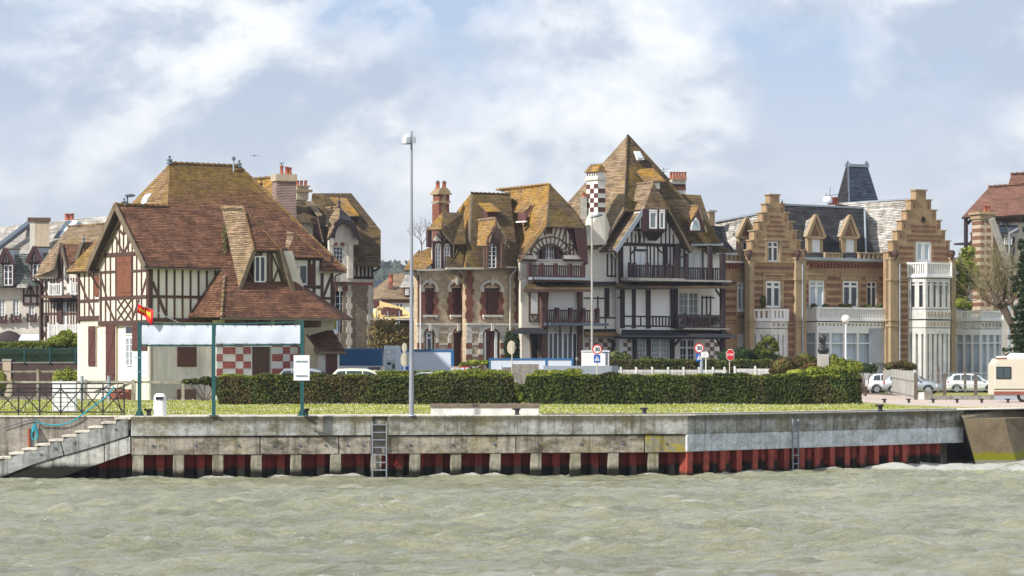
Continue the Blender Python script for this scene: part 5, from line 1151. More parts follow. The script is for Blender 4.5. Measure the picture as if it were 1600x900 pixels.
    for k, (y0, y1, m) in enumerate(((279, 282, 'stone_tan'), (282, 287.5, 'white_worn'), (287.5, 292, 'wood_red'), (292, 297, 'brick_red'), (297, 306, 'white_worn'), (306, 318, 'brick_red'))): b.pbox(fr, 1050, y0, 1071.5, y1, -1.0, .02*(k % 2)+(.12 if k == 0 else 0), m)
    c = b.build('chimney', root, 'banded brick chimney with six red pots behind the pyramid roof')
    for k in range(6): q = MB(); pot(q, fr.p(1048.5+k*4.4, 279, -.2-.5*(k % 2)), .5, .11, 'sign_red' if 0 else 'terracotta'); q.build('chimney_pot', c)
    # ---- timber framing
    t = MB(); t.hbeams(f, [382.5], 968, 1062, 0.24, T, o1=0.08); t.vbeams(f, [980, 987], 352, 382, 0.1, T); t.vbeams(f, [993, 1000, 1006, 1033, 1040, 1046, 1052], 366, 382, 0.1, T); t.vbeams(f, [998], 345, 382, .1, T); t.vbeams(f, [974], 366, 382, .1, T); t.vbeams(f, [1046, 1040], 352, 382, 0.1, T)
    t.vbeams(f, [969.5, 1054.5], 383, 440, 0.34, T, o1=.12); t.vbeams(f, [985, 991, 1011, 1016, 1022, 1028, 1042], 385, 440, 0.11, T); t.pbeam(f, (1037.5, 383), (1037.5, 440), .28, T, o1=.08); t.vbeams(f, [1047], 385, 440, .1, T)
    t.pbeam(f, (986, 397), (994, 386), .1, T); t.pbeam(f, (1026, 386), (1036, 398), .1, T); t.hbeams(f, [390.5], 991, 1011, .12, T); t.build('timber_frame', root)
    t = MB(); t.vbeams(fb, [1062, 1069], 384, 440, .12, T); t.vbeams(fb, [1098, 1112], 384, 440, .12, T); t.pbeam(fb, (1098, 388), (1106, 398), .1, T); t.build('timber_frame', root)
    fp = offset(f, 0.8)
    t = MB(); t.pbeam(fp, (1073, 396), (1073, 440), .22, T, -.1, .1); t.pbeam(fp, (1109, 383), (1109, 440), .26, T, -.12, .1); t.pbeam(fp, (1129, 396), (1129, 617), .34, T, -.15, .15); t.pbeam(fp, (1057, 383), (1057, 440), .4, T, -.15, .1); t.build('post', root)
    shutters(root, f, 993, 393, 1009, 437, 'white_cool', 2, -.1, 'door'); shutters(root, fb, 1074, 394, 1096, 438, 'white_cool', 2, -.1, 'door')
    MB().pbox(f, 1028.5, 396, 1036, 438, 0.0, .05, 'white_worn').build('shutter', root)
    balustrade(root, fp, 983, 1056, 414, 435, T, 0, .19, .1, .1, (984, 991, 1011, 1044), .2); balustrade(root, fp, 1057, 1130, 418, 438.5, T, 0, .19, .1, .1, (1074, 1110), .1)
    # skirt roofs between floors
    b = MB(); b.pbox(f, 968, 435, 1057, 439.5, -.1, 1.1, 'stone_grey'); b.pbox(f, 1057, 438, 1131, 441, -.9, 1.0, 'stone_grey')
    RP(b, f, [(968, 440, 0.0), (1132, 441, 0.0), (1145, 449, 1.2), (960, 448.5, 1.2)], 'tile_olive', .1); RP(b, fl, [(912, 440, 0.0), (970, 440, 0), (972, 446, .5), (912, 446, .5)], T, .1); b.build('skirt_roof', root)
    b = MB(); b.bar(f.p(962, 450.5, 1.15), f.p(1058, 450.5, 1.15), .1, .16, T); b.build('beam', root)
    t = MB(); t.vbeams(f, [972, 1012.5], 450, 513, .36, T, o1=.1); t.vbeams(f, [990, 1050, 1056], 450, 513, .28, T, o1=.09); t.hbeams(f, [494.5], 974, 1056, .1, T); t.hbeams(f, [509.5], 974, 1056, .1, T); t.vbeams(f, [1001], 495, 509, .1, T)
    t.vbeams(f, [1020, 1025, 1030, 1035, 1040, 1045], 495, 510, .1, T); t.hbeams(f, [465], 965, 975, .1, T); t.build('timber_frame', root)
    for x0, x1 in ((993, 1010), (1016, 1049)):
        w_ = window(root, f, x0, 452, x1, 494, 1, 1, 'roller', 'roller', o=-.06, fw=.06)
    t = MB(); t.hbeams(fl, [466], 912, 946, .1, T); t.hbeams(fl, [496.5], 936, 975, .1, T); t.vbeams(fl, [934], 463, 496, .1, T); t.vbeams(fl, [946], 450, 513, .1, T); t.vbeams(fl, [963], 450, 513, .1, T); t.hbeams(fl, [431.5], 948, 968, .12, T); t.vbeams(fl, [949, 955.5, 961.5], 396, 431, .12, T); t.pbeam(fl, (948, 450), (948, 495), .4, T); t.build('timber_frame', root)
    b = MB(); b.path([fl.p(952, 390, 1.0), fl.p(964, 404, .15), fl.p(966.5, 406, .15), fl.p(966.5, 500, .15)], .06, 'gutter', 7); b.build('downpipe', root)
    window(root, fl, 951, 451, 961, 494, 2, 1, 'white_worn', 'white_worn', o=-.05, fw=.08)
    window(root, fb, 1060, 456, 1092, 500, 4, 4, 'white', 'glass_curtain', o=-.08, fw=.1); 
    t = MB(); t.vbeams(fb, [1097, 1104, 1110], 462, 500, .11, T); t.hbeams(fb, [465], 1096, 1116, .1, T); t.build('timber_frame', root)
    balustrade(root, fp, 1057, 1128, 492, 513, T, 0, .13, .06, .1, (1070, 1109), .14)
    b = MB(); pts, nr = blob_points([(*fp.p(1072+9*k, 503+rnd.uniform(-2, 2), -.3), .35, .25, .35) for k in range(6)], 900, 6); leaves(pts, nr, .12, 'leaf_rust', 'balcony_plants', root, seed=12)
    t = MB(); t.bar(fp.p(1118, 452, 0), fp.p(1126, 464, 0), .12, .12, T); t.bar(fp.p(1120, 529, 0), fp.p(1126, 541, 0), .14, .14, T); t.bar(fp.p(1063, 529, 0), fp.p(1052, 542, 0), .14, .14, T); t.build('brace', root)
    b = MB(); RP(b, f, [(972, 515, 0.0), (1128, 516, 0.0), (1149, 525, 1.5), (970, 524, 1.5)], 'slate_dark', .12); b.pbox(f, 1057, 513, 1128, 515, -.9, 1.0, 'stone_grey'); b.build('skirt_roof', root)
    b = MB(); RP(b, fl, [(913, 518, .1), (972, 518, .1), (972, 524.5, .8), (912, 524.5, .8)], 'tile_gold', .08); RP(b, fl, [(913, 514, 0), (972, 514, 0), (972, 518, .2), (913, 518, .2)], 'slate_dark', .08); b.build('skirt_roof', root)
    t = MB(); t.bar(f.p(960, 527, 1.0), f.p(1140, 528, 1.0), .15, .2, T); t.vbeams(f, [991, 1013], 526, 617, .32, T, 0, .12); t.pbeam(f, (1049.5, 526), (1049.5, 617), .36, T, 0, .14); t.build('ground_floor_frame', root)
    b = MB()
    for x0, k in ((914, 8), (1102, 3)):
        ff = fl if x0 < 1000 else fb
        for i in range(k):
            for r in range(8):
                if (i+r) % 2: b.pbox(ff, x0+i*7, 529+r*6.5, x0+7+i*7, 535.5+r*6.5, -.02, .02, 'check_brown')
    b.build('wall_checks', root)
    b = MB()
    for i in range(2):
        for r in range(8):
            if (i+r) % 2: b.pbox(f, 974+i*6, 529+r*6.5, 980+i*6, 535.5+r*6.5, -.02, .02, 'check_brown')
    b.build('wall_checks', root)
    window(root, f, 994, 528, 1009, 575, 3, 6, 'white', 'glass_curtain', o=-.06); window(root, f, 1017, 528, 1046, 575, 6, 6, 'white', 'glass_curtain', o=-.06); window(root, fb, 1061, 529, 1086, 580, 4, 3, 'white_cool', 'glass', o=-.06, transom=.72, fw=.12)
    b = MB(); b.pbox(fl, 955, 531, 960, 575, 0, .03, 'glass'); b.build('window', root)
    # tv aerial
    b = MB(); p = f.p(1037, 283, -2.5); b.tube(p, p+V((0, 0, 1.0)), .02, .02, 'black_metal'); b.tube(p+V((-.35, 0, .8)), p+V((.35, 0, .9)), .015, .015, 'black_metal'); b.tube(p+V((-.25, 0, .62)), p+V((.25, 0, .7)), .015, .015, 'black_metal'); b.build('aerial', root)
def fs_x(f, u):                                       # photo column of a point on a face
    q = f.w(u, 0, 0); return 800+F*q.x/q.y
villa_tall()
# ================================================================= brick and stone mansion on the right
def mansion():
    f = Face(1240, 232, 33); root = thing('brick_mansion', f.w(0, 0, -5), 'tan brick mansion with stepped gables, red bands and white balconies', 'mansion')
    fm = offset(f, -1.6); fl = offset(f, -1.2); f2 = offset(f, 0.2)
    BT, BB = 'brick_tan', 'brick_band'
    def bands(ff, spans, ys, h=4.2):
        for x0, x1 in spans:
            b = MB()
            for y in ys: b.pbox(ff, x0, y, x1, y+h, -.02, .018, BB)
            b.build('brick_bands', root)
    def steps(ff, lv, ybot, name):
        """crow-stepped gable: each level is (left, right, top)"""
        pts = []; L_ = []; R_ = []
        for i, (l, r, t) in enumerate(lv):
            nt = lv[i+1][2] if i+1 < len(lv) else ybot
            L_ += [(l, t), (l, nt)]; R_ += [(r, t), (r, nt)]
        return L_[::-1]+R_
    def caps(ff, lv, th=0.6):
        b = MB()
        for i, (l, r, t) in enumerate(lv):
            l2 = lv[i-1][0] if i else r; r2 = lv[i-1][1] if i else r
            if i == 0: b.pbox(ff, l-1.5, t-2, r+1.5, t, -th-.05, .08, 'stone_tan')
            else: b.pbox(ff, l-1.5, t-1.6, l2+.5, t+.2, -th-.05, .08, 'stone_tan'); b.pbox(ff, r2-.5, t-1.6, r+1.5, t+.2, -th-.05, .08, 'stone_tan')
        b.build('coping_step', root)
    lv1 = [(1203, 1218, 305), (1197, 1226, 319), (1191, 1232, 333), (1184, 1239, 347), (1178, 1245, 361), (1174, 1251, 376), (1171, 1257, 391)]
    lv2 = [(1431, 1447, 298), (1423, 1455, 313), (1416, 1463, 329), (1409, 1470, 345), (1402, 1477, 361), (1395, 1484, 377), (1388, 1490, 394)]
    # walls
    b = MB(); b.wall(f, steps(f, lv1, 410, 0), BT, [(1200, 377, 1217, 409.0)], thick=.6); b.wall(f, [(1171, 410), (1257, 410), (1257, 620), (1171, 620)], BT, [(1196, 439, 1220, 481), (1178, 516, 1228, 575)], thick=.6); b.build('wall', root, 'crow-stepped gable wall with two vertical rows of small brick insets')
    b = MB(); b.wall(fm, [(1255, 404), (1392, 404), (1392, 620), (1255, 620)], BT, [(1264, 438, 1288, 481), (1317, 439, 1341, 481), (1355, 440, 1370, 481)], thick=.5); b.build('wall', root)
    b = MB(); b.wall(fl, [(1118, 405), (1174, 405), (1174, 620), (1118, 620)], BT, [(1152, 441, 1168, 485), (1153, 522, 1168, 556)], thick=.5); b.build('wall', root)
    b = MB(); b.wall(f2, steps(f2, lv2, 411, 0), BT, [(1431, 377, 1455, 410.5)], thick=.6); b.wall(f2, [(1388, 411), (1490, 411), (1490, 620), (1388, 620)], BT, thick=.6); b.build('wall', root)
    caps(f, lv1); caps(f2, lv2)
    b = MB(); fbody(b, fm, 1180, 1385, 404, 12, BT, -.6); fbody(b, fl, 1122, 1180, 405, 10, BT, -.55); fbody(b, f2, 1392, 1486, 404, 10, BT, -.65); b.build('back_wall', root)
    # insets down the steps
    b = MB()
    for lv, ff in ((lv1, f), (lv2, f2)):
        for i, (l, r, t) in enumerate(lv[1:]): b.pbox(ff, l+3.2, t+5, l+6.2, t+12, -.02, .02, BB); b.pbox(ff, r-6.2, t+5, r-3.2, t+12, -.02, .02, BB)
    b.build('brick_insets', root)
    bands(f, [(1203, 1220)], [337, 345], 3.5); bands(f, [(1198, 1226)], [352, 359, 367], 3); bands(f, [(1177, 1199), (1218, 1240)], [395], 4); bands(f, [(1184, 1199), (1218, 1232)], [376, 385], 2.2)
    bands(f, [(1176, 1240)], [416, 426], 5); bands(f, [(1176, 1195), (1222, 1240)], [438, 448, 458, 468, 477], 6); bands(f, [(1231, 1240)], [486, 494, 502, 512, 524, 536, 548, 560, 575, 590], 8)
    bands(f2, [(1424, 1462)], [352, 359], 4); bands(f2, [(1417, 1470)], [367, 374], 3.5); bands(f2, [(1404, 1427), (1457, 1480)], [385, 394, 402], 4.5); bands(f2, [(1402, 1418)], [413, 424, 436, 447, 458, 470, 482, 492, 503, 513, 523, 533, 543, 553, 563], 6); bands(f2, [(1483, 1486)], [440, 455, 470, 485, 520, 540, 560], 6)
    bands(fm, [(1256, 1263), (1291, 1314), (1344, 1353), (1373, 1389)], [432, 443, 454, 465, 476], 6.2); bands(fl, [(1120, 1150)], [440, 452, 464, 476, 488, 500], 5.5); bands(fl, [(1152, 1168)], [492], 6)
    b = MB()
    for y, (x0, x1), ff in ((410, (1174, 1242), f), (408.5, (1255, 1392), fm), (437, (1176, 1196), f), (437, (1221, 1240), f), (505, (1174, 1242), f), (486, (1120, 1170), fl), (503, (1120, 1170), fl), (410, (1120, 1172), fl), (500, (1256, 1390), fm), (438, (1400, 1420), f2), (500, (1392, 1418), f2), (510, (1392, 1418), f2)): b.pbox(ff, x0, y-1, x1, y+1, -.02, .12, 'stone_tan')
    b.build('string_course', root)
    for x0, x1, ff in ((1168, 1175, f), (1240, 1256, f), (1388, 1400, f2), (1483, 1490, f2)):
        b = MB(); b.pbox(ff, x0, 404, x1, 620, -.3, .28, 'stone_tan')
        for y in (404, 437, 500, 509): b.pbox(ff, x0-1.2, y-1.5, x1+1.2, y+1.5, -.3, .38, 'stone_tan')
        b.build('pier', root)
    for x, ff in ((1170, f), (1246, f), (1399, f2), (1487, f2)):
        b = MB(); p = ff.p(x, 398, .35); b.lathe(p-V((0, 0, .45)), [(.05, 0), (.1, .15), (.24, .4), (.3, .62), (.2, .7), (.24, .75), (.05, .82)], 'timber', 9); b.build('corbel_ornament', root)
    b = MB(); b.pbox(f, 1195, 373, 1222, 376, 0, .1, 'stone_tan'); b.pbox(f, 1196, 376, 1200, 410, 0, .05, 'stone_tan'); b.pbox(f, 1217.5, 376, 1221, 410, 0, .05, 'stone_tan')
    for x0, x1 in ((1191, 1225),): b.pbox(f, x0, 427.5, x1, 430, 0, .14, 'stone_tan'); b.pbox(f, x0+1, 430, x0+5, 481, 0, .06, 'stone_tan'); b.pbox(f, x1-5, 430, x1-1, 481, 0, .06, 'stone_tan')
    for x0, x1 in ((1259, 1293), (1312, 1346), (1351, 1374)): b.pbox(fm, x0, 427.5, x1, 430, 0, .14, 'stone_tan'); b.pbox(fm, x0+1, 430, x1-1, 438, 0, .05, 'stone_tan')
    b.pbox(fl, 1148, 430, 1170, 432.5, 0, .14, 'stone_tan'); b.pbox(fl, 1149, 433, 1170, 441, 0, .04, 'stone_tan'); b.build('window_surround', root)
    # dentils, cornice
    b = MB()
    for k in range(24): x = 1261+5.3*k; b.pbox(fm, x, 412, x+3, 419, 0, .16, 'brick_red')
    b.pbox(fm, 1257, 411, 1390, 413, 0, .14, 'brick_red')
    for k in range(8): x = 1133+5.3*k; b.pbox(fl, x, 414, x+3, 420, 0, .16, 'brick_red')
    b.pbox(fl, 1130, 412, 1172, 414.5, 0, .14, 'brick_red'); b.build('dentil_course', root)
    b = MB(); b.pbox(fm, 1256, 403.5, 1391, 408, -.5, .35, 'zinc'); b.pbox(fl, 1130, 408, 1166, 411, -.3, .3, 'white'); b.build('cornice', root)
    b = MB()
    for k in range(8): x = 1288+3.6*k; b.pbox(fm, x, 396, x+2, 404, -.1, .1, 'stone_tan')
    for k in range(7): x = 1341+7*k; b.pbox(fm, x, 396, x+3, 404, -.1, .1, 'stone_tan')
    for k in range(4): x = 1133+7*k; b.pbox(fl, x, 399, x+3, 409, -.1, .1, 'stone_tan')
    b.pbox(fm, 1288, 394.5, 1312, 396.5, -.12, .12, 'stone_tan'); b.pbox(fm, 1340, 394.5, 1388, 396.5, -.12, .12, 'stone_tan'); b.pbox(fl, 1131, 397, 1159, 399.5, -.12, .12, 'stone_tan'); b.build('parapet_balusters', root)
    # roofs
    b = MB(); RP(b, fm, [(1225, 320, -3.4), (1350, 325.5, -3.4), (1367, 400, -.1), (1245, 400, -.1), (1226, 370, -1.4)], 'slate_dark', .12); b.tube(fm.p(1351, 327, -3.3), fm.p(1353, 400, -.1), .09, .09, 'zinc'); b.bar(fm.p(1225, 319.5, -3.4), fm.p(1350, 325, -3.4), .2, .14, 'zinc'); b.build('roof', root, 'dark slate mansard slope')
    b = MB(); RP(b, f2, [(1310, 318, -11), (1425, 311, -1.6), (1436, 322, -.9), (1400, 404, -.9), (1367, 402, -3.2), (1351, 327, -7.5)], 'tile_pale', .12); RP(b, f, [(1118, 347, -9.5), (1200, 331, -1.6), (1196, 400, -.9), (1160, 404, -2.2), (1118, 404, -6)], 'tile_pale', .12)
    b.bar(f.p(1115, 347, -9.6), f.p(1200, 331, -1.6), .2, .14, 'zinc'); b.bar(f2.p(1312, 318, -11), f2.p(1425, 310.5, -1.6), .16, .12, 'zinc')
    RP(b, fm, [(1225, 320, -3.4), (1350, 325, -3.4), (1350, 330, -9), (1225, 325, -9)], 'zinc', .1); b.build('roof', root, 'pale weathered tile roof slopes behind the gables')
    # stone dormers
    for x, yt, ff, m in ((1274, 336, fm, 'stone_tan'), (1327, 337, fm, 'stone_tan'), (1166, 341, fl, 'stone_tan')):
        fd = offset(ff, -.3); d = MB(); hw = 13.5
        d.wall(fd, [(x-hw, 370), (x, yt), (x+hw, 370), (x+hw-1.5, 372), (x+hw-1.5, 406), (x-hw+2, 406), (x-hw+2, 372)], m, [(x-5, 374, x+8, 405.5)], thick=.35)
        RP(d, fd, [(x, yt-1, .1), (x-hw-1, 371, .1), (x-hw-8, 368, -1.8), (x-17, yt+9, -2.6)], 'tile_pale', .08); RP(d, fd, [(x, yt-1, .1), (x+hw+1, 371, .1), (x+4, 371, -1.8), (x-17, yt+9, -2.6)], 'tile_pale', .08)
        for a, c in (((x, yt-.5), (x-hw-1, 371)), ((x, yt-.5), (x+hw+1, 371))): d.beam(fd, fd.uz(*a), fd.uz(*c), .2, -.05, .16, m)
        d.pbox(fd, x-hw-1, 369.5, x+hw, 373, 0, .14, m); dm = d.build('dormer', root)
        b = MB(); b.slab([fd.p(q, r, .04) for q, r in ((x-5.5, 368), (x, 350), (x+6, 368))], .06, 'brick_band', side=V((fd.n.x, fd.n.y, 0))); b.build('brick_inset', dm)
        window(dm, fd, x-5, 374, x+8, 405.5, 2 if x > 1200 else 2, 1, 'white', 'glass_curtain' if x > 1200 else 'glass', o=-.1, fw=.09, transom=.86 if x < 1200 else None)
        if x > 1200: shutters(dm, fd, x-4, 376, x+7, 405, 'white_cool', 2, -.09)
    # windows
    window(root, f, 1200, 377, 1217, 409, 2, 1, 'white', 'glass', transom=.72, fw=.12)
    window(root, f, 1196, 439, 1220, 481, 2, 1, 'white', 'glass', transom=.78, fw=.17, o=-.08); window(root, fm, 1264, 438, 1288, 481, 2, 1, 'white', 'glass_pale', transom=.8, fw=.15, o=-.08)
    window(root, fm, 1317, 439, 1341, 481, 2, 1, 'white', 'glass', transom=.8, fw=.15, o=-.08); window(root, fm, 1355, 440, 1370, 481, 2, 1, 'white', 'glass', transom=.8, fw=.08, o=-.12)
    window(root, fl, 1152, 441, 1168, 485, 2, 1, 'white', 'glass_curtain', transom=.8, fw=.14, o=-.08, sill='white'); window(root, fl, 1153, 522, 1168, 556, 2, 1, 'white', 'white_worn', o=-.08, fw=.12)
    window(root, f2, 1431, 377, 1455, 410, 2, 1, 'white', 'glass_pale', fw=.22, o=-.08)
    b = MB(); p = f2.uz(1442, 343); b.tube(f2.w(p[0], p[1], -.05), f2.w(p[0], p[1], .05), .27, .27, 'brick_band', 16); b.tube(f2.w(p[0], p[1], -.05), f2.w(p[0], p[1], .07), .19, .19, 'ink', 16); b.build('round_window', root)
    # projecting white bays and balconies
    def bay(ff, x0, x1, y0, y1, dep, cols, glass, rows=1, trans=None, name='bay', m='white_worn', cant=0.16, solid=(), fw=.1):
        """canted bay: three flat faces with their own glazing"""
        u0, u1, z0, z1 = recess(ff, x0, y0, x1, y1); z0 = max(z0, 0.0); c = min((u1-u0)*cant, dep); r = MB()
        P2 = [(u0, 0), (u0+c, dep), (u1-c, dep), (u1, 0)]
        def prism(za, zb, k, mm):
            q = [(u0-k, -.05), (u0+c-k*.6, dep+k), (u1-c+k*.6, dep+k), (u1+k, -.05)]
            r.hexa([ff.w(*(a, za, o)) for a, o in q]+[ff.w(*(a, zb, o)) for a, o in q], mm)
        h = z1-z0; prism(z1-.08*h-.1, z1, .03, m); prism(z0, z0+max(.06*h, .08), .03, m); prism(z0+.02, z1-.02, -.22, 'ink' if 0 else glass)
        for (a, oa), (e_, oe) in zip(P2[:-1], P2[1:]):
            A_ = ff.w(a, 0, oa).xy; E_ = ff.w(e_, 0, oe).xy; g = Face(0, 1, math.degrees(math.atan2(E_.y-A_.y, E_.x-A_.x))); g.O = A_; Lg = (E_-A_).length
            n_ = max(1, round(cols*Lg/(u1-u0))); 
            for i in range(n_+1): w2 = fw*(1.3 if i in (0, n_) else 1); u = Lg*i/n_; r.fbox(g, max(0, u-w2), min(Lg, u+w2), z0, z1-.1, -.2, .02, m)
            if trans: zt = z0+h*trans; r.fbox(g, 0, Lg, zt-.05, zt+.05, -.15, .012, m)
            for i in solid:
                if n_ > 1 and i < n_: r.fbox(g, Lg*i/n_, Lg*(i+1)/n_, z0, z1-.1, -.1, .005, m if not isinstance(solid, dict) else solid[i])
        return r.build(name, root)
    def balcony(ff, x0, x1, y0, y1, dep, m='white', cant=.16, step=.17, name='balcony', slots=True):
        u0, u1, z0, z1 = recess(ff, x0, y0, x1, y1); c = min((u1-u0)*cant, dep); r = MB(); P2 = [(u0, 0), (u0+c, dep), (u1-c, dep), (u1, 0)]
        q = [(u0-.08, -.05), (u0+c-.05, dep+.1), (u1-c+.05, dep+.1), (u1+.08, -.05)]
        r.hexa([ff.w(a, z0-.02, o) for a, o in q]+[ff.w(a, z0+.14, o) for a, o in q], m)
        for (a, oa), (e_, oe) in zip(P2[:-1], P2[1:]):
            A_ = ff.w(a, 0, oa).xy; E_ = ff.w(e_, 0, oe).xy; g = Face(0, 1, math.degrees(math.atan2(E_.y-A_.y, E_.x-A_.x))); g.O = A_; Lg = (E_-A_).length
            r.fbox(g, 0, Lg, z1-.14, z1, -.12, .06, m); r.fbox(g, 0, Lg, z0+.14, z0+.14+(z1-z0)*.1, -.1, .03, m)
            n_ = max(1, int(Lg/step))
            for i in range(n_): u = Lg*(i+.5)/n_; r.fbox(g, u-step*.3, u+step*.3, z0+.14, z1-.14, -.08, .01, m)
            for u in (0, Lg): r.fbox(g, u-.1, u+.1, z0+.1, z1+.02, -.1, .05, m)
        return r.build(name, root)
    def frieze(ff, x0, x1, y0, y1, dep, m='white_worn', cant=.16):
        u0, u1, z0, z1 = recess(ff, x0, y0, x1, y1); c = min((u1-u0)*cant, dep); q = [(u0-.04, -.05), (u0+c-.03, dep+.04), (u1-c+.03, dep+.04), (u1+.04, -.05)]
        r = MB(); r.hexa([ff.w(a, z0, o) for a, o in q]+[ff.w(a, z1, o) for a, o in q], m)
        n_ = int((u1-u0-2*c)/.35)
        for i in range(n_): u = u0+c+(u1-u0-2*c)*(i+.5)/n_; r.fbox(ff, u-.07, u+.07, z0+(z1-z0)*.3, z0+(z1-z0)*.75, dep+.03, dep+.07, 'stone_tan')
        return r.build('frieze', root)
    balcony(f, 1174, 1232, 483, 502, 1.1, cant=.3, step=.34); frieze(f, 1175, 1231, 503, 513, 1.0, cant=.3); bay(f, 1175, 1231, 514, 600, 1.0, 7, 'white_worn', cant=.3, fw=.16)
    balcony(fm, 1255, 1392, 481, 502, 1.35, cant=.03); frieze(fm, 1256, 1391, 504, 512, 1.25, 'white', cant=.03); b = bay(fm, 1256, 1391, 512, 600, 1.25, 6, 'glass_pale', trans=.72, cant=.03, m='white', fw=.09)
    g = offset(fm, 1.3); MB().pbox(g, 1358, 513, 1387, 567, 0, .03, 'zinc').build('grey_panel', root)
    balcony(f2, 1418, 1483, 411, 434, 1.2, cant=.2); bay(f2, 1419, 1482, 436, 483, 1.1, 6, 'glass', cant=.2, trans=.8, fw=.17); frieze(f2, 1419, 1482, 484, 499, 1.15, cant=.2); frieze(f2, 1419, 1482, 501, 512, 1.1, cant=.2); bay(f2, 1419, 1482, 513, 600, 1.1, 8, 'white_worn', cant=.2, fw=.13)
    fc = offset(f2, -1.5); balcony(fc, 1492, 1560, 486, 502, 1.8, cant=.25); frieze(fc, 1493, 1559, 503, 514, 1.7, cant=.25); bay(fc, 1493, 1559, 515, 600, 1.7, 6, 'glass_pale', trans=.75, cant=.25, m='white', fw=.08)
    b = MB(); b.pbox(f2, 1479, 486, 1494, 620, -2, -.5, 'brick_band'); b.build('wall', root)
    # plants on the balcony
    g = offset(fm, .9); pts, nr = blob_points([(*g.p(x, 479, 0), .3, .2, .22) for x in (1272, 1290, 1316, 1326, 1356, 1378)]+[(*f.p(1192, 472, .7), .25, .2, .5)], 900, 5); leaves(pts, nr, .11, 'leaf_low', 'balcony_plants', root, seed=31)
    # downpipes
    for x, ff in ((1254, f), (1391, fm), (1406, f2)): b = MB(); b.tube(ff.p(x, 412, .35), ff.p(x, 610, .35), .06, .06, 'zinc', 7); b.build('downpipe', root)
    # ridge pots, aerial and dish
    b = MB()
    for x in (1297, 1303, 1307): pot(b, fm.p(x, 320, -4), .6, .16)
    b.build('chimney_pots', root)
    b = MB(); p = fm.p(1293, 318, -3.9); b.lathe(p, [(.02, 0), (.32, .05), (.34, .3), (.3, .5), (.05, .6)], 'white_cool', 10, sy=.3); q = fm.p(1297, 316, -3.8); b.tube(q, q+V((0, 0, 1.2)), .02, .02, 'black_metal'); b.tube(q+V((-.4, 0, .5)), q+V((2, 0, .75)), .02, .02, 'black_metal'); b.tube(q+V((-.3, 0, .4)), q+V((-.3, 0, .75)), .02, .02, 'black_metal'); b.build('aerial', root)
    b = MB(); finial(b, f.p(1222, 319, -.5), .35, 'black_metal', .06); b.build('finial', root)
    # neighbour: steep slate tower roof behind
    ft = Face(1340, 256, 35); tw = thing('slate_tower', ft.w(0, 0, -3), 'steep dark blue slate tower roof rising behind the brick mansion', 'tower')
    b = MB(); a0, a1 = ft.p(1325, 259, 0), ft.p(1356, 261, 0); z = a0.z; c0, c1 = ft.p(1327, 318, 1.4), ft.p(1376, 320, 1.4); L0 = ft.p(1303, 330, -2.6); back = -4
    RP(b, ft, [(1325, 259, 0), (1356, 261, 0), (1376, 325, 1.4), (1327, 325, 1.4)], 'slate', .1); RP(b, ft, [(1325, 259, 0), (1327, 325, 1.4), (1303, 328, -2.9), (1321, 262, -1.2)], 'slate_dark', .1); RP(b, ft, [(1321, 262, -1.2), (1303, 328, -2.9), (1352, 328, -2.9), (1352, 262, -1.2)], 'slate', .1); RP(b, ft, [(1356, 261, 0), (1376, 325, 1.4), (1352, 328, -2.9), (1352, 262, -1.2)], 'slate', .1); b.pbox(ft, 1326, 256.5, 1357, 261, -.5, .08, 'zinc')
    b.fbox(ft, ft.u(1330), ft.u(1370), 0, c0.z-.2, -3.0, 0.8, 'slate_dark'); rf = b.build('tower_roof', tw)
    for x in (1324.5, 1354): b = MB(); finial(b, ft.p(x, 258, -.2), .35, 'lead_dark', .14); b.build('finial', tw)
    # small chimney left of the mansion
    b = MB(); b.pbox(offset(fl, -6), 1108, 331, 1117, 365, -1.2, 0, 'stone_tan'); b.pbox(offset(fl, -6), 1106.5, 328.5, 1118.5, 331.5, -1.4, .15, 'stone_grey'); b.build('chimney', root)
mansion()

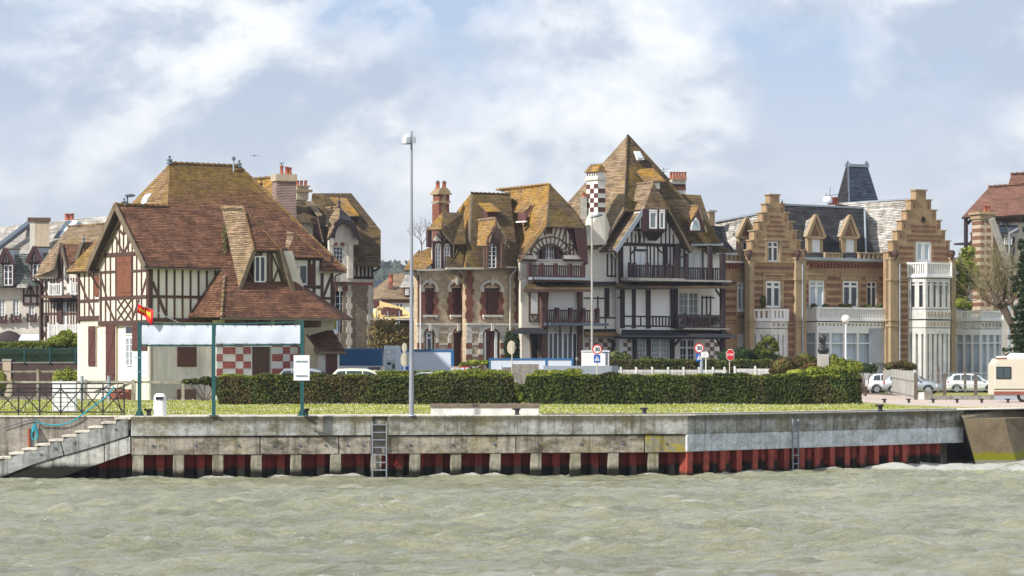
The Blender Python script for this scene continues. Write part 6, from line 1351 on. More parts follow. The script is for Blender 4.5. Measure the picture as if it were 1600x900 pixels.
# ================================================================= red roofed house at the right edge
def red_house():
    f = Face(1560, 262, 20); root = thing('red_roof_house', f.w(0, 0, -3), 'house with a clean red tiled roof and striped chimney at the right edge', 'house')
    b = MB(); RP(b, f, [(1545, 293, -4.4), (1640, 285, -4.4), (1640, 335, 1.0), (1503, 339, 1.0)], 'tile_red', .2); RP(b, f, [(1545, 293, -4.4), (1503, 339, 1.0), (1515, 339, -8)], 'tile_red', .2); RP(b, f, [(1580, 273, -6.5), (1660, 268, -6.5), (1660, 300, -3.5), (1572, 300, -3.5)], 'tile_red', .2)
    ridge_tiles(b, f.p(1545, 293, -4.4), f.p(1640, 285, -4.4), 'tile_red', .16, .5); ridge_tiles(b, f.p(1580, 273, -6.5), f.p(1660, 268, -6.5), 'tile_red', .16, .5); b.build('roof', root)
    b = MB(); RP(b, f, [(1600, 290, -3.0), (1576, 312, -.8), (1576, 336, 1.6), (1640, 333, 1.6), (1640, 290, -3)], 'tile_red', .1); b.build('dormer', root)
    b = MB(); b.wall(f, [(1550, 338), (1640, 336), (1640, 620), (1550, 620)], 'stone_white', [(1566, 345, 1578, 368), (1572, 400, 1584, 420)], thick=.1, rev=.3); fbody(b, f, 1553, 1645, 338, 8, 'stone_white', -.5); b.build('wall', root)
    b = MB()
    for k in range(9):
        for r in range(8): 
            if (k+r) % 2: b.pbox(f, 1551+k*8, 400+r*12, 1559+k*8, 407+r*12, -.02, .03, 'brick_band')
    b.build('brick_insets', root)
    b = MB(); b.pbox(offset(f, .4), 1508.5, 341, 1512.5, 620, -.3, 0, 'timber_plum'); b.bar(f.p(1512, 350, .3), f.p(1519, 341, .3), .2, .2, 'timber_plum'); b.pbox(f, 1508, 379, 1552, 382, -2, .4, 'timber_plum'); b.pbox(f, 1550, 341, 1600, 347, -.1, .5, 'timber'); b.build('porch_frame', root)
    balustrade(root, f, 1513, 1550, 364, 379, 'timber', .3, .28, .1, .12)
    window(root, f, 1553, 346, 1563, 372, 1, 1, 'white', 'glass', o=.05); window(root, f, 1566, 345, 1578, 368, 1, 2, 'white', 'glass')
    b = MB(); RP(b, f, [(1560, 352, .3), (1590, 352, .3), (1592, 362, 1.6), (1556, 362, 1.6)], 'slate', .1); b.pbox(offset(f, 1.2), 1568, 370, 1586, 400, -1, 0, 'slate'); b.build('porch_roof', root)
    window(root, offset(f, 1.4), 1570, 371, 1582, 382, 3, 1, 'white', 'glass_curtain', o=-.1)
    g = Face(1545, 252, 20); c = MB(); c.pbox(g, 1532, 342, 1552, 560, -1.4, 0, 'render_tan')
    for k in range(19): y = 345+11.6*k; c.pbox(g, 1531.5, y, 1537.5, y+5.5, -1.43, .03, 'brick_band'); c.pbox(g, 1541, y, 1547, y+5.5, -.2, .03, 'brick_band'); c.pbox(g, 1550, y+3, 1566, y+8.5, -1.4, -.5, 'brick_band')
    c.pbox(g, 1530, 335, 1554, 342, -1.5, .15, 'stone_tan'); c.pbox(g, 1527.5, 331, 1555, 335, -1.6, .3, 'stone_tan'); c.pbox(g, 1552, 350, 1564, 560, -1.5, -.3, 'stone_tan'); ch = c.build('chimney', root)
    for x in (1539, 1544.5): q = MB(); pot(q, g.p(x, 331, -.5), .5, .15); q.build('chimney_pot', ch)
    b = MB(); b.bar(g.p(1549, 342, .3), g.p(1577, 418, .3), .45, .4, 'stone_grey'); b.build('stone_rake', root)
red_house()
# ================================================================= villa behind the first house
def grey_villa():
    f = Face(560, 216, 30); root = thing('olive_roof_villa', f.w(0, 0, -4), 'stone villa with olive roof, white quoins and carved purple gable behind the timbered house', 'villa')
    O_ = 'tile_olive'
    b = MB(); RP(b, f, [(488, 302, -4.6), (549, 302, -4.2), (595, 360, -1.0), (595, 416, 1.0), (551, 413, 1.0), (505, 420, 1.0), (478, 400, 0)], O_, .14); RP(b, f, [(549, 302, -4.2), (595, 360, -1), (595, 416, 1), (590, 400, -9)], O_, .14); RP(b, f, [(488, 302, -4.6), (549, 302, -4.2), (590, 400, -9), (480, 400, -9)], O_, .14); rf = b.build('roof', root)
    b = MB(); RP(b, f, [(463, 306, -3.6), (479, 312, -3.2), (500, 348, .6), (463, 348, .6)], O_, .12); RP(b, f, [(476, 314, -3), (488, 314, -3.4), (504, 336, .2), (498, 337, .7)], 'tile_tan', .1); b.slab([f.p(484, 341, .5), f.p(497, 340, .6), f.p(505, 378, .5), f.p(500, 378, 0)], .1, 'wood_red', side=V((0, -1, 0))); b.pbox(f, 464, 349, 490, 400, -.5, -.1, 'cream'); b.bar(f.p(496, 341, .7), f.p(505, 378, .6), .1, .15, 'barge'); b.build('side_gable', root)
    b = MB(); RP(b, f, [(397, 280, -2.5), (431, 277, -1.0), (431, 340, .6), (425, 330, .3)], 'tile_gold', .12); ridge_tiles(b, f.p(397, 280, -2.5), f.p(431, 277, -1), 'tile_tan', .12, .4); q = f.p(408, 293, .2); finial(b, q, .6, 'black_metal', .08); b.build('roof', root)
    b = MB(); RP(b, f, [(515, 308, -3.6), (541, 309, -3.6), (562, 337, -1.4), (546, 338, -1.0)], 'tile_gold', .08); b.pbox(offset(f, -1.6), 549, 338, 560, 346, -.8, 0, 'timber_plum'); b.build('dormer', root)
    # carved dormer
    fq = offset(f, .95); d = MB(); RP(d, fq, [(510, 326, -2.6), (531, 324, -1.0), (530, 342, .4), (511, 373, .8), (514, 355, -1.0), (509, 354, -1.4)], 'tile_tan', .1); RP(d, fq, [(531, 324, -1), (552, 345, .5), (530, 342, .5)], 'slate_dark', .1); RP(d, fq, [(531, 324, -1), (552, 345, .5), (566, 373, .6), (560, 365, -1.4), (510, 326, -2.6)], O_, .1)
    ridge_tiles(d, fq.p(510, 326, -2.6), fq.p(531, 324, -1), 'tile_tan', .1, .3); finial(d, fq.p(530, 323, -1), .75, 'timber_plum', .08); dm = d.build('dormer', root)
    fd = offset(f, 1.05); b = MB(); b.wall(fd, [(514, 376), (530, 345), (548, 352), (560, 376), (560, 382), (550, 382), (550, 440), (514, 440)], 'stone_white', [(521, 385, 537, 412)], thick=.2); b.build('wall', dm); window(dm, fd, 521, 385, 537, 412, 3, 4, 'white', 'glass', transom=None)
    b = MB()
    for x0 in (521, 532): b.pbox(fd, x0, 379, x0+6, 384, 0, .05, 'brick_red')
    for x0, x1, y0, y1 in ((514, 519, 380, 440), (543, 551, 380, 435)): b.pbox(fd, x0, y0, x1, y1, 0, .1, 'stone_white'); b.pbox(fd, x0-1, y0, x1+1, y0+3, 0, .16, 'stone_white')
    b.build('pilaster', dm)
    t = MB(); fo = offset(f, 1.5); pts = [(537+17*math.cos(a), 372-26*math.sin(a)) for a in [math.pi*k/10 for k in range(11)]]
    for a, c in zip(pts[:-1], pts[1:]): t.beam(fo, fo.uz(*a), fo.uz(*c), .26, 0, .1, 'timber_plum')
    for a, c in (((512, 374), (522, 358)), ((560, 374), (553, 352)), ((553, 352), (545, 346)), ((522, 352), (530, 344)), ((516, 370), (526, 352)), ((556, 368), (549, 352))): t.beam(fo, fo.uz(*a), fo.uz(*c), .2, 0, .08, 'timber_plum')
    t.build('carved_bargeboard', dm)
    # walls
    b = MB(); b.wall(f, [(520, 436), (583, 436), (583, 617), (520, 617)], 'rubble_grey', [(520.5, 455, 536, 520)], rev=.4, thick=.4); fbody(b, f, 524, 580, 430, 8, 'rubble_grey', -.45); b.build('wall', root)
    b = MB(); b.wall(f, [(550, 414), (583, 414), (583, 436), (550, 436)], 'cream_light', thick=.3); b.build('upper_wall', root)
    t = MB(); t.vbeams(f, [551, 557, 563.5, 569.5, 575.5, 581.5], 414, 434, .15, 'timber_plum'); t.hbeams(f, [434], 550, 583, .2, 'timber_plum'); t.build('timber_frame', root)
    b = MB(); b.pbox(f, 516, 436, 583, 441, 0, .12, 'stone_white'); b.pbox(f, 551, 441, 583, 445, 0, .05, 'brick_check'); b.pbox(f, 521, 440, 527, 444, .1, .14, 'brick_check'); b.pbox(f, 535, 440, 541, 444, .1, .14, 'brick_check'); b.pbox(f, 520, 448, 542, 454, 0, .06, 'brick_red'); b.pbox(f, 528, 447, 534, 455, 0, .1, 'stone_white'); b.build('cornice', root)
    b = MB(); quoins(b, f, 543, 548, 446, 560, 'stone_white', o1=.05, both=True); b.build('quoins', root); b = MB(); quoins(b, f, 575, 582, 446, 560, 'stone_white', o1=.05, both=True, jog=1.5); b.build('quoins', root)
    MB().pbox(f, 520, 455, 537, 520, -.45, -.35, 'ink').build('window', root)
    b = MB()
    for x in (524, 531): b.tube(f.p(x, 455, .5), f.p(x, 575, .5), .03, .03, 'galvanised')
    for y in (463, 475, 490, 508): b.tube(f.p(520, y, .5), f.p(538, y, .5), .025, .025, 'galvanised')
    b.build('scaffold', root)
    b = MB(); b.path([f.p(594, 417, .9), f.p(589, 421, .6), f.p(583, 424, .1)], .07, 'black_metal'); b.build('downpipe', root)
    b = MB(); b.pbox(offset(f, .6), 521, 484, 528, 521, 0, .05, 'banner'); b.pbox(offset(f, .66), 521.5, 500, 525, 514, 0, .02, 'leaf_low'); b.build('notice_board', root)
    # chimneys
    c = Face(450, 208, 20); b = MB(); b.pbox(c, 432, 283, 463, 360, -1.1, 0, 'brick_chimney'); b.pbox(c, 430, 272, 464, 283, -1.2, .08, 'render_tan'); b.pbox(c, 431, 281.5, 464, 283.5, -1.2, .12, 'stone_tan'); ch = b.build('chimney', root, 'tall dark brick chimney with pale mortar and a stone cap')
    for x, h in ((440, .55), (448, .5), (453, .45)): q = MB(); pot(q, c.p(x, 272, -.5), h, .13); q.build('chimney_pot', ch)
    q = MB(); p = c.p(440, 260, -.5); q.lathe(p, [(.13, 0), (.13, .06), (.03, .08), (.03, .2), (.18, .21), (.18, .24)], 'lead_dark', 8); q.build('cowl', ch)
    c = Face(475, 214, 30); b = MB(); b.pbox(c, 464, 291, 482, 312, -1.4, 0, 'render_tan'); b.pbox(c, 462, 296, 487, 300, -1.6, .15, 'stone_tan'); b.pbox(c, 464, 290, 484, 292, -1.5, .1, 'stone_tan'); ch = b.build('chimney', root)
    for x in (465, 471, 477.5): q = MB(); pot(q, c.p(x, 291, -.4), .4, .12); q.build('chimney_pot', ch)
grey_villa()

# ================================================================= houses on the far left
def left_houses():
    f = Face(100, 238, -20)
    root = thing('balcony_house', f.w(0, 0, -4), 'narrow timbered house with tan roof and two white balconies', 'house')
    b = MB(); RP(b, f, [(107, 355, -3.5), (175, 350, -3.5), (170, 395, -.6), (94, 381, 0)], 'tile_tan'); RP(b, f, [(107, 355, -3.5), (94, 381, 0), (84, 421, .8), (54, 433, .8), (66, 408, -1)], 'tile_tan'); ridge_tiles(b, f.p(107, 355, -3.5), f.p(175, 350, -3.5), 'tile_tan', .14, .4)
    RP(b, f, [(95, 380, .2), (126, 382, .2), (122, 400, .8), (104, 420, .9)], 'tile_brown'); RP(b, f, [(128, 378, .9), (146, 378, -.2), (133, 402, 1.0), (121, 408, 1.0)], 'tile_brown'); RP(b, f, [(107, 355, -3.5), (54, 433, -6), (120, 400, -9), (175, 350, -3.5)], 'tile_brown'); finial(b, f.p(131, 378, .9), .55, 'lead_dark', .08); b.build('roof', root)
    b = MB(); b.bar(f.p(95, 380, .5), f.p(84, 421, 1.0), .12, .35, 'barge'); b.bar(f.p(95, 380, .5), f.p(104, 420, 1.0), .12, .25, 'barge'); b.bar(f.p(128, 378, 1.0), f.p(118, 408, 1.1), .12, .25, 'barge'); b.bar(f.p(54, 434, .9), f.p(85, 434, .9), .15, .15, 'barge'); b.build('barge_board', root)
    b = MB(); b.wall(f, [(64, 432), (86, 418), (96, 385), (126, 400), (126, 617), (64, 617)], 'cream', [(92, 420, 98, 440), (92, 470, 98, 506), (69, 493, 75, 511), (98.5, 470, 104.5, 508)], thick=.3); fbody(b, f, 66, 125, 425, 8, 'cream', -.35); b.build('wall', root)
    t = MB(); T = 'timber'; t.vbeams(f, [66, 72, 76, 80, 85, 89.5, 106, 111, 115, 119.5, 123], 434, 560, .1, T); t.hbeams(f, [462, 470, 490], 64, 124, .16, T); t.pbeam(f, (66, 446), (74, 460), .1, T); t.pbeam(f, (74, 446), (66, 460), .1, T); t.pbeam(f, (66, 514), (73, 530), .1, T); t.pbeam(f, (73, 514), (66, 530), .1, T)
    t.pbeam(f, (95, 388), (95, 505), .35, T, o1=.15); t.pbeam(f, (64.5, 433), (64.5, 617), .25, T, o1=.1); t.vbeams(f, [98, 102], 400, 418, .1, T); t.build('timber_frame', root)
    for x0, y0, x1, y1 in ((92, 420, 98, 440), (92, 470, 98, 506), (69, 493, 75, 511)): MB().pbox(f, x0, y0, x1, y1, -.2, -.12, 'ink').build('window', root)
    window(root, f, 98.5, 470, 104.5, 508, 2, 3, 'white', 'glass_curtain', o=-.1)
    fb = offset(f, 1.1)
    for x0, x1, y0, y1 in ((77, 96, 443, 462), (111, 123, 441, 460)): balustrade(root, fb, x0, x1, y0, y1, 'white_worn', 0, .16, .08, .1, (x0, x1), .14)
    b = MB(); b.pbox(f, 76, 462, 124, 466, 0, 1.2, 'timber_mid'); b.pbox(fb, 96, 443, 110, 461, -.9, -.85, 'white_worn')
    for x in (80, 92, 107, 121): b.bar(f.p(x, 478, .1), f.p(x, 466, 1.0), .12, .14, 'timber')
    b.build('balcony_floor', root)
    balustrade(root, fb, 76, 124, 507, 528, 'white_worn', 0, .2, .14, .1, (76, 90, 104, 124), .14)
    b = MB(); b.path([f.p(52, 434, .9), f.p(63, 443, .2), f.p(64, 540, .15)], .09, 'timber'); b.build('downpipe', root)
    # long pale-roofed mansard building
    g = Face(30, 250, 8); r2 = thing('mansard_terrace', g.w(0, 0, -5), 'long cream building under pale roof slopes with purple gabled dormers at the left edge', 'building')
    b = MB(); RP(b, g, [(-60, 361, -12), (190, 335, -5), (190, 392, .0), (-60, 402, -3)], 'tile_pale', .12); RP(b, g, [(-60, 402, 0), (90, 394, 0), (120, 394, 0), (120, 445, .8), (-60, 449, .8)], 'slate_green', .12); RP(b, g, [(-60, 362, -12.2), (190, 336, -5.2), (190, 365, -14), (-60, 390, -20)], 'zinc', .1); rf = b.build('roof', r2)
    b = MB(); b.bar(g.p(-6, 389, -1.6), g.p(46, 349, -8.6), .5, .35, 'lead_dark'); b.bar(g.p(-6, 386, -1.7), g.p(46, 346.5, -8.8), .3, .1, 'white'); b.build('parapet', rf)
    for k in range(4): b = MB(); b.bar(g.p(88+k*7, 372-2*k, -3.4), g.p(108+k*6, 345, -6.8), .3 if k % 3 else .5, .06, 'lead_dark' if k % 3 == 0 else 'white_cool'); b.build('glass_strip', rf)
    c = offset(g, -2.6); b = MB(); b.pbox(c, 47, 345, 77, 392, -1.2, 0, 'render_tan'); b.pbox(c, 43, 340, 79, 345.5, -1.4, .15, 'timber_mid'); ch = b.build('chimney', r2, 'broad rendered chimney with a dark cap'); b = MB(); b.pbox(c, 46.6, 345.4, 54.5, 392, -1.0, .02, 'stone_white'); b.build('render_patch', ch)
    for x in (105, 112): q = MB(); pot(q, offset(g, -8).p(x, 344, 0), .55, .22); q.build('chimney_pot', r2)
    for (ax, ay, l, rgt, yb, wx0, wx1, wy0, wy1) in ((8, 388, -2, 22, 412, 6, 20, 414, 446), (54, 385, 41, 66, 411, 51, 66, 412, 438)):
        d = MB(); RP(d, g, [(ax, ay, 1.2), (ax+24, ay, -1.2), (rgt+4, yb, .0), (rgt, yb, 1.3)], 'zinc', .07); RP(d, g, [(ax, ay, 1.2), (l, yb, 1.3), (l+14, yb, -1), (ax+24, ay, -1.2)], 'zinc', .07)
        for a_ in (l, rgt): d.bar(g.p(ax, ay, 1.25), g.p(a_, yb, 1.3), .12, .3, 'wood_red')
        d.wall(offset(g, .9), [(ax, ay+3), (l+5, yb), (wx0-2, yb), (wx0-2, wy1), (wx1+2, wy1), (wx1+2, yb), (rgt-1, yb)], 'cream_light', thick=1.2); dm = d.build('dormer', r2)
        gg = offset(g, .95); window(dm, gg, wx0, wy0, wx1, wy1, 2, 3, 'white', 'glass', o=0.0); t = MB(); t.vbeams(gg, [ax-3, ax+1.5, ax+6], yb-10, yb, .1, 'wood_red'); t.hbeams(gg, [yb], l+4, rgt-2, .2, 'wood_red'); t.pbox(gg, wx0-2.5, yb, wx0, wy1, 0, .06, 'wood_red'); t.pbox(gg, wx1, yb, wx1+2.5, wy1, 0, .06, 'wood_red'); t.build('timber_frame', dm)
    b = MB(); b.wall(g, [(-60, 447), (66, 445), (66, 617), (-60, 617)], 'cream', [(-2, 466, 8, 495), (20, 465, 30, 494), (45, 463, 54, 493)], thick=.4, rev=.25); fbody(b, g, -58, 66, 447, 9, 'cream', -.5); b.build('wall', r2)
    for x0, y0, x1, y1 in ((-2, 466, 8, 495), (20, 465, 30, 494), (45, 463, 54, 493)):
        window(r2, g, x0, y0, x1, y1, 2, 4, 'white', 'glass_curtain', o=-.12); balustrade(r2, g, x0-2, x1+2, y1-1, y1+10, 'wood_red', .25, .16, .1, .12, (x0-2, x1+2), .18)
    b = MB(); RP(b, g, [(33, 436, .2), (49, 436, .2), (41, 450, 1.2), (25, 450, 1.2)], 'tile_pale', .08); b.pbox(g, 36, 450, 66, 478, 0, .03, 'stone_white'); b.build('lean_roof', r2)
    t = MB(); t.vbeams(g, [37, 48, 58, 63], 445, 476, .14, 'wood_red', 0, .08); t.hbeams(g, [462, 475], 36, 65, .2, 'wood_red', 0, .09); t.pbeam(g, (42, 460), (47, 446), .12, 'wood_red', 0, .08); t.pbeam(g, (53, 460), (48, 446), .12, 'wood_red', 0, .08); t.hbeams(g, [447], -60, 36, .25, 'wood_red', 0, .3); t.build('timber_frame', r2)
    b = MB(); RP(b, g, [(34, 522, .1), (62, 522, .1), (64, 532, 1.4), (28, 532, 1.4)], 'banner', .05); b.build('awning', r2); b = MB(); u, z = g.uz(14, 532); b.lathe(g.w(u, z-.2, .2), [(1.2, 0), (1.2, .2), (1.0, .55), (.6, .85), (.1, 1.0)], 'timber_plum', 14, sy=.3); b.build('arched_awning', r2)
left_houses()

# ================================================================= between the villas: hill, far houses, yard
def hill():
    g = np.random.default_rng(3); nx, ny = 90, 30; b = MB(); vs = []
    for j in range(ny):
        for i in range(nx):
            x = -420+i*9.0; y = 1300+j*30; t = j/(ny-1)
            h = 66*math.sin(min(1, t*1.7)*math.pi/2)*(0.85+0.12*math.sin(x*.011+1)+.05*math.sin(x*.043))+mnoise.noise(V((x*.02, y*.02, 0)))*5
            vs.append((x, y, h-2))
    fs = [(j*nx+i, j*nx+i+1, (j+1)*nx+i+1, (j+1)*nx+i) for j in range(ny-1) for i in range(nx-1)]
    b.mesh(vs, fs, 'hill_mat', True); b.build('hill', base=(0, 1300, 0), kind='structure')
    k = 42000; X = g.uniform(-360, 300, k); Yy = g.uniform(1360, 1800, k); t = (Yy-1300)/870
    H = 66*np.sin(np.minimum(1, t*1.7)*math.pi/2)*(0.85+0.12*np.sin(X*.011+1)+.05*np.sin(X*.043))
    hh = g.uniform(0, 1, k)**.7*8*(0.7+0.4*np.sin(X*.35)*np.sin(Yy*.11))
    keep = (H > 28+8*np.sin(X*.05+Yy*.02))
    leaves(np.stack([X, Yy, H+hh], 1)[keep], np.tile((0, -.6, .6), (int(keep.sum()), 1)), 2.3, 'leaf_wood', 'wood', None, .8, 5, base=(-180, 1500, 0), label='dark wood covering the distant hill', cat='wood', kind='stuff')
hill()
def simple_house(name, px0, px1, Y, ytop, yeave, wallm, roofm, label, th=0, deep=8, ridge=(0.5, 0.5), ybot=None, wins=(), group=None, cat='house', hip=0.25):
    f = Face((px0+px1)/2, Y, th); root = thing(name, f.w(0, 0, -2), label, cat, group); u0, u1 = f.u(px0), f.u(px1); ze = f.uz((px0+px1)/2, yeave)[1]; zr = f.uz((px0+px1)/2, ytop)[1]
    b = MB(); b.fbox(f, u0+.3, u1-.3, 0, ze, -deep, 0, wallm); b.build('wall', root)
    b = MB(); h = (u1-u0)*hip; A, B2 = f.w(u0+h, zr, -deep/2), f.w(u1-h, zr, -deep/2); c = [f.w(u0, ze, .5), f.w(u1, ze, .5), f.w(u1, ze, -deep-.5), f.w(u0, ze, -deep-.5)]
    b.roof([c[0], c[1], B2, A], roofm); b.roof([c[2], c[3], A, B2], roofm); b.roof([c[1], c[2], B2], roofm); b.roof([c[3], c[0], A], roofm); b.build('roof', root)
    for w in wins: window(root, f, *w, 2, 2, 'white', 'glass', o=.04, fw=.1)
    return root, f
def backdrop():
    simple_house('far_house', 583, 600, 520, 437, 446, 'render_grey', 'slate', 'pale grey house below the wooded hill', wins=((587, 452, 590, 460),), ybot=0, group='far houses below the hill'); simple_house('far_house', 599, 615, 480, 434, 442, 'white_worn', 'slate', 'white walled house next to the pale grey one below the hill', wins=((603, 448, 606, 456),), group='far houses below the hill')
    r, f = simple_house('tan_roof_house', 592, 690, 330, 424, 467, 'cream_light', 'tile_tan', 'low house with a wide tan roof between the two stone villas', 12, 14, hip=.42, wins=((618, 474, 630, 486),)); b = MB(); b.pbox(f, 596, 467, 680, 473, .02, .12, 'shutter_brown'); b.build('fascia', r)
    b = MB(); b.roof([f.p(634, 429, -2.5), f.p(650, 430, -2.5), f.p(650, 449, .3), f.p(624, 449, .3)], 'tile_pale', .1); b.pbox(f, 632, 449, 646, 462, -2, .1, 'timber_mid'); d = b.build('dormer', r); window(d, f, 633, 451, 638, 461, 2, 2, 'white', 'glass', o=.14); window(d, f, 640, 451, 645, 461, 2, 2, 'white', 'glass', o=.14)
    b = MB(); b.pbox(offset(f, -2), 609, 450, 614, 480, -.8, 0, 'cream'); b.pbox(offset(f, -2), 608.5, 440, 614, 453, -.8, 0, 'brick_red'); b.build('chimney', r); b = MB(); pot(b, offset(f, -2).p(611, 440, -.4), .8, .25); b.build('chimney_pot', r)
    # roof under repair, wrapped in yellow underlay
    g = Face(610, 240, 10); r = thing('roof_under_repair', g.w(0, 0, -2), 'low building whose roof is covered in yellow sheeting with stacked brown tiles and scaffolding', 'building')
    b = MB(); RP(b, g, [(593, 470, -2.6), (628, 480, -2.6), (650, 496, .8), (588, 499, .8)], 'yellow_paint', .1); RP(b, g, [(593, 470, -2.6), (588, 499, .8), (578, 499, -2)], 'yellow_paint', .1); b.build('roof', r)
    for x, y in ((601, 489), (604, 486), (608, 490), (612, 487), (616, 489), (620, 488), (624, 490), (585, 479), (588, 476)): q = MB(); p = g.p(x, y, -.2 if x > 590 else -1.3); q.box(p.x-.25, p.x+.25, p.y-.5, p.y-.2, p.z-.15, p.z+.3, 'shutter_dark'); q.build('tile_stack', r)
    b = MB(); b.pbox(g, 584, 499, 660, 520, -4, -.3, 'hedge_core' if 0 else 'timber_mid'); b.pbox(g, 588, 520, 660, 600, -4, -.3, 'render_tan'); b.build('wall', r)
    b = MB(); b.pbox(g, 582, 498.5, 648, 500.5, .6, 1.6, 'stone_white')
    for x in (588, 606, 624, 642): b.tube(g.p(x, 486, 1.5), g.p(x, 590, 1.5), .04, .04, 'galvanised')
    for a, c in (((606, 500), (620, 516)), ((624, 500), (610, 516))): b.tube(g.p(*a, 1.5), g.p(*c, 1.5), .035, .035, 'galvanised')
    b.build('scaffold', r)
    # dry bushes in the yard
    t = thing('dry_shrub', P(606, 578, 214).xy.to_3d(), 'tall brown and olive shrub beside the rubble stone wall', 'shrub'); pts, nr = blob_points([(*P(x, y, 214+dy), rx, 1.2, rz) for x, y, rx, rz, dy in ((592, 530, .9, 1.4, 0), (603, 528, 1.1, 1.3, 1), (616, 533, 1.2, 1.0, 0), (630, 530, 1.1, 1.1, 1), (590, 512, .6, .9, 1), (612, 515, .8, .9, 2))], 4200, 3, .9); leaves(pts, nr, .13, 'leaf_dry', 'foliage', t, seed=2)
    b = MB()
    for k in range(14): a = P(592+3*k, 578, 214); b.tube(V((a.x, a.y, 0)), V((a.x+rnd.uniform(-1, 1), a.y+rnd.uniform(-.6, .6), rnd.uniform(3, 5))), .04, .015, 'twig', 5)
    b.build('stems', t)
backdrop()
# ================================================================= things on the quay
Yq = YA+0.55
def at(px, Y, z=0.0): return V(((px-800)/F*Y, Y, z))
def zt(py, Y): return CH+(HZ-py)/F*Y
def flat(Y): return Face(800, Y, 0)
# ---- iron railing
Yr = 116.4; fr = flat(Yr); rr = thing('iron_railing', at(90, Yr), 'black iron railing with crossed bars above the river steps', 'railing')
b = MB(); ut, ub = zt(599, Yr), zt(644, Yr); um = zt(607, Yr)
for y in (599.5, 607, 613, 644): b.hbeams(fr, [y], -60, 193, 0.045, 'black_metal', -.02, .02)
b.build('rail', rr)
for k, px in enumerate(range(-37, 200, 33)):
    b = MB(); b.vbeams(fr, [px], 599, 652, .05, 'black_metal', -.025, .025); b.build('post', rr)
    if px < 180: b = MB(); b.pbeam(fr, (px, 607), (px+33, 644), .04, 'black_metal', -.015, .015); b.pbeam(fr, (px+33, 607), (px, 644), .04, 'black_metal', .016, .03); b.vbeams(fr, [px+11, px+22], 613, 644, .015, 'black_metal', -.01, .01); b.build('cross_bars', rr)
b = MB(); b.path([fr.p(180, 607), fr.p(192, 652)], .02, 'black_metal'); b.build('stay', rr)
# ---- white slatted panel box
w = thing('slatted_cabinet', at(100, 126), 'white cabinet with slatted front on the grass behind the iron railing', 'cabinet'); f = flat(126); b = MB(); b.pbox(f, 82, 597, 118, 644, -.5, 0, 'white_cool'); b.build('body', w)
b = MB()
for y in range(606, 642, 7): b.pbox(f, 84, y, 116, y+1.2, 0, .02, 'render_grey')
b.pbox(f, 81.5, 596, 118.5, 599, -.52, .04, 'white_cool'); b.build('slats', w)
# ---- blue rope
c = [fr.p(178, 604, .2), fr.p(168, 618, .35), fr.p(150, 632, .6), fr.p(128, 648, .72), fr.p(112, 659, .72), fr.p(95, 663.5, .72), fr.p(80, 664, .7), fr.p(62, 661, .75), fr.p(55, 657, .75)]
b = MB(); b.path(c, .028, 'rope_blue' if 'rope_blue' in MAT else 'blue_paint')
m_plain('rope_blue', (0.03, 0.30, 0.36), 0.8, 0.2, 8)
b = MB()
def smooth(pts, k=5):
    out = []; P_ = [pts[0]]+list(pts)+[pts[-1]]
    for i in range(1, len(P_)-2):
        for j in range(k):
            t = j/k; a, b_, c_, d = P_[i-1], P_[i], P_[i+1], P_[i+2]; out.append(0.5*((2*b_)+(c_-a)*t+(2*a-5*b_+4*c_-d)*t*t+(3*b_-3*c_+d-a)*t**3))
    return out+[pts[-1]]
b.path(smooth(c), .03, 'rope_blue', 6)
for k in range(5):
    cc = []
    for i in range(13): a = 2*math.pi*i/12; cc.append(fr.p(54+math.cos(a)*(3.4+k*.3)+rnd.uniform(-.5, .5), 675+k*1.2+math.sin(a)*(13-k*1.3), .75+.03*k))
    b.path(cc, .026, 'rope_blue', 5)
b.build('blue_rope', base=fr.p(54, 690, .75), label='turquoise rope hanging in coils over the steps and up to the railing', cat='rope')
# ---- timber rail fences
def rail_fence(name, pxs, Y, ztop, label, x0, x1):
    f = flat(Y); r = thing(name, at((x0+x1)/2, Y), label, 'fence')
    b = MB(); b.bar(at(x0, Y, ztop), at(x1, Y, ztop), .1, .12, 'fender'); b.build('rail', r)
    for p in pxs: b = MB(); q = at(p, Y-.12); b.box(q.x-.08, q.x+.08, q.y-.08, q.y+.08, 0, ztop+.14, 'fender'); b.build('post', r)
rail_fence('timber_rail_fence', (17, 95, 134, 208, 286), 171, zt(597, 171), 'low timber rail fence before the corner house', -30, 292)
rail_fence('timber_rail_fence', (-20, 59, 118), 203, zt(580.5, 203), 'further timber rail fence below the old garden wall', -40, 124)
# ---- wire gate between galvanised posts
g = thing('wire_gate', at(150, 168), 'low wire mesh gate between two grey posts before the front steps', 'gate')
for px in (128, 170): b = MB(); q = at(px, 168); b.tube(q, q+V((0, 0, zt(587, 168))), .09, .09, 'galvanised', 8); b.build('post', g)
b = MB(); f = flat(168)
for i in range(1, 14): b.vbeams(f, [129+i*2.9], 594, 617, .012, 'galvanised', 0, .012)
for y in (594, 600, 606, 612, 617): b.hbeams(f, [y], 129, 170, .014, 'galvanised', .012, .024)
b.build('mesh_panel', g)
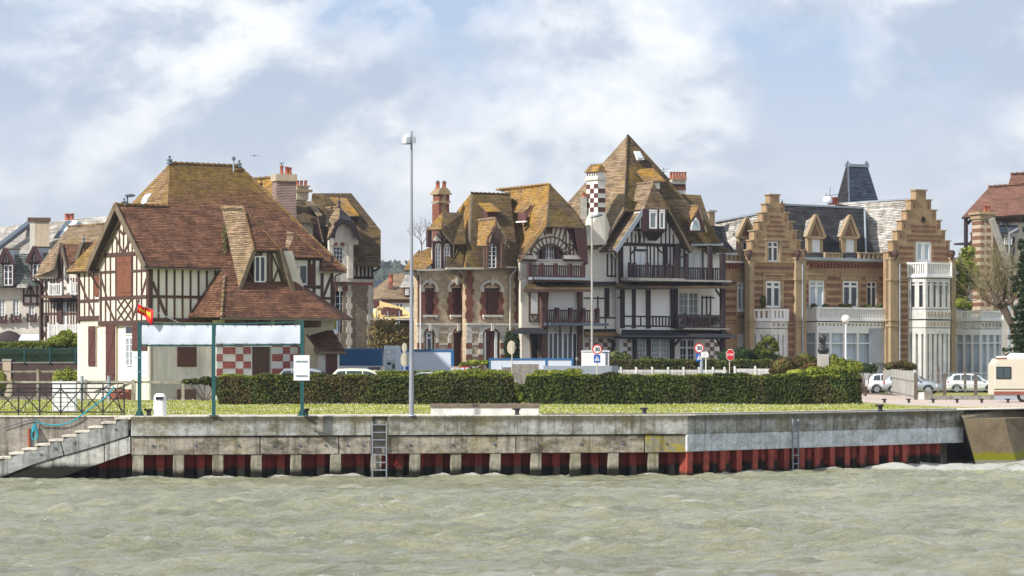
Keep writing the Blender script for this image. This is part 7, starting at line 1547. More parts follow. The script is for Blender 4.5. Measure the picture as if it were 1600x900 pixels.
# ---- banner frame
Yb = 114.3+.6; fb = flat(Yb)
bf = thing('banner_frame', at(335, Yb), 'dark green steel frame holding two long white banners on the quay edge', 'banner frame')
tops = {218: 503, 334: 506, 472: 501}
for px in (218, 334, 472):
    b = MB(); q = at(px, Yb); z1 = zt(tops[px], Yb); b.box(q.x-.065, q.x+.065, q.y-.065, q.y+.065, 0.035, z1, 'green_steel'); b.build('post', bf)
    b = MB(); b.box(q.x-.17, q.x+.17, q.y-.17, q.y+.17, 0.035, .06, 'green_steel')
    if px != 334: b.mesh([V((q.x-.16, q.y-.02, .06)), V((q.x+.16, q.y-.02, .06)), V((q.x, q.y-.02, .4)), V((q.x-.16, q.y+.02, .06)), V((q.x+.16, q.y+.02, .06)), V((q.x, q.y+.02, .4))], [(0, 1, 2), (3, 5, 4), (0, 2, 5, 3), (1, 4, 5, 2)], 'green_steel')
    b.build('base_plate', bf)
for (a, c) in (((217, 505.5), (334, 507)), ((334, 507), (472, 503)), ((218, 540), (334, 540)), ((334, 540), (470, 538))):
    b = MB(); b.bar(fb.p(*a), fb.p(*c), .06, .06, 'green_steel'); b.build('cross_bar', bf)
for (x0, y0, x1, y1, n_) in ((221.5, 508, 331.5, 538, 6), (337.5, 508, 469, 537, 7)):
    b = MB(); nx = 14; vs = []
    for j in range(4):
        for i in range(nx+1):
            t = i/nx; sag = math.sin(t*math.pi)*(.8 if j < 2 else .4); s_ = .5*abs(math.sin(t*math.pi*n_))
            yy = y0+(y1-y0)*j/3+(sag if j == 0 else -s_*.8 if j == 3 else 0); o = .03+.014*math.sin(i*1.3+j)+(0.02 if j in (1, 2) else 0)
            vs.append(fb.p(x0+(x1-x0)*t, yy, o))
    fs = [(j*(nx+1)+i, (j+1)*(nx+1)+i, (j+1)*(nx+1)+i+1, j*(nx+1)+i+1) for j in range(3) for i in range(nx)]
    b.mesh(vs, fs, 'banner', True); bn = b.build('banner_sheet', bf)
    for i in range(n_):
        t = (i+.5)/n_
        for y, d in ((y0-.5, -2.6), (y1+.2, 2.4)): b = MB(); b.bar(fb.p(x0+(x1-x0)*t, y+1.3*(-1 if d > 0 else 1), .08), fb.p(x0+(x1-x0)*t, y+d, .05), .02, .02, 'ink'); b.build('tie', bn)
b = MB(); q = fb.p(472, 575, .09); b.pbox(fb, 459, 555, 484, 594.5, .07, .09, 'white_cool'); sg = b.build('sign_panel', bf)
for y in (564, 586.5): b = MB(); b.pbox(fb, 462, y-.5, 480, y+.5, .09, .13, 'galvanised'); b.build('bracket', sg)
for y in (559, 581): b = MB(); b.pbox(fb, 209, y-.5, 228, y+.5, .05, .09, 'galvanised'); b.build('bracket', bf)
# ---- red flag with two gold lions
m_plain('flag_red', (0.62, 0.01, 0.012), 0.7, 0.05, 2); m_plain('flag_gold', (0.85, 0.55, 0.04), 0.7, 0.05, 2)
fg = thing('red_flag', fb.p(278, 504, .1), 'red flag with two golden lions on a slanting pole above the banner', 'flag')
b = MB(); b.tube(fb.p(279, 504, .12), fb.p(215, 473, .25), .016, .012, 'galvanised', 6); b.build('pole', fg)
def fp_(u, v, o=0):                                   # cloth coordinates: u along pole from its tip, v down
    ax = (216+24*u, 474+12*u); x = ax[0]-1.5*v+1.0*math.sin(u*5)*v; y = ax[1]+(13+9*u)*v+1.5*math.sin(u*6+v*2)
    if u > .8: y -= (u-.8)*10*v
    return fb.p(x, y, .24+.07*math.sin(u*7+v*2)+o)
nx, ny = 12, 6; vs = [fp_(i/nx, j/ny) for j in range(ny+1) for i in range(nx+1)]; fs = [(j*(nx+1)+i, (j+1)*(nx+1)+i, (j+1)*(nx+1)+i+1, j*(nx+1)+i+1) for j in range(ny) for i in range(nx)]
b = MB(); b.mesh(vs, fs, 'flag_red', True); cl = b.build('cloth', fg)
lion = [(0, .55), (.08, .3), (.2, .22), (.25, .4), (.5, .36), (.72, .38), (.8, .1), (.9, .05), (.86, .2), (.84, .42), (.88, .62), (.95, .9), (.84, .92), (.76, .7), (.66, .64), (.6, .9), (.5, .92), (.52, .66), (.38, .64), (.3, .92), (.2, .9), (.24, .66), (.12, .68), (.04, .8), (-.04, .72), (.05, .62)]
for (u0, v0, su, sv) in ((.10, .12, .38, .62), (.52, .14, .38, .58)):
    b = MB(); tr = tessellate_polygon([[V((x, y, 0)) for x, y in lion]]); vs = [fp_(u0+su*x, v0+sv*y, .02) for x, y in lion]
    b.mesh(vs, [t for t in tr], 'flag_gold'); b.build('lion_emblem', cl)
# ---- litter bin
def bin_():
    r = thing('litter_bin', at(250, Yb+.3), 'white moulded litter bin standing on the quay beside the green frame', 'litter bin'); q = at(250, Yb+.3); b = MB()
    b.lathe(q, [(.25, .035), (.25, .3), (.235, .72), (.21, .8), (.16, .86), (.02, .88)], 'white', 16, sy=.8); b.build('body', r)
    b = MB(); b.box(q.x-.14, q.x+.14, q.y-.22, q.y-.15, .64, .74, 'ink'); b.build('opening', r); b = MB(); b.box(q.x-.155, q.x+.155, q.y-.225, q.y-.16, .74, .77, 'white'); b.build('lip', r)
bin_()
# ---- mooring bollards
def bollard(px, Y, sc, label, first=None):
    r = thing('mooring_bollard', at(px, Y, .035), label, 'bollard', 'iron bollards along the quay'); b = MB(); q = at(px, Y, .035)
    b.lathe(q, [(.13*sc, 0), (.09*sc, .03), (.085*sc, .15*sc), (.11*sc, .2*sc), (.15*sc, .22*sc), (.14*sc, .26*sc), (.03, .27*sc)], 'black_metal', 12); b.build('post', r)
    b = MB(); b.bar(q+V((-.02, 0, .21*sc)), q+V((-.19*sc, 0, .235*sc)), .1*sc, .07*sc, 'black_metal'); b.build('horn', r); return r
bollard(232.5, Yb+.2, .95, 'black iron bollard between the litter bin and the green post'); bollard(478, Yb+.5, 1.0, 'black iron bollard at the foot of the right banner post'); bollard(808, 117.6, .95, 'black iron bollard before the low concrete bench'); bollard(1007, 118.8, .95, 'black iron bollard alone on the kerb before the long hedge'); bollard(1375.5, 127.5, 1.05, 'larger black bollard at the quay edge near the pink path')
for i, px in enumerate((1382, 1420, 1458, 1495.5, 1534, 1575)):
    bollard(px, 160.5, .8, ('small black bollard beside the end of the hedge', 'small black bollard below the concrete fence corner', 'small black bollard under the pale electric box', 'small black bollard before the white parked car', 'small black bollard before the fence beside the camper', 'small black bollard before the camper wheel')[i])
# ---- lamp mast
def mast():
    Y = 116.3; r = thing('lamp_mast', at(643, Y), 'tall grey steel mast with a white floodlight dome at the top', 'lamp mast'); q = at(643, Y); top = zt(205, Y)
    b = MB(); b.tube(q, q+V((0, 0, top*.5)), .098, .062, 'mast_grey', 12); b.tube(q+V((0, 0, top*.5)), q+V((0, 0, top)), .062, .038, 'mast_grey', 12); b.lathe(q, [(.16, 0), (.16, .05), (.12, .06)], 'galvanised', 12); b.build('pole', r)
    b = MB(); z = zt(224, Y); c = q+V((-.17, -.02, z)); b.lathe(c, [(.19, 0), (.19, .05), (.18, .14), (.14, .26), (.07, .33), (.01, .35)], 'white', 14); h = b.build('lamp_dome', r); b = MB(); b.lathe(c+V((0, 0, -.03)), [(.21, 0), (.21, .04)], 'galvanised', 14); b.build('rim', h)
    for dx in (-.12, .1): b = MB(); b.box(q.x+dx-.07, q.x+dx+.07, q.y-.3, q.y-.1, z, z+.22, 'galvanised'); b.build('control_box', r)
mast()
# ---- concrete bench
b_ = thing('concrete_bench', at(757, 119), 'long low concrete bench wall with a dark top beside the mast', 'bench'); f = flat(118.3); b = MB(); b.pbox(f, 673, 636.5, 842, 651, -1.0, 0, 'concrete_bench' if 0 else 'white_worn'); b.build('body', b_, bevel=.02); b = MB(); b.pbox(f, 672, 631, 843.5, 636.7, -1.05, .05, 'barge'); b.build('top_slab', b_, bevel=.02)

# ================================================================= hedges and bushes
hedge('clipped_hedge', 345, 801, 156.1, 156.3, 1.3, 0.0, 1.40, 'leaf_hedge', 'long clipped hedge left of the gap, behind the lamp mast', 'leaf_bright', 900, .085, 3, 'clipped quay hedges', 8000)
hedge('clipped_hedge', 823, 1343, 156.4, 156.2, 1.5, 0.0, 1.40, 'leaf_hedge_green', 'longest clipped hedge, right of the gap, ending at the pink path', 'leaf_bright', 900, .085, 5, 'clipped quay hedges', 12000)
def shrub(name, px, Y, blobs, n, size, mat, label, cat='shrub', skin=.6, stems=5, seed=1, group=None, z0=0):
    """blobs given in photo pixels: (px, py, rx, rz) at depth Y"""
    r = thing(name, at(px, Y, z0), label, cat, group); k = Y/F; bl = [(*P(x, y, Y+dy), rx*k, max(rx, rz)*k*.8, rz*k) for x, y, rx, rz, dy in blobs]
    pts, nr = blob_points(bl, n, seed, skin); pts[:, 2] = np.maximum(pts[:, 2], .02); leaves(pts, nr, size, mat, 'foliage', r, .8, seed)
    b = MB(); o = at(px, Y, z0)
    for i in range(stems):
        c = bl[i % len(bl)]; b.tube(o+V((rnd.uniform(-.15, .15), rnd.uniform(-.1, .1), 0)), V((c[0]+rnd.uniform(-.3, .3)*c[3], c[1], c[2]+rnd.uniform(0, .5)*c[5])), .035, .012, 'bark', 5)
    b.build('stems', r); return r
shrub('hedge_tuft', 812, 156, [(812, 623, 7, 6, 0), (809, 628, 5, 4, .2)], 800, .09, 'leaf_bright', 'bright green tuft filling the gap between the two quay hedges', stems=3)
shrub('gap_bush', 812, 164, [(806, 606, 9, 9, 0), (818, 608, 9, 8, .3), (812, 618, 14, 9, .2)], 2600, .1, 'leaf_low', 'looser bush seen through the gap between the two quay hedges', stems=4, seed=41)
shrub('ivy_branch', 320, 170, [(292, 596, 8, 4, -.4), (306, 596, 9, 4, -.3), (322, 595, 10, 6, -.3), (336, 598, 9, 9, -.6), (342, 606, 8, 12, -3)], 2200, .12, 'leaf_hedge', 'ivy sprawling along the end of the timber rail', 'ivy', stems=6, seed=4)
shrub('wild_shoots', 1300, 156.6, [(1245, 583, 18, 6, 0), (1275, 581, 22, 8, .2), (1305, 579, 22, 9, .2), (1332, 577, 12, 10, 0)], 5200, .10, 'leaf_bright', 'unclipped pale shoots growing over the right end of the hedge', 'shrub', .9, 12, 6)
def long_hedge(name, x0, x1, Y, ytop, ybot, mat, label, top=None, w=1.2, dens=420, size=.11, seed=2, group=None): return hedge(name, x0, x1, Y, Y, w, 0, zt(ytop, Y), mat, label, top, dens, size, seed, group, 0 if not top else int((x1-x0)*Y/F*420), .1)
long_hedge('low_hedge', 540, 786, 181, 583, 590, 'leaf_low', 'low loose hedge with a pale top between the left quay hedge and the yard', 'leaf_bright', 1.4, seed=7)
shrub('low_hedge_clumps', 830, 176, [(x, 583+rnd.uniform(-2, 1), 16, 5, rnd.uniform(-1, 1)) for x in (690, 715, 740, 765, 782, 848, 870, 895)], 5200, .1, 'leaf_bright', 'row of loose pale green clumps before the grey barrier', 'shrubs', .9, 10, 9)
long_hedge('garden_hedge', 953, 1205, 213, 564.5, 590, 'leaf_hedge', 'dark clipped garden hedge in front of the tall timber villa', 'leaf_low', 1.4, 400, .12, 11)
shrub('dark_shrubs', 1150, 216, [(1135, 556, 16, 10, 0), (1160, 555, 18, 12, 0), (1180, 558, 18, 12, 1), (1200, 560, 14, 12, 0), (1212, 562, 10, 8, 0)], 5200, .13, 'leaf_dark', 'dark evergreen shrubs under the balcony house corner', 'shrubs', .7, 10, 12)
shrub('young_magnolia', 1198, 214, [(1200, 531, 9, 7, 0), (1190, 541, 9, 6, .3), (1208, 536, 7, 6, 0), (1198, 550, 12, 6, 0), (1184, 548, 5, 5, 0), (1213, 545, 4, 4, 0)], 1500, .17, 'leaf_low', 'young broad-leaved tree standing in front of the left white bay', 'tree', .9, 9, 13)
shrub('rust_shrub', 1240, 186, [(1225, 572, 18, 15, 0), (1248, 571, 20, 14, .5), (1268, 575, 14, 11, 0), (1210, 580, 8, 8, 0)], 5600, .13, 'leaf_rust', 'rounded shrub with reddish new leaves left of the stone bust', 'shrub', .7, 8, 14)
shrub('pale_shrub', 1262, 190, [(1258, 560, 14, 8, 0), (1268, 564, 10, 8, 0)], 1800, .11, 'leaf_low', 'pale green bush directly behind the reddish shrub', 'shrub', .8, 5, 15)
shrub('golden_shrub', 1310, 184, [(1303, 565, 8, 13, 0), (1313, 570, 12, 12, 0), (1328, 572, 14, 10, 0), (1340, 573, 8, 9, 0)], 3400, .10, 'leaf_bright', 'bright golden green bush around the globe lamp pole', 'shrub', .9, 8, 16)
shrub('dark_bush', 1352, 205, [(1350, 575, 14, 8, 0), (1362, 576, 9, 7, 0)], 1500, .12, 'leaf_dark', 'small dark bush behind the golden one next to the parked cars', 'shrub', .8, 5, 17)
shrub('planter_shrub', 1405, 226, [(1392, 572, 12, 6, 0), (1408, 570, 14, 6, 0), (1422, 573, 10, 6, 0)], 2200, .13, 'leaf_rust', 'brownish low planting in the pale planter between the bays', 'shrubs', .8, 6, 18)
shrub('olive_hedge', 1505, 252, [(1462+12*k, 574+(k % 3), 11, 9, 0) for k in range(8)]+[(1462+12*k, 592, 11, 18, .5) for k in range(8)], 9000, .12, 'leaf_bright', 'loose olive green hedge in front of the conservatory', 'hedge', .9, 10, 19)
shrub('terrace_bush', 1505, 236, [(1499, 474, 7, 9, 0), (1508, 474, 8, 9, 0), (1514, 477, 6, 7, 0)], 1700, .12, 'leaf_bright', 'clipped round bushes above the conservatory terrace', 'bushes', .6, 4, 20, z0=6.4)
shrub('bright_bush', 100, 210, [(88, 535, 14, 12, 0), (104, 530, 16, 14, 0), (118, 535, 10, 14, 0), (70, 540, 12, 8, 0)], 4200, .13, 'leaf_bright', 'bright spring green bush behind the mesh fence at the left', 'shrub', .7, 8, 21)
long_hedge('screen_hedge', -20, 80, 209, 537, 560, 'leaf_low', 'screening hedge behind the green mesh at the left edge', 'leaf_bright', 1.2, 380, .12, 22)
shrub('grass_clump', 100, 196, [(92, 596, 10, 20, 0), (106, 595, 12, 21, 0), (118, 597, 9, 18, 0)], 3600, .11, 'leaf_bright', 'round green clump against the old wall near the house corner', 'shrub', .8, 3, 23)
shrub('grass_clump', 4, 196, [(2, 596, 9, 20, 0), (-10, 594, 10, 22, 0)], 2000, .11, 'leaf_bright', 'green clump at the extreme left edge of the garden', 'shrub', .8, 3, 24)
shrub('villa_shrub', 985, 216, [(962, 556, 9, 8, 0), (975, 558, 10, 7, 0), (1010, 562, 12, 5, 0), (1032, 563, 12, 4, 0)], 1900, .13, 'leaf_olive', 'loose olive shrubs under the checked ground floor wall', 'shrubs', .9, 5, 25)
shrub('villa_shrub', 750, 205, [(740, 567, 14, 5, 0), (725, 570, 8, 4, 0), (756, 567, 10, 4, 0)], 1300, .12, 'leaf_bright', 'low green planting at the foot of the rubble villa', 'shrubs', .9, 4, 26)
# green mesh fence and old wall at the left
gm = thing('mesh_fence', at(60, 205), 'dark green chain mesh fence on top of the old wall', 'fence'); f = flat(205); m_plain('mesh_green', (0.012, 0.032, 0.022), 0.6, 0.1, 3)
b = MB(); b.pbox(offset(f, -.3), -40, 545, 122, 567, -.05, 0, 'mesh_green'); b.build('windbreak', gm)
b = MB(); f1 = offset(f, .05)
for k in range(-12, 44):
    x = k*3.8
    b.pbeam(f1, (x, 545), (x+22, 567), .02, 'leaf_dark', 0, .01); b.pbeam(f1, (x+22, 545), (x, 567), .02, 'leaf_dark', .01, .02)
b.hbeams(f1, [545], -40, 122, .05, 'green_steel'); b.build('mesh_panel', gm)
for px in (-5, 38, 78, 118): b = MB(); b.vbeams(f1, [px], 543, 568, .08, 'green_steel', 0, .08); b.build('post', gm)
ow = thing('old_garden_wall', at(60, 206), 'low dark brick garden wall at the left with a paler end pillar', 'wall'); b = MB(); b.pbox(f, -40, 567, 124, 620, -.35, 0, 'old_wall'); b.pbox(f, -40, 565.5, 124, 567.5, -.4, .06, 'stone_grey'); b.build('wall', ow)
b = MB(); b.pbox(offset(f, .1), 4, 563, 17, 620, -.5, 0, 'render_tan'); b.pbox(offset(f, .14), 3, 561, 18, 564, -.6, 0, 'stone_grey'); b.build('pillar', ow)

# ================================================================= yard behind the hedge
Yc = 197; f = flat(Yc)
sc = thing('site_container', at(560, Yc), 'blue corrugated container beside the lean-to shed', 'container'); b = MB(); b.pbox(f, 528, 545.5, 597, 572, -2.4, 0, 'blue_paint')
for k in range(22): b.pbox(f, 530+k*3, 548, 531.4+k*3, 570, 0, .05, 'blue_paint')
b.pbox(f, 528, 544.5, 597, 547.5, -2.4, .07, 'blue_paint'); b.build('body', sc); b = MB(); b.pbox(f, 530, 571.5, 597, 578, -2.2, .04, 'white_worn')
b.build('base_board', sc)
for x0, x1, m in ((533, 549, 'banner'), (555, 573, 'banner'), (576, 594, 'lead_dark')): b = MB(); b.pbox(f, x0, 573.5, x1, 578, .04, .06, m); b.build('notice', sc)
def hoarding(label, x0, x1, y0, y1, Y, ey=4.5, left=True, right=True, mid=()):
    f = flat(Y); r = thing('site_hoarding', at((x0+x1)/2, Y), label, 'hoarding', 'white boards framed in blue'); b = MB(); b.pbox(f, x0, y0, x1, y1, -.1, 0, 'banner'); b.build('board', r)
    b = MB(); b.pbox(f, x0, y0-.3, x1, y0+ey*.7, 0, .05, 'blue_paint')
    if left: b.pbox(f, x0, y0, x0+ey*.6, y1-2, 0, .048, 'blue_paint')
    if right: b.pbox(f, x1-ey, y0, x1, y1-10 if y1-y0 > 20 else y1, 0, .048, 'blue_paint')
    for m_ in mid: b.pbox(f, m_, y0, m_+ey, y1, 0, .048, 'blue_paint')
    b.build('frame', r)
hoarding('large white hoarding with a blue edge behind the mast', 624, 709, 546, 600, 194, left=False)
hoarding('long low white hoarding edged in blue in front of the rubble villa', 764, 896, 560, 600, 200, 3.2, mid=(852,))
r = thing('information_panel', at(612, 192), 'pale framed information panel with a green and white poster', 'information panel'); f = flat(192); b = MB(); b.pbox(f, 600, 540, 625.5, 600, -.4, 0, 'banner'); b.build('casing', r); b = MB(); b.pbox(f, 602.5, 545, 618, 577.5, 0, .03, 'poster_back'if 0 else 'glass_pale'); p_ = b.build('poster', r)
for x0, y0, x1, y1, m in ((604, 548, 610, 552, 'white_cool'), (604, 556, 616, 558, 'white'), (604, 560, 614, 561.5, 'white'), (605, 566, 611, 570, 'leaf_dark'), (613, 569, 617, 576, 'leaf_dark')): b = MB(); b.pbox(f, x0, y0, x1, y1, .03, .045, m); b.build('poster_print', p_)
bw = thing('site_cabin', at(930, 196), 'small white site cabin behind the speed sign at the villa corner', 'cabin'); f = flat(196); b = MB(); b.pbox(f, 909.5, 549, 952, 600, -2, 0, 'white'); b.build('body', bw, bevel=.05); b = MB(); b.pbox(f, 908.8, 547.6, 952.5, 549.5, -2.05, .05, 'white_cool'); b.build('roof', bw); b = MB(); b.pbox(f, 946, 552, 949, 570, 0, .04, 'lead_dark'); b.pbox(f, 941, 549.6, 950, 551, 0, .05, 'blue_paint'); b.build('fittings', bw)
br = thing('concrete_barrier', at(860, 191), 'grey blue concrete barrier along the building site', 'barrier'); f = flat(191); b = MB(); b.pbox(f, 849, 571.5, 966, 600, -.4, 0, 'zinc'); b.build('body', br); b = MB(); b.pbox(f, 784, 569, 842, 600, -.4, 0, 'concrete_wall'); b.build('panel', br); b = MB(); b.pbox(f, 785, 568.5, 801, 574, 0, .04, 'banner'); b.build('notice', br)
for x0, lab in ((719, 'red and white warning board beside the hoarding'), (704, 'greyish pink board left of the red and white one')):
    f = flat(189); t = thing('warning_board', at(x0+5, 189), lab, 'board'); b = MB(); b.pbox(f, x0, 573, x0+14, 583, -.05, 0, 'banner' if x0 > 710 else 'render_grey'); b.build('panel', t); b = MB(); b.pbox(f, x0, 572.6, x0+14, 574, 0, .02, 'sign_red' if x0 > 710 else 'path_pink'); b.pbox(f, x0+6, 573, x0+7.5, 583, 0, .018, 'sign_red' if x0 > 710 else 'path_pink'); b.build('stripes', t)
    b = MB(); b.tube(at(x0+7, 189.1), at(x0+7, 189.1, 1.6), .03, .03, 'galvanised', 6); b.build('post', t)

# ================================================================= signs
def disc(b, f, px, py, r, o, m, t=.02, n_=24, rx=1.0):
    u, z = f.uz(px, py); vs = [f.w(u+math.cos(2*math.pi*i/n_)*r*rx, z+math.sin(2*math.pi*i/n_)*r, o) for i in range(n_)]; b.slab(vs, t, m, side=V((0, -1, 0)))
def textobj(txt, loc, size, m, parent, name='lettering', sx=1.0):
    c = bpy.data.curves.new(name, 'FONT'); c.body = txt; c.size = size; c.align_x = 'CENTER'; c.align_y = 'CENTER'; c.extrude = .004; c.offset = size*.022; c.materials.append(MAT[m])
    o = bpy.data.objects.new(name, c); COL.objects.link(o); o.rotation_euler = (R(90), 0, 0); o.scale = (sx, 1, 1); off = V((0, 0, 0)); q = parent
    while q is not None: off += V(q.location); q = q.parent
    o.location = V(loc)-off; o.parent = parent
    bpy.context.view_layer.update(); me = bpy.data.meshes.new_from_object(o.evaluated_get(bpy.context.evaluated_depsgraph_get())); k = bpy.data.objects.new(name, me); COL.objects.link(k); k.rotation_euler = o.rotation_euler; k.scale = o.scale; k.location = o.location; k.parent = parent; bpy.data.objects.remove(o); return k
def pole(r, px, Y, ytop, rad=.035, m='pole_beige', ybot=None): b = MB(); b.tube(at(px, Y+.06), at(px, Y+.06, zt(ytop, Y)), rad, rad, m, 8); b.build('pole', r)
def speed_sign(px, py, Y, label, polepx=None, prad=.035, pm='pole_beige'):
    f = flat(Y); r = thing('speed_limit_sign', at(px, Y), label, 'road sign', 'round 30 signs with a crossing plate'); pole(r, polepx or px, Y, py-2, prad, pm); b = MB(); disc(b, f, px, py, .31, .02, 'sign_red'); d = b.build('disc', r); b = MB(); disc(b, f, px, py, .235, .03, 'white', .012); d2 = b.build('disc_centre', d)
    u, z = f.uz(px, py); textobj('30', f.w(u, z, .045), .34, 'ink', d, 'number', .95)
    b = MB(); uu_, zz = f.uz(px, py+14.5); b.fbox(f, uu_-.2, uu_+.2, zz-.25, zz+.25, 0, .02, 'sign_blue'); pl_ = b.build('crossing_plate', r)
    b = MB(); b.slab([f.w(uu_-.15, zz-.13, .034), f.w(uu_+.15, zz-.13, .034), f.w(uu_, zz+.17, .034)], .012, 'white', side=V((0, -1, 0))); b.build('white_triangle', pl_)
    b = MB(); disc(b, f, px, 0, .03, .05, 'ink') if 0 else None; b.fbox(f, uu_-.018, uu_+.018, zz-.03, zz+.07, .034, .042, 'ink'); b.beam(f, (uu_, zz-.03), (uu_-.05, zz-.11), .02, .034, .042, 'ink'); b.beam(f, (uu_, zz-.03), (uu_+.05, zz-.11), .02, .034, .042, 'ink'); b.fbox(f, uu_-.014, uu_+.014, zz+.078, zz+.106, .034, .042, 'ink'); b.build('walker_symbol', pl_)
    return r
speed_sign(933, 546, 190, 'round red ringed 30 sign in front of the white cabin')
speed_sign(1092.5, 544, 190, 'round red ringed 30 sign on a thick grey post near the stop sign', 1096, .1, 'galvanised')
f = flat(189); r = thing('direction_sign', at(1103, 189), 'small white pointed direction board between the 30 sign and the stop sign', 'sign'); pole(r, 1103, 189, 550, .035, 'white'); b = MB(); b.slab([f.p(x, y, .03) for x, y in ((1096, 550.5), (1105, 549), (1107.5, 553.5), (1106, 558.5), (1096, 558.5))], .03, 'white', side=V((0, -1, 0))); b.build('board', r)
b = MB(); b.pbox(f, 1098, 552.3, 1104, 553.1, .03, .036, 'zinc'); b.pbox(f, 1098, 555.3, 1103, 556.1, .03, .036, 'zinc'); b.build('faded_lines', r)
r = thing('stop_sign', at(1141, 189), 'red octagonal stop sign on a pale pole', 'road sign'); pole(r, 1140, 189, 548, .035, 'pole_beige'); b = MB()
for rr_, m, o in ((.36, 'white', .02), (.33, 'sign_red', .032)):
    u, z = f.uz(1141, 554.5); b2 = [f.w(u+math.cos(math.pi/8+i*math.pi/4)*rr_*.78, z+math.sin(math.pi/8+i*math.pi/4)*rr_*1.05, o) for i in range(8)]; b.slab(b2, .014, m, side=V((0, -1, 0)))
o_ = b.build('octagon', r); textobj('STOP', f.w(u, z, .045), .19, 'white', o_, 'lettering', .9)
f = flat(188)
r = thing('road_sign_back', at(799, 188), 'round road sign seen from behind with beige back and pole', 'road sign'); pole(r, 800, 187.8, 534, .035); b = MB(); disc(b, f, 799, 543, .42, .0, 'pole_beige', .03, 24, .62); b.build('disc', r)
b = MB(); disc(b, f, 799, 543, .43, -.03, 'sign_red', .01, 24, .62); b.build('rim', r)
r = thing('road_sign_back', at(632, 186), 'two round road signs on one pole seen from behind by the mast', 'road sign'); f = flat(186); pole(r, 632, 185.8, 536, .04)
for y, rr_ in ((543, .28), (562, .42)): b = MB(); disc(b, f, 632, y, rr_, 0, 'pole_beige', .03, 24, .58); b.build('disc', r)
b = MB(); b.pbox(f, 628, 572.5, 640, 578, -.05, 0, 'sign_blue'); b.build('plate', r)
# ---- street lamps
def street_lamp():
    Y = 203; r = thing('street_lamp', at(925, Y), 'slim pale street lamp with a flat solar head between the villas', 'street lamp'); b = MB(); b.tube(at(925, Y), at(925, Y, zt(336, Y)), .1, .055, 'pole_beige' if 0 else 'stone_grey', 10); b.build('pole', r); z = zt(337, Y); c = at(930, Y, z); b = MB(); b.slab([c+V(q) for q in ((-.4, -.3, -.1), (.2, -.3, .12), (.5, .25, .12), (-.1, .25, -.05))], .1, 'lead_dark', 'zinc', side=V((0, 0, 1))); b.build('lamp_head', r)
    Y = 186; r = thing('globe_lamp', at(1321.5, Y), 'white post lamp with a round globe beside the bust', 'street lamp'); b = MB(); b.tube(at(1321.5, Y), at(1321.5, Y, zt(504, Y)), .06, .045, 'white', 10); b.build('pole', r); b = MB(); b.ball(at(1321.5, Y, zt(498.5, Y)), .265, 'cream_light', 16); b.build('globe', r); b = MB(); b.lathe(at(1321.5, Y, zt(505.5, Y)), [(.05, 0), (.11, .04), (.1, .1)], 'galvanised', 10); b.build('collar', r)
    Y = 240; r = thing('street_lamp', at(1577, Y), 'grey street lamp standing before the striped chimney house', 'street lamp'); b = MB(); b.tube(at(1577, Y), at(1577, Y, zt(365, Y)), .1, .06, 'galvanised', 8); b.build('pole', r); b = MB(); b.bar(at(1576, Y, zt(365, Y)), at(1590, Y, zt(357, Y)), .3, .12, 'galvanised'); b.build('lamp_head', r)
street_lamp()
# ---- bust on its pedestal
def bust():
    Y = 184; r = thing('bust_monument', at(1286, Y), 'dark bronze bust facing left on a pale stone pedestal among the bushes', 'statue'); k = Y/F; b = MB(); q = at(1286, Y)
    w = 8.7*k; b.hexa([(q.x-w*1.05, q.y-w*.9, 0), (q.x+w*1.05, q.y-w*.9, 0), (q.x+w*1.05, q.y+w, 0), (q.x-w*1.05, q.y+w, 0), (q.x-w*.95, q.y-w*.8, zt(553.5, Y)), (q.x+w*.98, q.y-w*.8, zt(553.5, Y)), (q.x+w*.98, q.y+w*.9, zt(553.5, Y)), (q.x-w*.95, q.y+w*.9, zt(553.5, Y))], 'stone_grey'); b.build('pedestal', r, bevel=.02)
    b = MB(); c = lambda x, y, dy=0: P(x, y, Y+dy)
    b.ball(c(1286, 528.5), 5.3*k, 'bronze', 14, 1.05, .85, 1.22); b.ball(c(1283.3, 531), 4.0*k, 'bronze', 12, 1.0, .8, 1.0); b.ball(c(1280.0, 530.0), 1.3*k, 'bronze', 8, 1.3, .7, 1.2); b.ball(c(1282, 534.4), 2.5*k, 'bronze', 10, 1, .9, .9); b.ball(c(1281, 526.7), 1.9*k, 'bronze', 8, .8, 1.7, .6); b.ball(c(1287.2, 530.5, -.2), 1.2*k, 'bronze', 8, .6, .5, 1.3)
    b.lathe(c(1286.5, 553.5), [(4.6*k, 0), (7.4*k, 2.5*k), (9.4*k, 6*k), (8.4*k, 9*k), (4.8*k, 11.5*k), (3.7*k, 13*k), (3.5*k, 20*k), (3*k, 23*k)], 'bronze', 18, sy=.72)
    o = b.build('bust', r); md = o.modifiers.new('Remesh', 'REMESH'); md.mode = 'VOXEL'; md.voxel_size = .022; md.use_smooth_shade = True; sm = o.modifiers.new('Smooth', 'SMOOTH'); sm.iterations = 2; sm.factor = .4
bust()
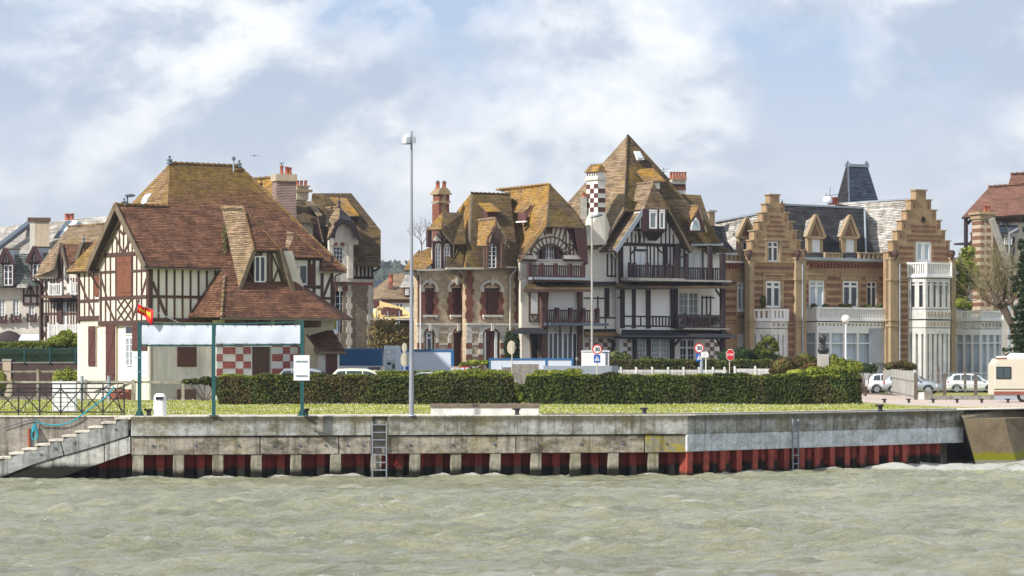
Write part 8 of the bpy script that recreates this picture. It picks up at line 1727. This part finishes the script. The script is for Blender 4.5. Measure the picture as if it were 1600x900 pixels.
# ---- gull
def gull():
    Y = 330; k = Y/F; r = thing('gull', P(397, 243, Y), 'grey gull gliding with spread wings above the first house', 'bird'); b = MB(); c = lambda x, y, dy=0: P(x, y, Y+dy)
    sec = [(389.2, 245.4, .3), (391, 243.0, .9), (394, 242.0, 1.3), (397, 242.6, 1.6), (400, 242.2, 1.3), (403, 243.2, .9), (405.3, 245.0, .3)]; vs = []
    for x, y, ch in sec: ch *= k*.9; p = c(x, y); vs += [p+V((0, -ch, .0)), p+V((0, 0, .055)), p+V((0, ch, 0)), p+V((0, 0, -.04))]
    fs = []
    for i in range(len(sec)-1):
        for j in range(4): fs.append((4*i+j, 4*i+(j+1) % 4, 4*i+4+(j+1) % 4, 4*i+4+j))
    fs += [(0, 1, 2, 3), tuple(4*(len(sec)-1)+j for j in (3, 2, 1, 0))]; b.mesh(vs, fs, 'zinc'); p = c(397, 243.4); b.tube(p+V((0, -.3, 0)), p+V((0, .1, 0)), .05, .1, 'zinc', 8); b.tube(p+V((0, .1, 0)), p+V((0, .42, 0)), .1, .03, 'zinc', 8); b.ball(p+V((0, -.33, .01)), .065, 'zinc', 8); b.tube(p+V((0, -.38, 0)), p+V((0, -.47, -.01)), .022, .006, 'zinc', 6)
    o = b.build('body', r); md = o.modifiers.new('Remesh', 'REMESH'); md.mode = 'VOXEL'; md.voxel_size = .022
gull()
# ---- white fences
def panel_fence(label, x0, x1, Y, yt, yb, posts, pick=2.2, m='white_worn', name='white_fence', pw=.14):
    f = flat(Y); r = thing(name, at((x0+x1)/2, Y), label, 'fence'); b = MB(); zb, z1 = zt(yb, Y), zt(yt, Y); zb = max(zb, .1); u0, u1 = f.u(x0), f.u(x1)
    b.fbox(f, u0, u1, z1-.14, z1-.06, -.02, .02, m); b.fbox(f, u0, u1, zb, zb+.08, -.02, .02, m); n_ = int((x1-x0)/pick)
    for i in range(n_): u = u0+(u1-u0)*(i+.5)/n_; b.fbox(f, u-.028, u+.028, zb-.05, z1, -.015, .015, m)
    b.build('pickets', r)
    for p in posts: b = MB(); u = f.u(p); b.fbox(f, u-pw/2, u+pw/2, 0, z1+.08, -pw/2, pw/2, m); b.lathe(f.w(u, z1+.08, 0), [(pw*.6, 0), (pw*.6, .03), (.02, .1)], m, 8); b.build('post', r)
panel_fence('white garden fence with square posts in front of the clipped hedge', 966, 1136, 200, 577.5, 592, (970, 994, 1019, 1044, 1068, 1092, 1114, 1132))
panel_fence('finer white picket fence right of the stop sign', 1147, 1215, 203, 576, 592, (1148, 1180, 1214), 1.7)
panel_fence('white picket fence behind the parked cars left of the concrete fence', 1340, 1362, 236, 576, 604, (1345, 1360), 1.8)
panel_fence('long white picket fence behind the parked white car', 1432, 1560, 244, 581, 606, (1445, 1485, 1525), 1.8)
# ---- concrete panel fence running back, wire fence, low wall
cf = thing('concrete_panel_fence', at(1432, 186), 'weathered grey concrete slat fence running back along the pink path', 'fence'); A = at(1431.5, gz(624)); B_ = at(1381, gz(612.5)); n_ = 24; zA, zB = zt(582, A.y), zt(575, B_.y)
for k in range(n_):
    t0, t1 = k/n_, (k+.84)/n_; p, q = A.lerp(B_, t0), A.lerp(B_, t1); za, zb = zA+(zB-zA)*t0, zA+(zB-zA)*t1; b = MB(); d = V((.06, 0, 0)); b.hexa([p-d, p+d, q+d, q-d, p-d+V((0, 0, za)), p+d+V((0, 0, za)), q+d+V((0, 0, zb)), q-d+V((0, 0, zb))], 'concrete_light' if k % 5 else 'stone_grey'); b.build('slat', cf)
b = MB(); b.bar(A+V((-.08, 0, .25)), B_+V((-.08, 0, .25)), .08, .12, 'stone_grey'); b.bar(A+V((-.08, 0, zA*.7)), B_+V((-.08, 0, zB*.7)), .08, .1, 'stone_grey'); b.build('rail', cf)
m_plain('fence_brown', (0.13, 0.10, 0.08), 0.9, 0.25, 3)
for lab, Y, pxs, yt in (('nearer brown post and wire fence above the low wall', 180, (1431, 1476, 1524.5, 1560), 582.5), ('further brown post and wire fence between the grass and the cars', 232, (1466, 1508, 1550), 572.5)):
    f = flat(Y); r = thing('wire_fence', at(1490, Y), lab, 'fence')
    for p in pxs: b = MB(); u = f.u(p); b.fbox(f, u-.09, u+.09, 0, zt(yt, Y), -.08, .08, 'fence_brown'); b.build('post', r)
    b = MB()
    for k in range(5): z = .25+k*.32; b.path([f.w(f.u(pxs[0]), z, .1), f.w(f.u(pxs[-1]), z, .1)], .012, 'galvanised', 4)
    b.build('wires', r)
f = flat(179.5); lw = thing('low_wall', at(1495, 179.5), 'low brown kerb wall in front of the parked cars', 'wall'); b = MB(); b.pbox(f, 1434, 617.5, 1560, 624.7, -.3, 0, 'render_tan' if 0 else 'concrete_wall'); b.pbox(f, 1444, 611, 1457, 624.7, -.35, .03, 'concrete_wall'); b.build('wall', lw)
eb = thing('electric_box', at(1440, 178.5), 'small pale electric box at the corner of the concrete fence', 'box'); f = flat(178.5); b = MB(); b.pbox(f, 1436, 613, 1444.5, 625, -.25, 0, 'white_worn'); b.build('body', eb, bevel=.01); b = MB(); b.pbox(f, 1437, 614.5, 1443.5, 623.5, 0, .015, 'cream_light'); b.build('door', eb)
pl = thing('planter', at(1405, 224.5), 'long pale planter wall under the second stepped gable', 'planter'); f = flat(224.5); b = MB(); b.pbox(f, 1382, 579, 1428, 600, -1, 0, 'stone_grey'); b.build('body', pl)
# ================================================================= vehicles
m_plain('car_white', (0.74, 0.75, 0.77), 0.25, 0.02, 1, 0.6); m_plain('car_silver', (0.45, 0.48, 0.52), 0.28, 0.03, 1, 0.6, metal=.5); m_plain('car_dark', (0.05, 0.055, 0.06), 0.25, 0.03, 1, 0.6); m_plain('car_cream', (0.70, 0.70, 0.52), 0.3, 0.03, 1, 0.6)
m_plain('tyre', (0.02, 0.02, 0.02), 0.9, 0.1, 3); m_plain('rim', (0.42, 0.43, 0.45), 0.35, 0.05, 3, metal=.6); m_plain('light_red', (0.5, 0.02, 0.015), 0.3, 0, 3); m_plain('light_clear', (0.6, 0.62, 0.65), 0.2, 0, 3); m_glass('car_glass', (0.035, 0.05, 0.055), .06)
def car(loc, rz, paint, label, L=4.1, H=1.46, Wd=1.72, kind='hatch'):
    """nose towards +x; one thing with body, glass, wheels, lights"""
    r = thing('parked_car', loc, label, 'car'); r.rotation_euler = (0, 0, rz); cs = []
    def X(t): return -L/2+L*t
    #      t    zlow  belt  top   halfwidth(belt) halfwidth(top)
    if kind == 'hatch': st = [(0, .38, .70, .72, .76, .74), (.02, .26, .86, .90, .83, .76), (.06, .22, .92, 1.12, .86, .70), (.13, .20, .93, 1.38, .86, .64), (.22, .20, .92, H-.02, .86, .62), (.36, .20, .90, H, .86, .62), (.50, .20, .89, H-.03, .86, .61), (.60, .20, .88, H-.14, .86, .60), (.72, .20, .90, .96, .85, .66), (.78, .20, .86, .90, .84, .70), (.90, .22, .74, .78, .80, .66), (.97, .28, .62, .65, .70, .6), (1, .36, .52, .54, .58, .5)]
    else: st = [(0, .40, .80, .84, .80, .78), (.02, .28, .95, 1.1, .86, .78), (.05, .24, 1.0, 1.50, .88, .72), (.12, .22, 1.0, H-.03, .88, .68), (.30, .22, .98, H, .88, .67), (.50, .22, .96, H-.02, .88, .66), (.60, .22, .95, H-.14, .88, .65), (.74, .22, .98, 1.06, .87, .7), (.80, .22, .95, 1.0, .86, .72), (.92, .24, .82, .86, .82, .68), (.98, .3, .66, .7, .74, .6), (1, .38, .56, .58, .64, .5)]
    k = Wd/1.72; vs = []
    for t, zl, zb, zr, wb, wt in st:
        wb *= k; wt *= k
        vs += [(X(t), -wb*.94, zl), (X(t), -wb, (zl+zb)/2), (X(t), -wb*.985, zb), (X(t), -wt, zr-.02*(zr-zb)), (X(t), -wt*.6, zr+.02), (X(t), wt*.6, zr+.02), (X(t), wt, zr-.02*(zr-zb)), (X(t), wb*.985, zb), (X(t), wb, (zl+zb)/2), (X(t), wb*.94, zl)]
    n_ = 10; fs = [tuple(range(n_))[::-1], tuple(len(vs)-n_+i for i in range(n_))]
    for i in range(len(st)-1):
        for j in range(n_): fs.append((i*n_+j, i*n_+(j+1) % n_, (i+1)*n_+(j+1) % n_, (i+1)*n_+j))
    def mk(name, b, par, **kw):
        # parts are authored in car space
        o = b.build(name, None); o.parent = par; 
        if par is not r: pass
        return o
    b = MB(); b.mesh(vs, fs, paint); 
    for i in range(2, len(b.f)): b.smooth.add(i)
    body = mk('body', b, r)
    def side_pt(t, f_, sgn, o=.012):
        for a, c in zip(st[:-1], st[1:]):
            if a[0] <= t <= c[0]: q = (t-a[0])/(c[0]-a[0]); v = [a[i]+(c[i]-a[i])*q for i in range(6)]; break
        zb, zr, wb, wt = v[2], v[3], v[4]*k*.985, v[5]*k
        return (X(t), sgn*(wb+(wt-wb)*f_+o), zb+(zr-zb)*f_)
    wins = ((.12, .26), (.275, .45), (.465, .655)) if kind == 'hatch' else ((.07, .22), (.235, .44), (.455, .68))
    for sgn in (-1, 1):
        for a, c in wins:
            b = MB(); up = [side_pt(a+(c-a)*i/4, .86, sgn) for i in range(5)]; lo = [side_pt(a+(c-a)*i/4, .08, sgn) for i in range(5)]
            if c > .6: up[-1] = side_pt(c-.05, .78, sgn)
            if a < .13: up[0] = side_pt(a+.02, .78, sgn)
            for i in range(4): f4 = [lo[i], lo[i+1], up[i+1], up[i]]; b.poly(f4 if sgn < 0 else f4[::-1], 'car_glass')
            mk('side_window', b, r)
        b = MB(); x = X(.66); b.box(x-.08, x+.08, min(sgn*.86*k, sgn*1.0*k), max(sgn*.86*k, sgn*1.0*k), .92, 1.05, paint); mk('mirror', b, r)
        for t, nm, m in ((.035, 'tail_light', 'light_red'), (.93, 'headlight', 'light_clear')):
            b = MB(); q = side_pt(t, 0, sgn, -.06); hz = .10; b.box(q[0]-(.06 if t < .5 else .14), q[0]+(.10 if t < .5 else .12), q[1]-.07, q[1]+.085*1 if sgn > 0 else q[1]+.07, q[2]-hz-.05, q[2]+.03, m)
            mk(nm, b, r)
        for t in (.19, .80):
            b = MB(); c = V((X(t), sgn*.80*k, .30)); d = V((0, .10, 0)); b.tube(c-d, c+d, .315, .315, 'tyre', 20); wv = mk('wheel', b, r)
            b = MB(); cc = V((X(t), sgn*(.80*k+.10), .30)); b.tube(cc-V((0, .02, 0)), cc+V((0, sgn*.015, 0)), .21, .19, 'rim', 16)
            for i in range(5): a = 2*math.pi*i/5; b.bar(cc+V((0, sgn*.02, 0)), cc+V((math.cos(a)*.19, sgn*.02, math.sin(a)*.19)), .02, .05, 'rim')
            mk('rim', b, wv)
            b = MB(); ar = []; c2 = V((X(t), sgn*(.862*k), .30))
            for i in range(13): a = math.pi*i/12; ar.append(c2+V((math.cos(a)*.37, 0, math.sin(a)*.37)))
            for i in range(12): b.tube(ar[i], ar[i+1], .028, .028, 'tyre', 5)
            mk('wheel_arch', b, r)
    b = MB(); f_ = [st[3] if kind == 'hatch' else st[2], st[1]]
    def cross(t, fr_, yy, o=0):
        for a, c in zip(st[:-1], st[1:]):
            if a[0] <= t <= c[0]: q = (t-a[0])/(c[0]-a[0]); v = [a[i]+(c[i]-a[i])*q for i in range(6)]; break
        return (X(t), yy*v[5]*k, v[3]+.03+o)
    t0, t1 = (.63, .715) if kind == 'hatch' else (.62, .735)
    b.poly([cross(t0, 1, -.85), cross(t1, 1, -.95), cross(t1, 1, .95), cross(t0, 1, .85)], 'car_glass'); mk('windscreen', b, r)
    t0, t1 = (.035, .125) if kind == 'hatch' else (.012, .05)
    b = MB(); b.poly([cross(t0, 1, -.85, .01), cross(t1, 1, -.85, .01), cross(t1, 1, .85, .01), cross(t0, 1, .85, .01)], 'car_glass'); mk('rear_window', b, r)
    b = MB(); b.box(X(0)-.02, X(.04), -.62*k, .62*k, .34, .5, 'tyre'); b.box(X(0)-.03, X(.02), -.26, .26, .52, .62, 'white'); mk('rear_bumper', b, r)
    return r
def kid(o): return o
car(at(1519, 236), 0, 'car_white', 'white hatchback parked behind the wire fences, seen from its left side' if 0 else 'white hatchback parked between the wire fences and the picket fence', L=4.2)
car(at(1393, 232), 0, 'car_white', 'white hatchback half hidden behind the concrete slat fence', L=3.9)
car(at(1360, 240), R(200), 'car_silver', 'silver car behind the end of the hedge beyond the white hatchback', L=4.0)
car(at(1427, 224), R(-18), 'car_silver', 'silver car with its nose showing right of the concrete fence', L=4.2)
car(at(1462, 246), R(8), 'car_dark', 'dark car between the silver nose and the white hatchback', L=4.2)
car(at(572, 178), R(4), 'car_cream', 'pale yellowish people carrier behind the quay hedge', L=4.3, H=1.82, Wd=1.85, kind='van')
car(at(490, 180), R(-5), 'car_silver', 'silver people carrier right of the white sign panel', L=4.3, H=1.84, Wd=1.85, kind='van')
car(at(700, 178), R(3), 'car_silver', 'low silver car roof showing above the hedge right of the mast', L=4.2, H=1.62, kind='van')
def camper():
    Y = 166; k = Y/F; x0 = at(1552, Y).x; r = thing('camper_van', at(1600, Y), 'beige camper van with a brown stripe cut by the right edge', 'camper van'); y0, y1 = Y-.2, Y+2.0; zb = zt(623, Y); zr = zt(563, Y); X1 = x0+5.9; m_plain('camper_beige', (0.58, 0.53, 0.42), 0.5, 0.05, 1); m_plain('camper_stripe', (0.26, 0.09, 0.06), 0.5, 0.1, 1)
    b = MB(); ztop = zt(560, Y); b.mesh([V((x0+.02, y0, .40)), V((X1-1.4, y0, .40)), V((X1-1.4, y0, ztop)), V((x0+.25, y0, ztop)), V((x0+.02, y0, ztop-.35))]+[V((x0+.02, y1, .40)), V((X1-1.4, y1, .40)), V((X1-1.4, y1, ztop)), V((x0+.25, y1, ztop)), V((x0+.02, y1, ztop-.35))], [(0, 1, 2, 3, 4), (9, 8, 7, 6, 5), (0, 4, 9, 5), (4, 3, 8, 9), (3, 2, 7, 8), (2, 1, 6, 7), (1, 0, 5, 6)], 'camper_beige'); b.build('body', r, bevel=.04)
    b = MB(); b.box(X1-1.4, X1, y0+.1, y1-.1, .4, 1.2, 'camper_beige'); b.hexa([(X1-1.4, y0+.15, 1.2), (X1-.3, y0+.15, 1.2), (X1-.3, y1-.15, 1.2), (X1-1.4, y1-.15, 1.2), (X1-1.4, y0+.25, 2.0), (X1-.8, y0+.25, 2.0), (X1-.8, y1-.25, 2.0), (X1-1.4, y1-.25, 2.0)], 'car_glass'); b.build('cab', r)
    f = Face(800, y0, 0)
    b = MB(); b.fbox(f, x0, x0+4.5, zt(617, Y), zt(611.5, Y), .0, .015, 'camper_stripe'); b.fbox(f, x0, x0+4.5, zt(608.6, Y), zt(607.6, Y), .0, .02, 'ink'); b.build('stripe', r)
    b = MB(); b.fbox(f, x0+.1, x0+1.25, .12, .42, -.6, -.03, 'car_silver'); b.fbox(f, x0+2.1, x0+4.4, .12, .42, -.6, -.03, 'car_silver'); b.build('skirt', r)
    b = MB(); u0, u1 = x0+.10*1.0, x0+.93; b.fbox(f, x0+.13, x0+.93, zt(592, Y), zt(573, Y), .0, .035, 'ink'); w_ = b.build('window', r); b = MB(); b.fbox(f, x0+.18, x0+.51, zt(590.5, Y), zt(574.5, Y), .035, .045, 'car_glass'); b.fbox(f, x0+.55, x0+.88, zt(590.5, Y), zt(574.5, Y), .035, .045, 'car_glass'); b.build('pane', w_)
    b = MB(); b.fbox(f, x0+.4, x0+3.5, ztop, ztop+.13, -1.8, -.2, 'white'); b.build('roof_tray', r); b = MB(); b.hexa([(x0+.9, y0+.5, ztop+.13), (x0+2.3, y0+.5, ztop+.13), (x0+2.3, y0+1.4, ztop+.13), (x0+.9, y0+1.4, ztop+.13), (x0+1.1, y0+.6, ztop+.3), (x0+2.2, y0+.6, ztop+.26), (x0+2.2, y0+1.3, ztop+.26), (x0+1.1, y0+1.3, ztop+.3)], 'white_cool'); b.build('roof_hatch', r); b = MB(); b.fbox(f, x0+.1, x0+.7, ztop-.03, ztop+.04, -.15, .02, 'camper_stripe'); b.build('awning_bar', r)
    for xx in (x0+1.62, X1-.8):
        b = MB(); c = V((xx, y0+.14, .33)); b.tube(c-V((0, .1, 0)), c+V((0, .1, 0)), .34, .34, 'tyre', 18); wv = b.build('wheel', r); b = MB(); c2 = c-V((0, .11, 0)); b.tube(c2, c2-V((0, .015, 0)), .2, .18, 'rim', 14); b.build('rim', wv)
camper()
# ================================================================= trees at the right
def pollard():
    Y = 221; r = thing('pollarded_tree', at(1596, Y), 'leaning pollarded tree with a burst of thin budding twigs', 'tree'); g = random.Random(9); k = Y/F
    c = lambda x, y, dy=0: P(x, y, Y+dy); b = MB()
    tr = [(1597, 622, .30), (1593, 560, .24), (1590, 535, .22), (1581, 508, .24), (1571, 487, .28), (1564, 474, .34)]
    for (x, y, ra), (x2, y2, rb) in zip(tr[:-1], tr[1:]): b.tube(c(x, y), c(x2, y2), ra, rb, 'bark', 10)
    b.ball(c(1564, 475), .42, 'bark', 10, 1.2, 1, .8); b.build('trunk', r)
    limbs = [[(1560, 474, .2), (1553, 462, .15), (1547, 452, .12)], [(1564, 470, .2), (1567, 452, .16), (1563, 436, .13), (1560, 424, .10)], [(1569, 474, .2), (1578, 474, .16), (1583, 465, .15), (1578, 458, .13)], [(1566, 470, .17), (1572, 455, .13), (1570, 440, .1)], [(1557, 476, .16), (1545, 472, .1), (1535, 466, .07)]]; ends = []
    b = MB()
    for i, l in enumerate(limbs):
        for (x, y, ra), (x2, y2, rb) in zip(l[:-1], l[1:]): b.tube(c(x, y, i*.2-.4), c(x2, y2, i*.2-.4), ra, rb, 'bark', 8)
        ends += [(q[0], q[1], i*.2-.4) for q in l[1:]]
        b.ball(c(l[-1][0], l[-1][1], i*.2-.4), l[-1][2]*1.5, 'bark', 8)
    b.build('limbs', r)
    b = MB(); tips = []
    for i in range(240):
        x, y, dy = g.choice(ends+[(1562, 474, 0)]); a = g.gauss(math.pi/2+(.45 if x < 1562 else 0), .62); ln = g.uniform(28, 74); p = c(x, y, dy); bx, by = x, y; pz = 0; dep = g.uniform(-1.2, 1.2)
        pts = [p]
        for s_ in (1, 2, 3): a += (math.pi/2-a)*.16+g.gauss(0, .08); bx += math.cos(a)*ln/3; by -= math.sin(a)*ln/3; pts.append(c(bx, by, dy+dep*s_/3)); tips.append(tuple(pts[-1]))
        for q0, q1, ra in zip(pts[:-1], pts[1:], (.024, .016, .010)): b.tube(q0, q1, ra, ra*.7, 'twig', 3, False)
        for _ in range(2):
            q = pts[g.randint(1, 3)]; e_ = q+V((g.gauss(0, .35), g.gauss(0, .3), g.uniform(.1, .6))); b.tube(q, e_, .014, .006, 'twig', 3, False); tips.append(tuple(e_))
    b.build('twigs', r); T_ = np.array(tips); gg = np.random.default_rng(4); T_ = np.repeat(T_, 2, 0)+gg.normal(0, .14, (len(tips)*2, 3)); leaves(T_, np.tile((0, 0, 1), (len(T_), 1)), .055, 'leaf_olive', 'buds', r, 1.5, 4)
pollard()
def leafy_tree(name, px, Y, blobs, n, size, mat, label, trunk, seed, skin=.9):
    r = thing(name, at(px, Y), label, 'tree'); k = Y/F; bl = [(*P(x, y, Y+dy), rx*k, rx*k*.9, rz*k) for x, y, rx, rz, dy in blobs]; b = MB(); top = P(trunk[0], trunk[1], Y); b.tube(at(px, Y), top, .22, .1, 'bark', 8); b.build('trunk', r); b = MB()
    for c in bl: b.tube(at(px, Y).lerp(top, .7), V(c[:3]), .08, .02, 'bark', 5)
    b.build('limbs', r); pts, nr = blob_points(bl, n, seed, skin); leaves(pts, nr, size, mat, 'crown', r, .9, seed); return r
leafy_tree('spring_tree', 1507, 246, [(1503, 440, 12, 24, 0), (1512, 415, 11, 16, 0), (1505, 400, 8, 14, 0), (1517, 395, 7, 12, 0), (1500, 462, 9, 12, 0), (1522, 430, 10, 22, 0), (1497, 415, 6, 10, 0)], 3600, .15, 'leaf_bright', 'airy spring green tree between the mansion and the red roofed house', (1508, 420), 7, 1.0)
def conifer():
    Y = 214; r = thing('dark_conifer', at(1622, Y), 'dark green conifer cut by the right edge', 'tree'); k = Y/F; b = MB(); b.tube(at(1622, Y), at(1622, Y, zt(320, Y)), .3, .05, 'bark', 8); b.build('trunk', r); g = np.random.default_rng(8); C = []; N_ = []; b = MB()
    for t in range(26):
        y = 330+t*9.2; R_ = (20+t*1.35+g.uniform(-6, 5))*k; z = zt(y, Y)
        if R_ < .1: continue
        for a in np.linspace(0, 6.28, 9, endpoint=False)+g.uniform(0, 1):
            ln = R_*g.uniform(.75, 1.15); d = np.array([math.cos(a), math.sin(a)]); o = at(1622, Y); b.tube(V((o.x, o.y, z)), V((o.x+d[0]*ln, o.y+d[1]*ln, z-.15*ln+.1)), .04, .012, 'bark', 4, False)
            s = g.uniform(.15, 1, 130)**.7*ln; lat = g.normal(0, .16, 130)*(1.25-s/ln); C.append(np.stack([o.x+d[0]*s-d[1]*lat, o.y+d[1]*s+d[0]*lat, z-.15*s+.1+g.normal(0, .09, 130)], 1)); N_.append(np.tile((0, 0, 1), (130, 1)))
    b.build('limbs', r); leaves(np.concatenate(C), np.concatenate(N_), .12, 'leaf_dark', 'crown', r, .8, 9, aspect=2.6)
conifer()
def bare_tree():
    Y = 232; r = thing('bare_tree', at(660, Y), 'small bare winter tree left of the gold roofed villa', 'tree'); g = random.Random(3); b = MB(); b.tube(at(660, Y), P(659, 400, Y), .2, .1, 'bark', 6); b.build('trunk', r); b = MB()
    def gr(p, a, ln, ra, d):
        q = p+V((math.cos(a)*ln, g.uniform(-.3, .3)*ln, math.sin(a)*ln)); b.tube(p, q, ra, ra*.6, 'bark', 3, False)
        if d: [gr(q, a+g.gauss(0, .55), ln*g.uniform(.6, .85), ra*.6, d-1) for _ in range(3)]
    gr(P(659, 400, Y), math.pi/2, .8, .07, 5); b.build('twigs', r)
bare_tree()
# ================================================================= sea air
def air():
    m = bpy.data.materials.new('haze_air'); m.use_nodes = True; nt = m.node_tree; nt.nodes.remove(nt.nodes['Principled BSDF']); v = nt.nodes.new('ShaderNodeVolumePrincipled')
    v.inputs['Color'].default_value = (0.80, 0.88, 1.0, 1); v.inputs['Density'].default_value = 0.00013; v.inputs['Anisotropy'].default_value = 0.2; nt.links.new(v.outputs[0], nt.nodes['Material Output'].inputs['Volume']); MAT['haze_air'] = m
    b = MB(); b.box(-7000, 7000, -300, 2300, -6, 105, 'haze_air'); b.build('haze', kind='stuff', label='thin pale sea air over the whole harbour front', cat='haze')
air()
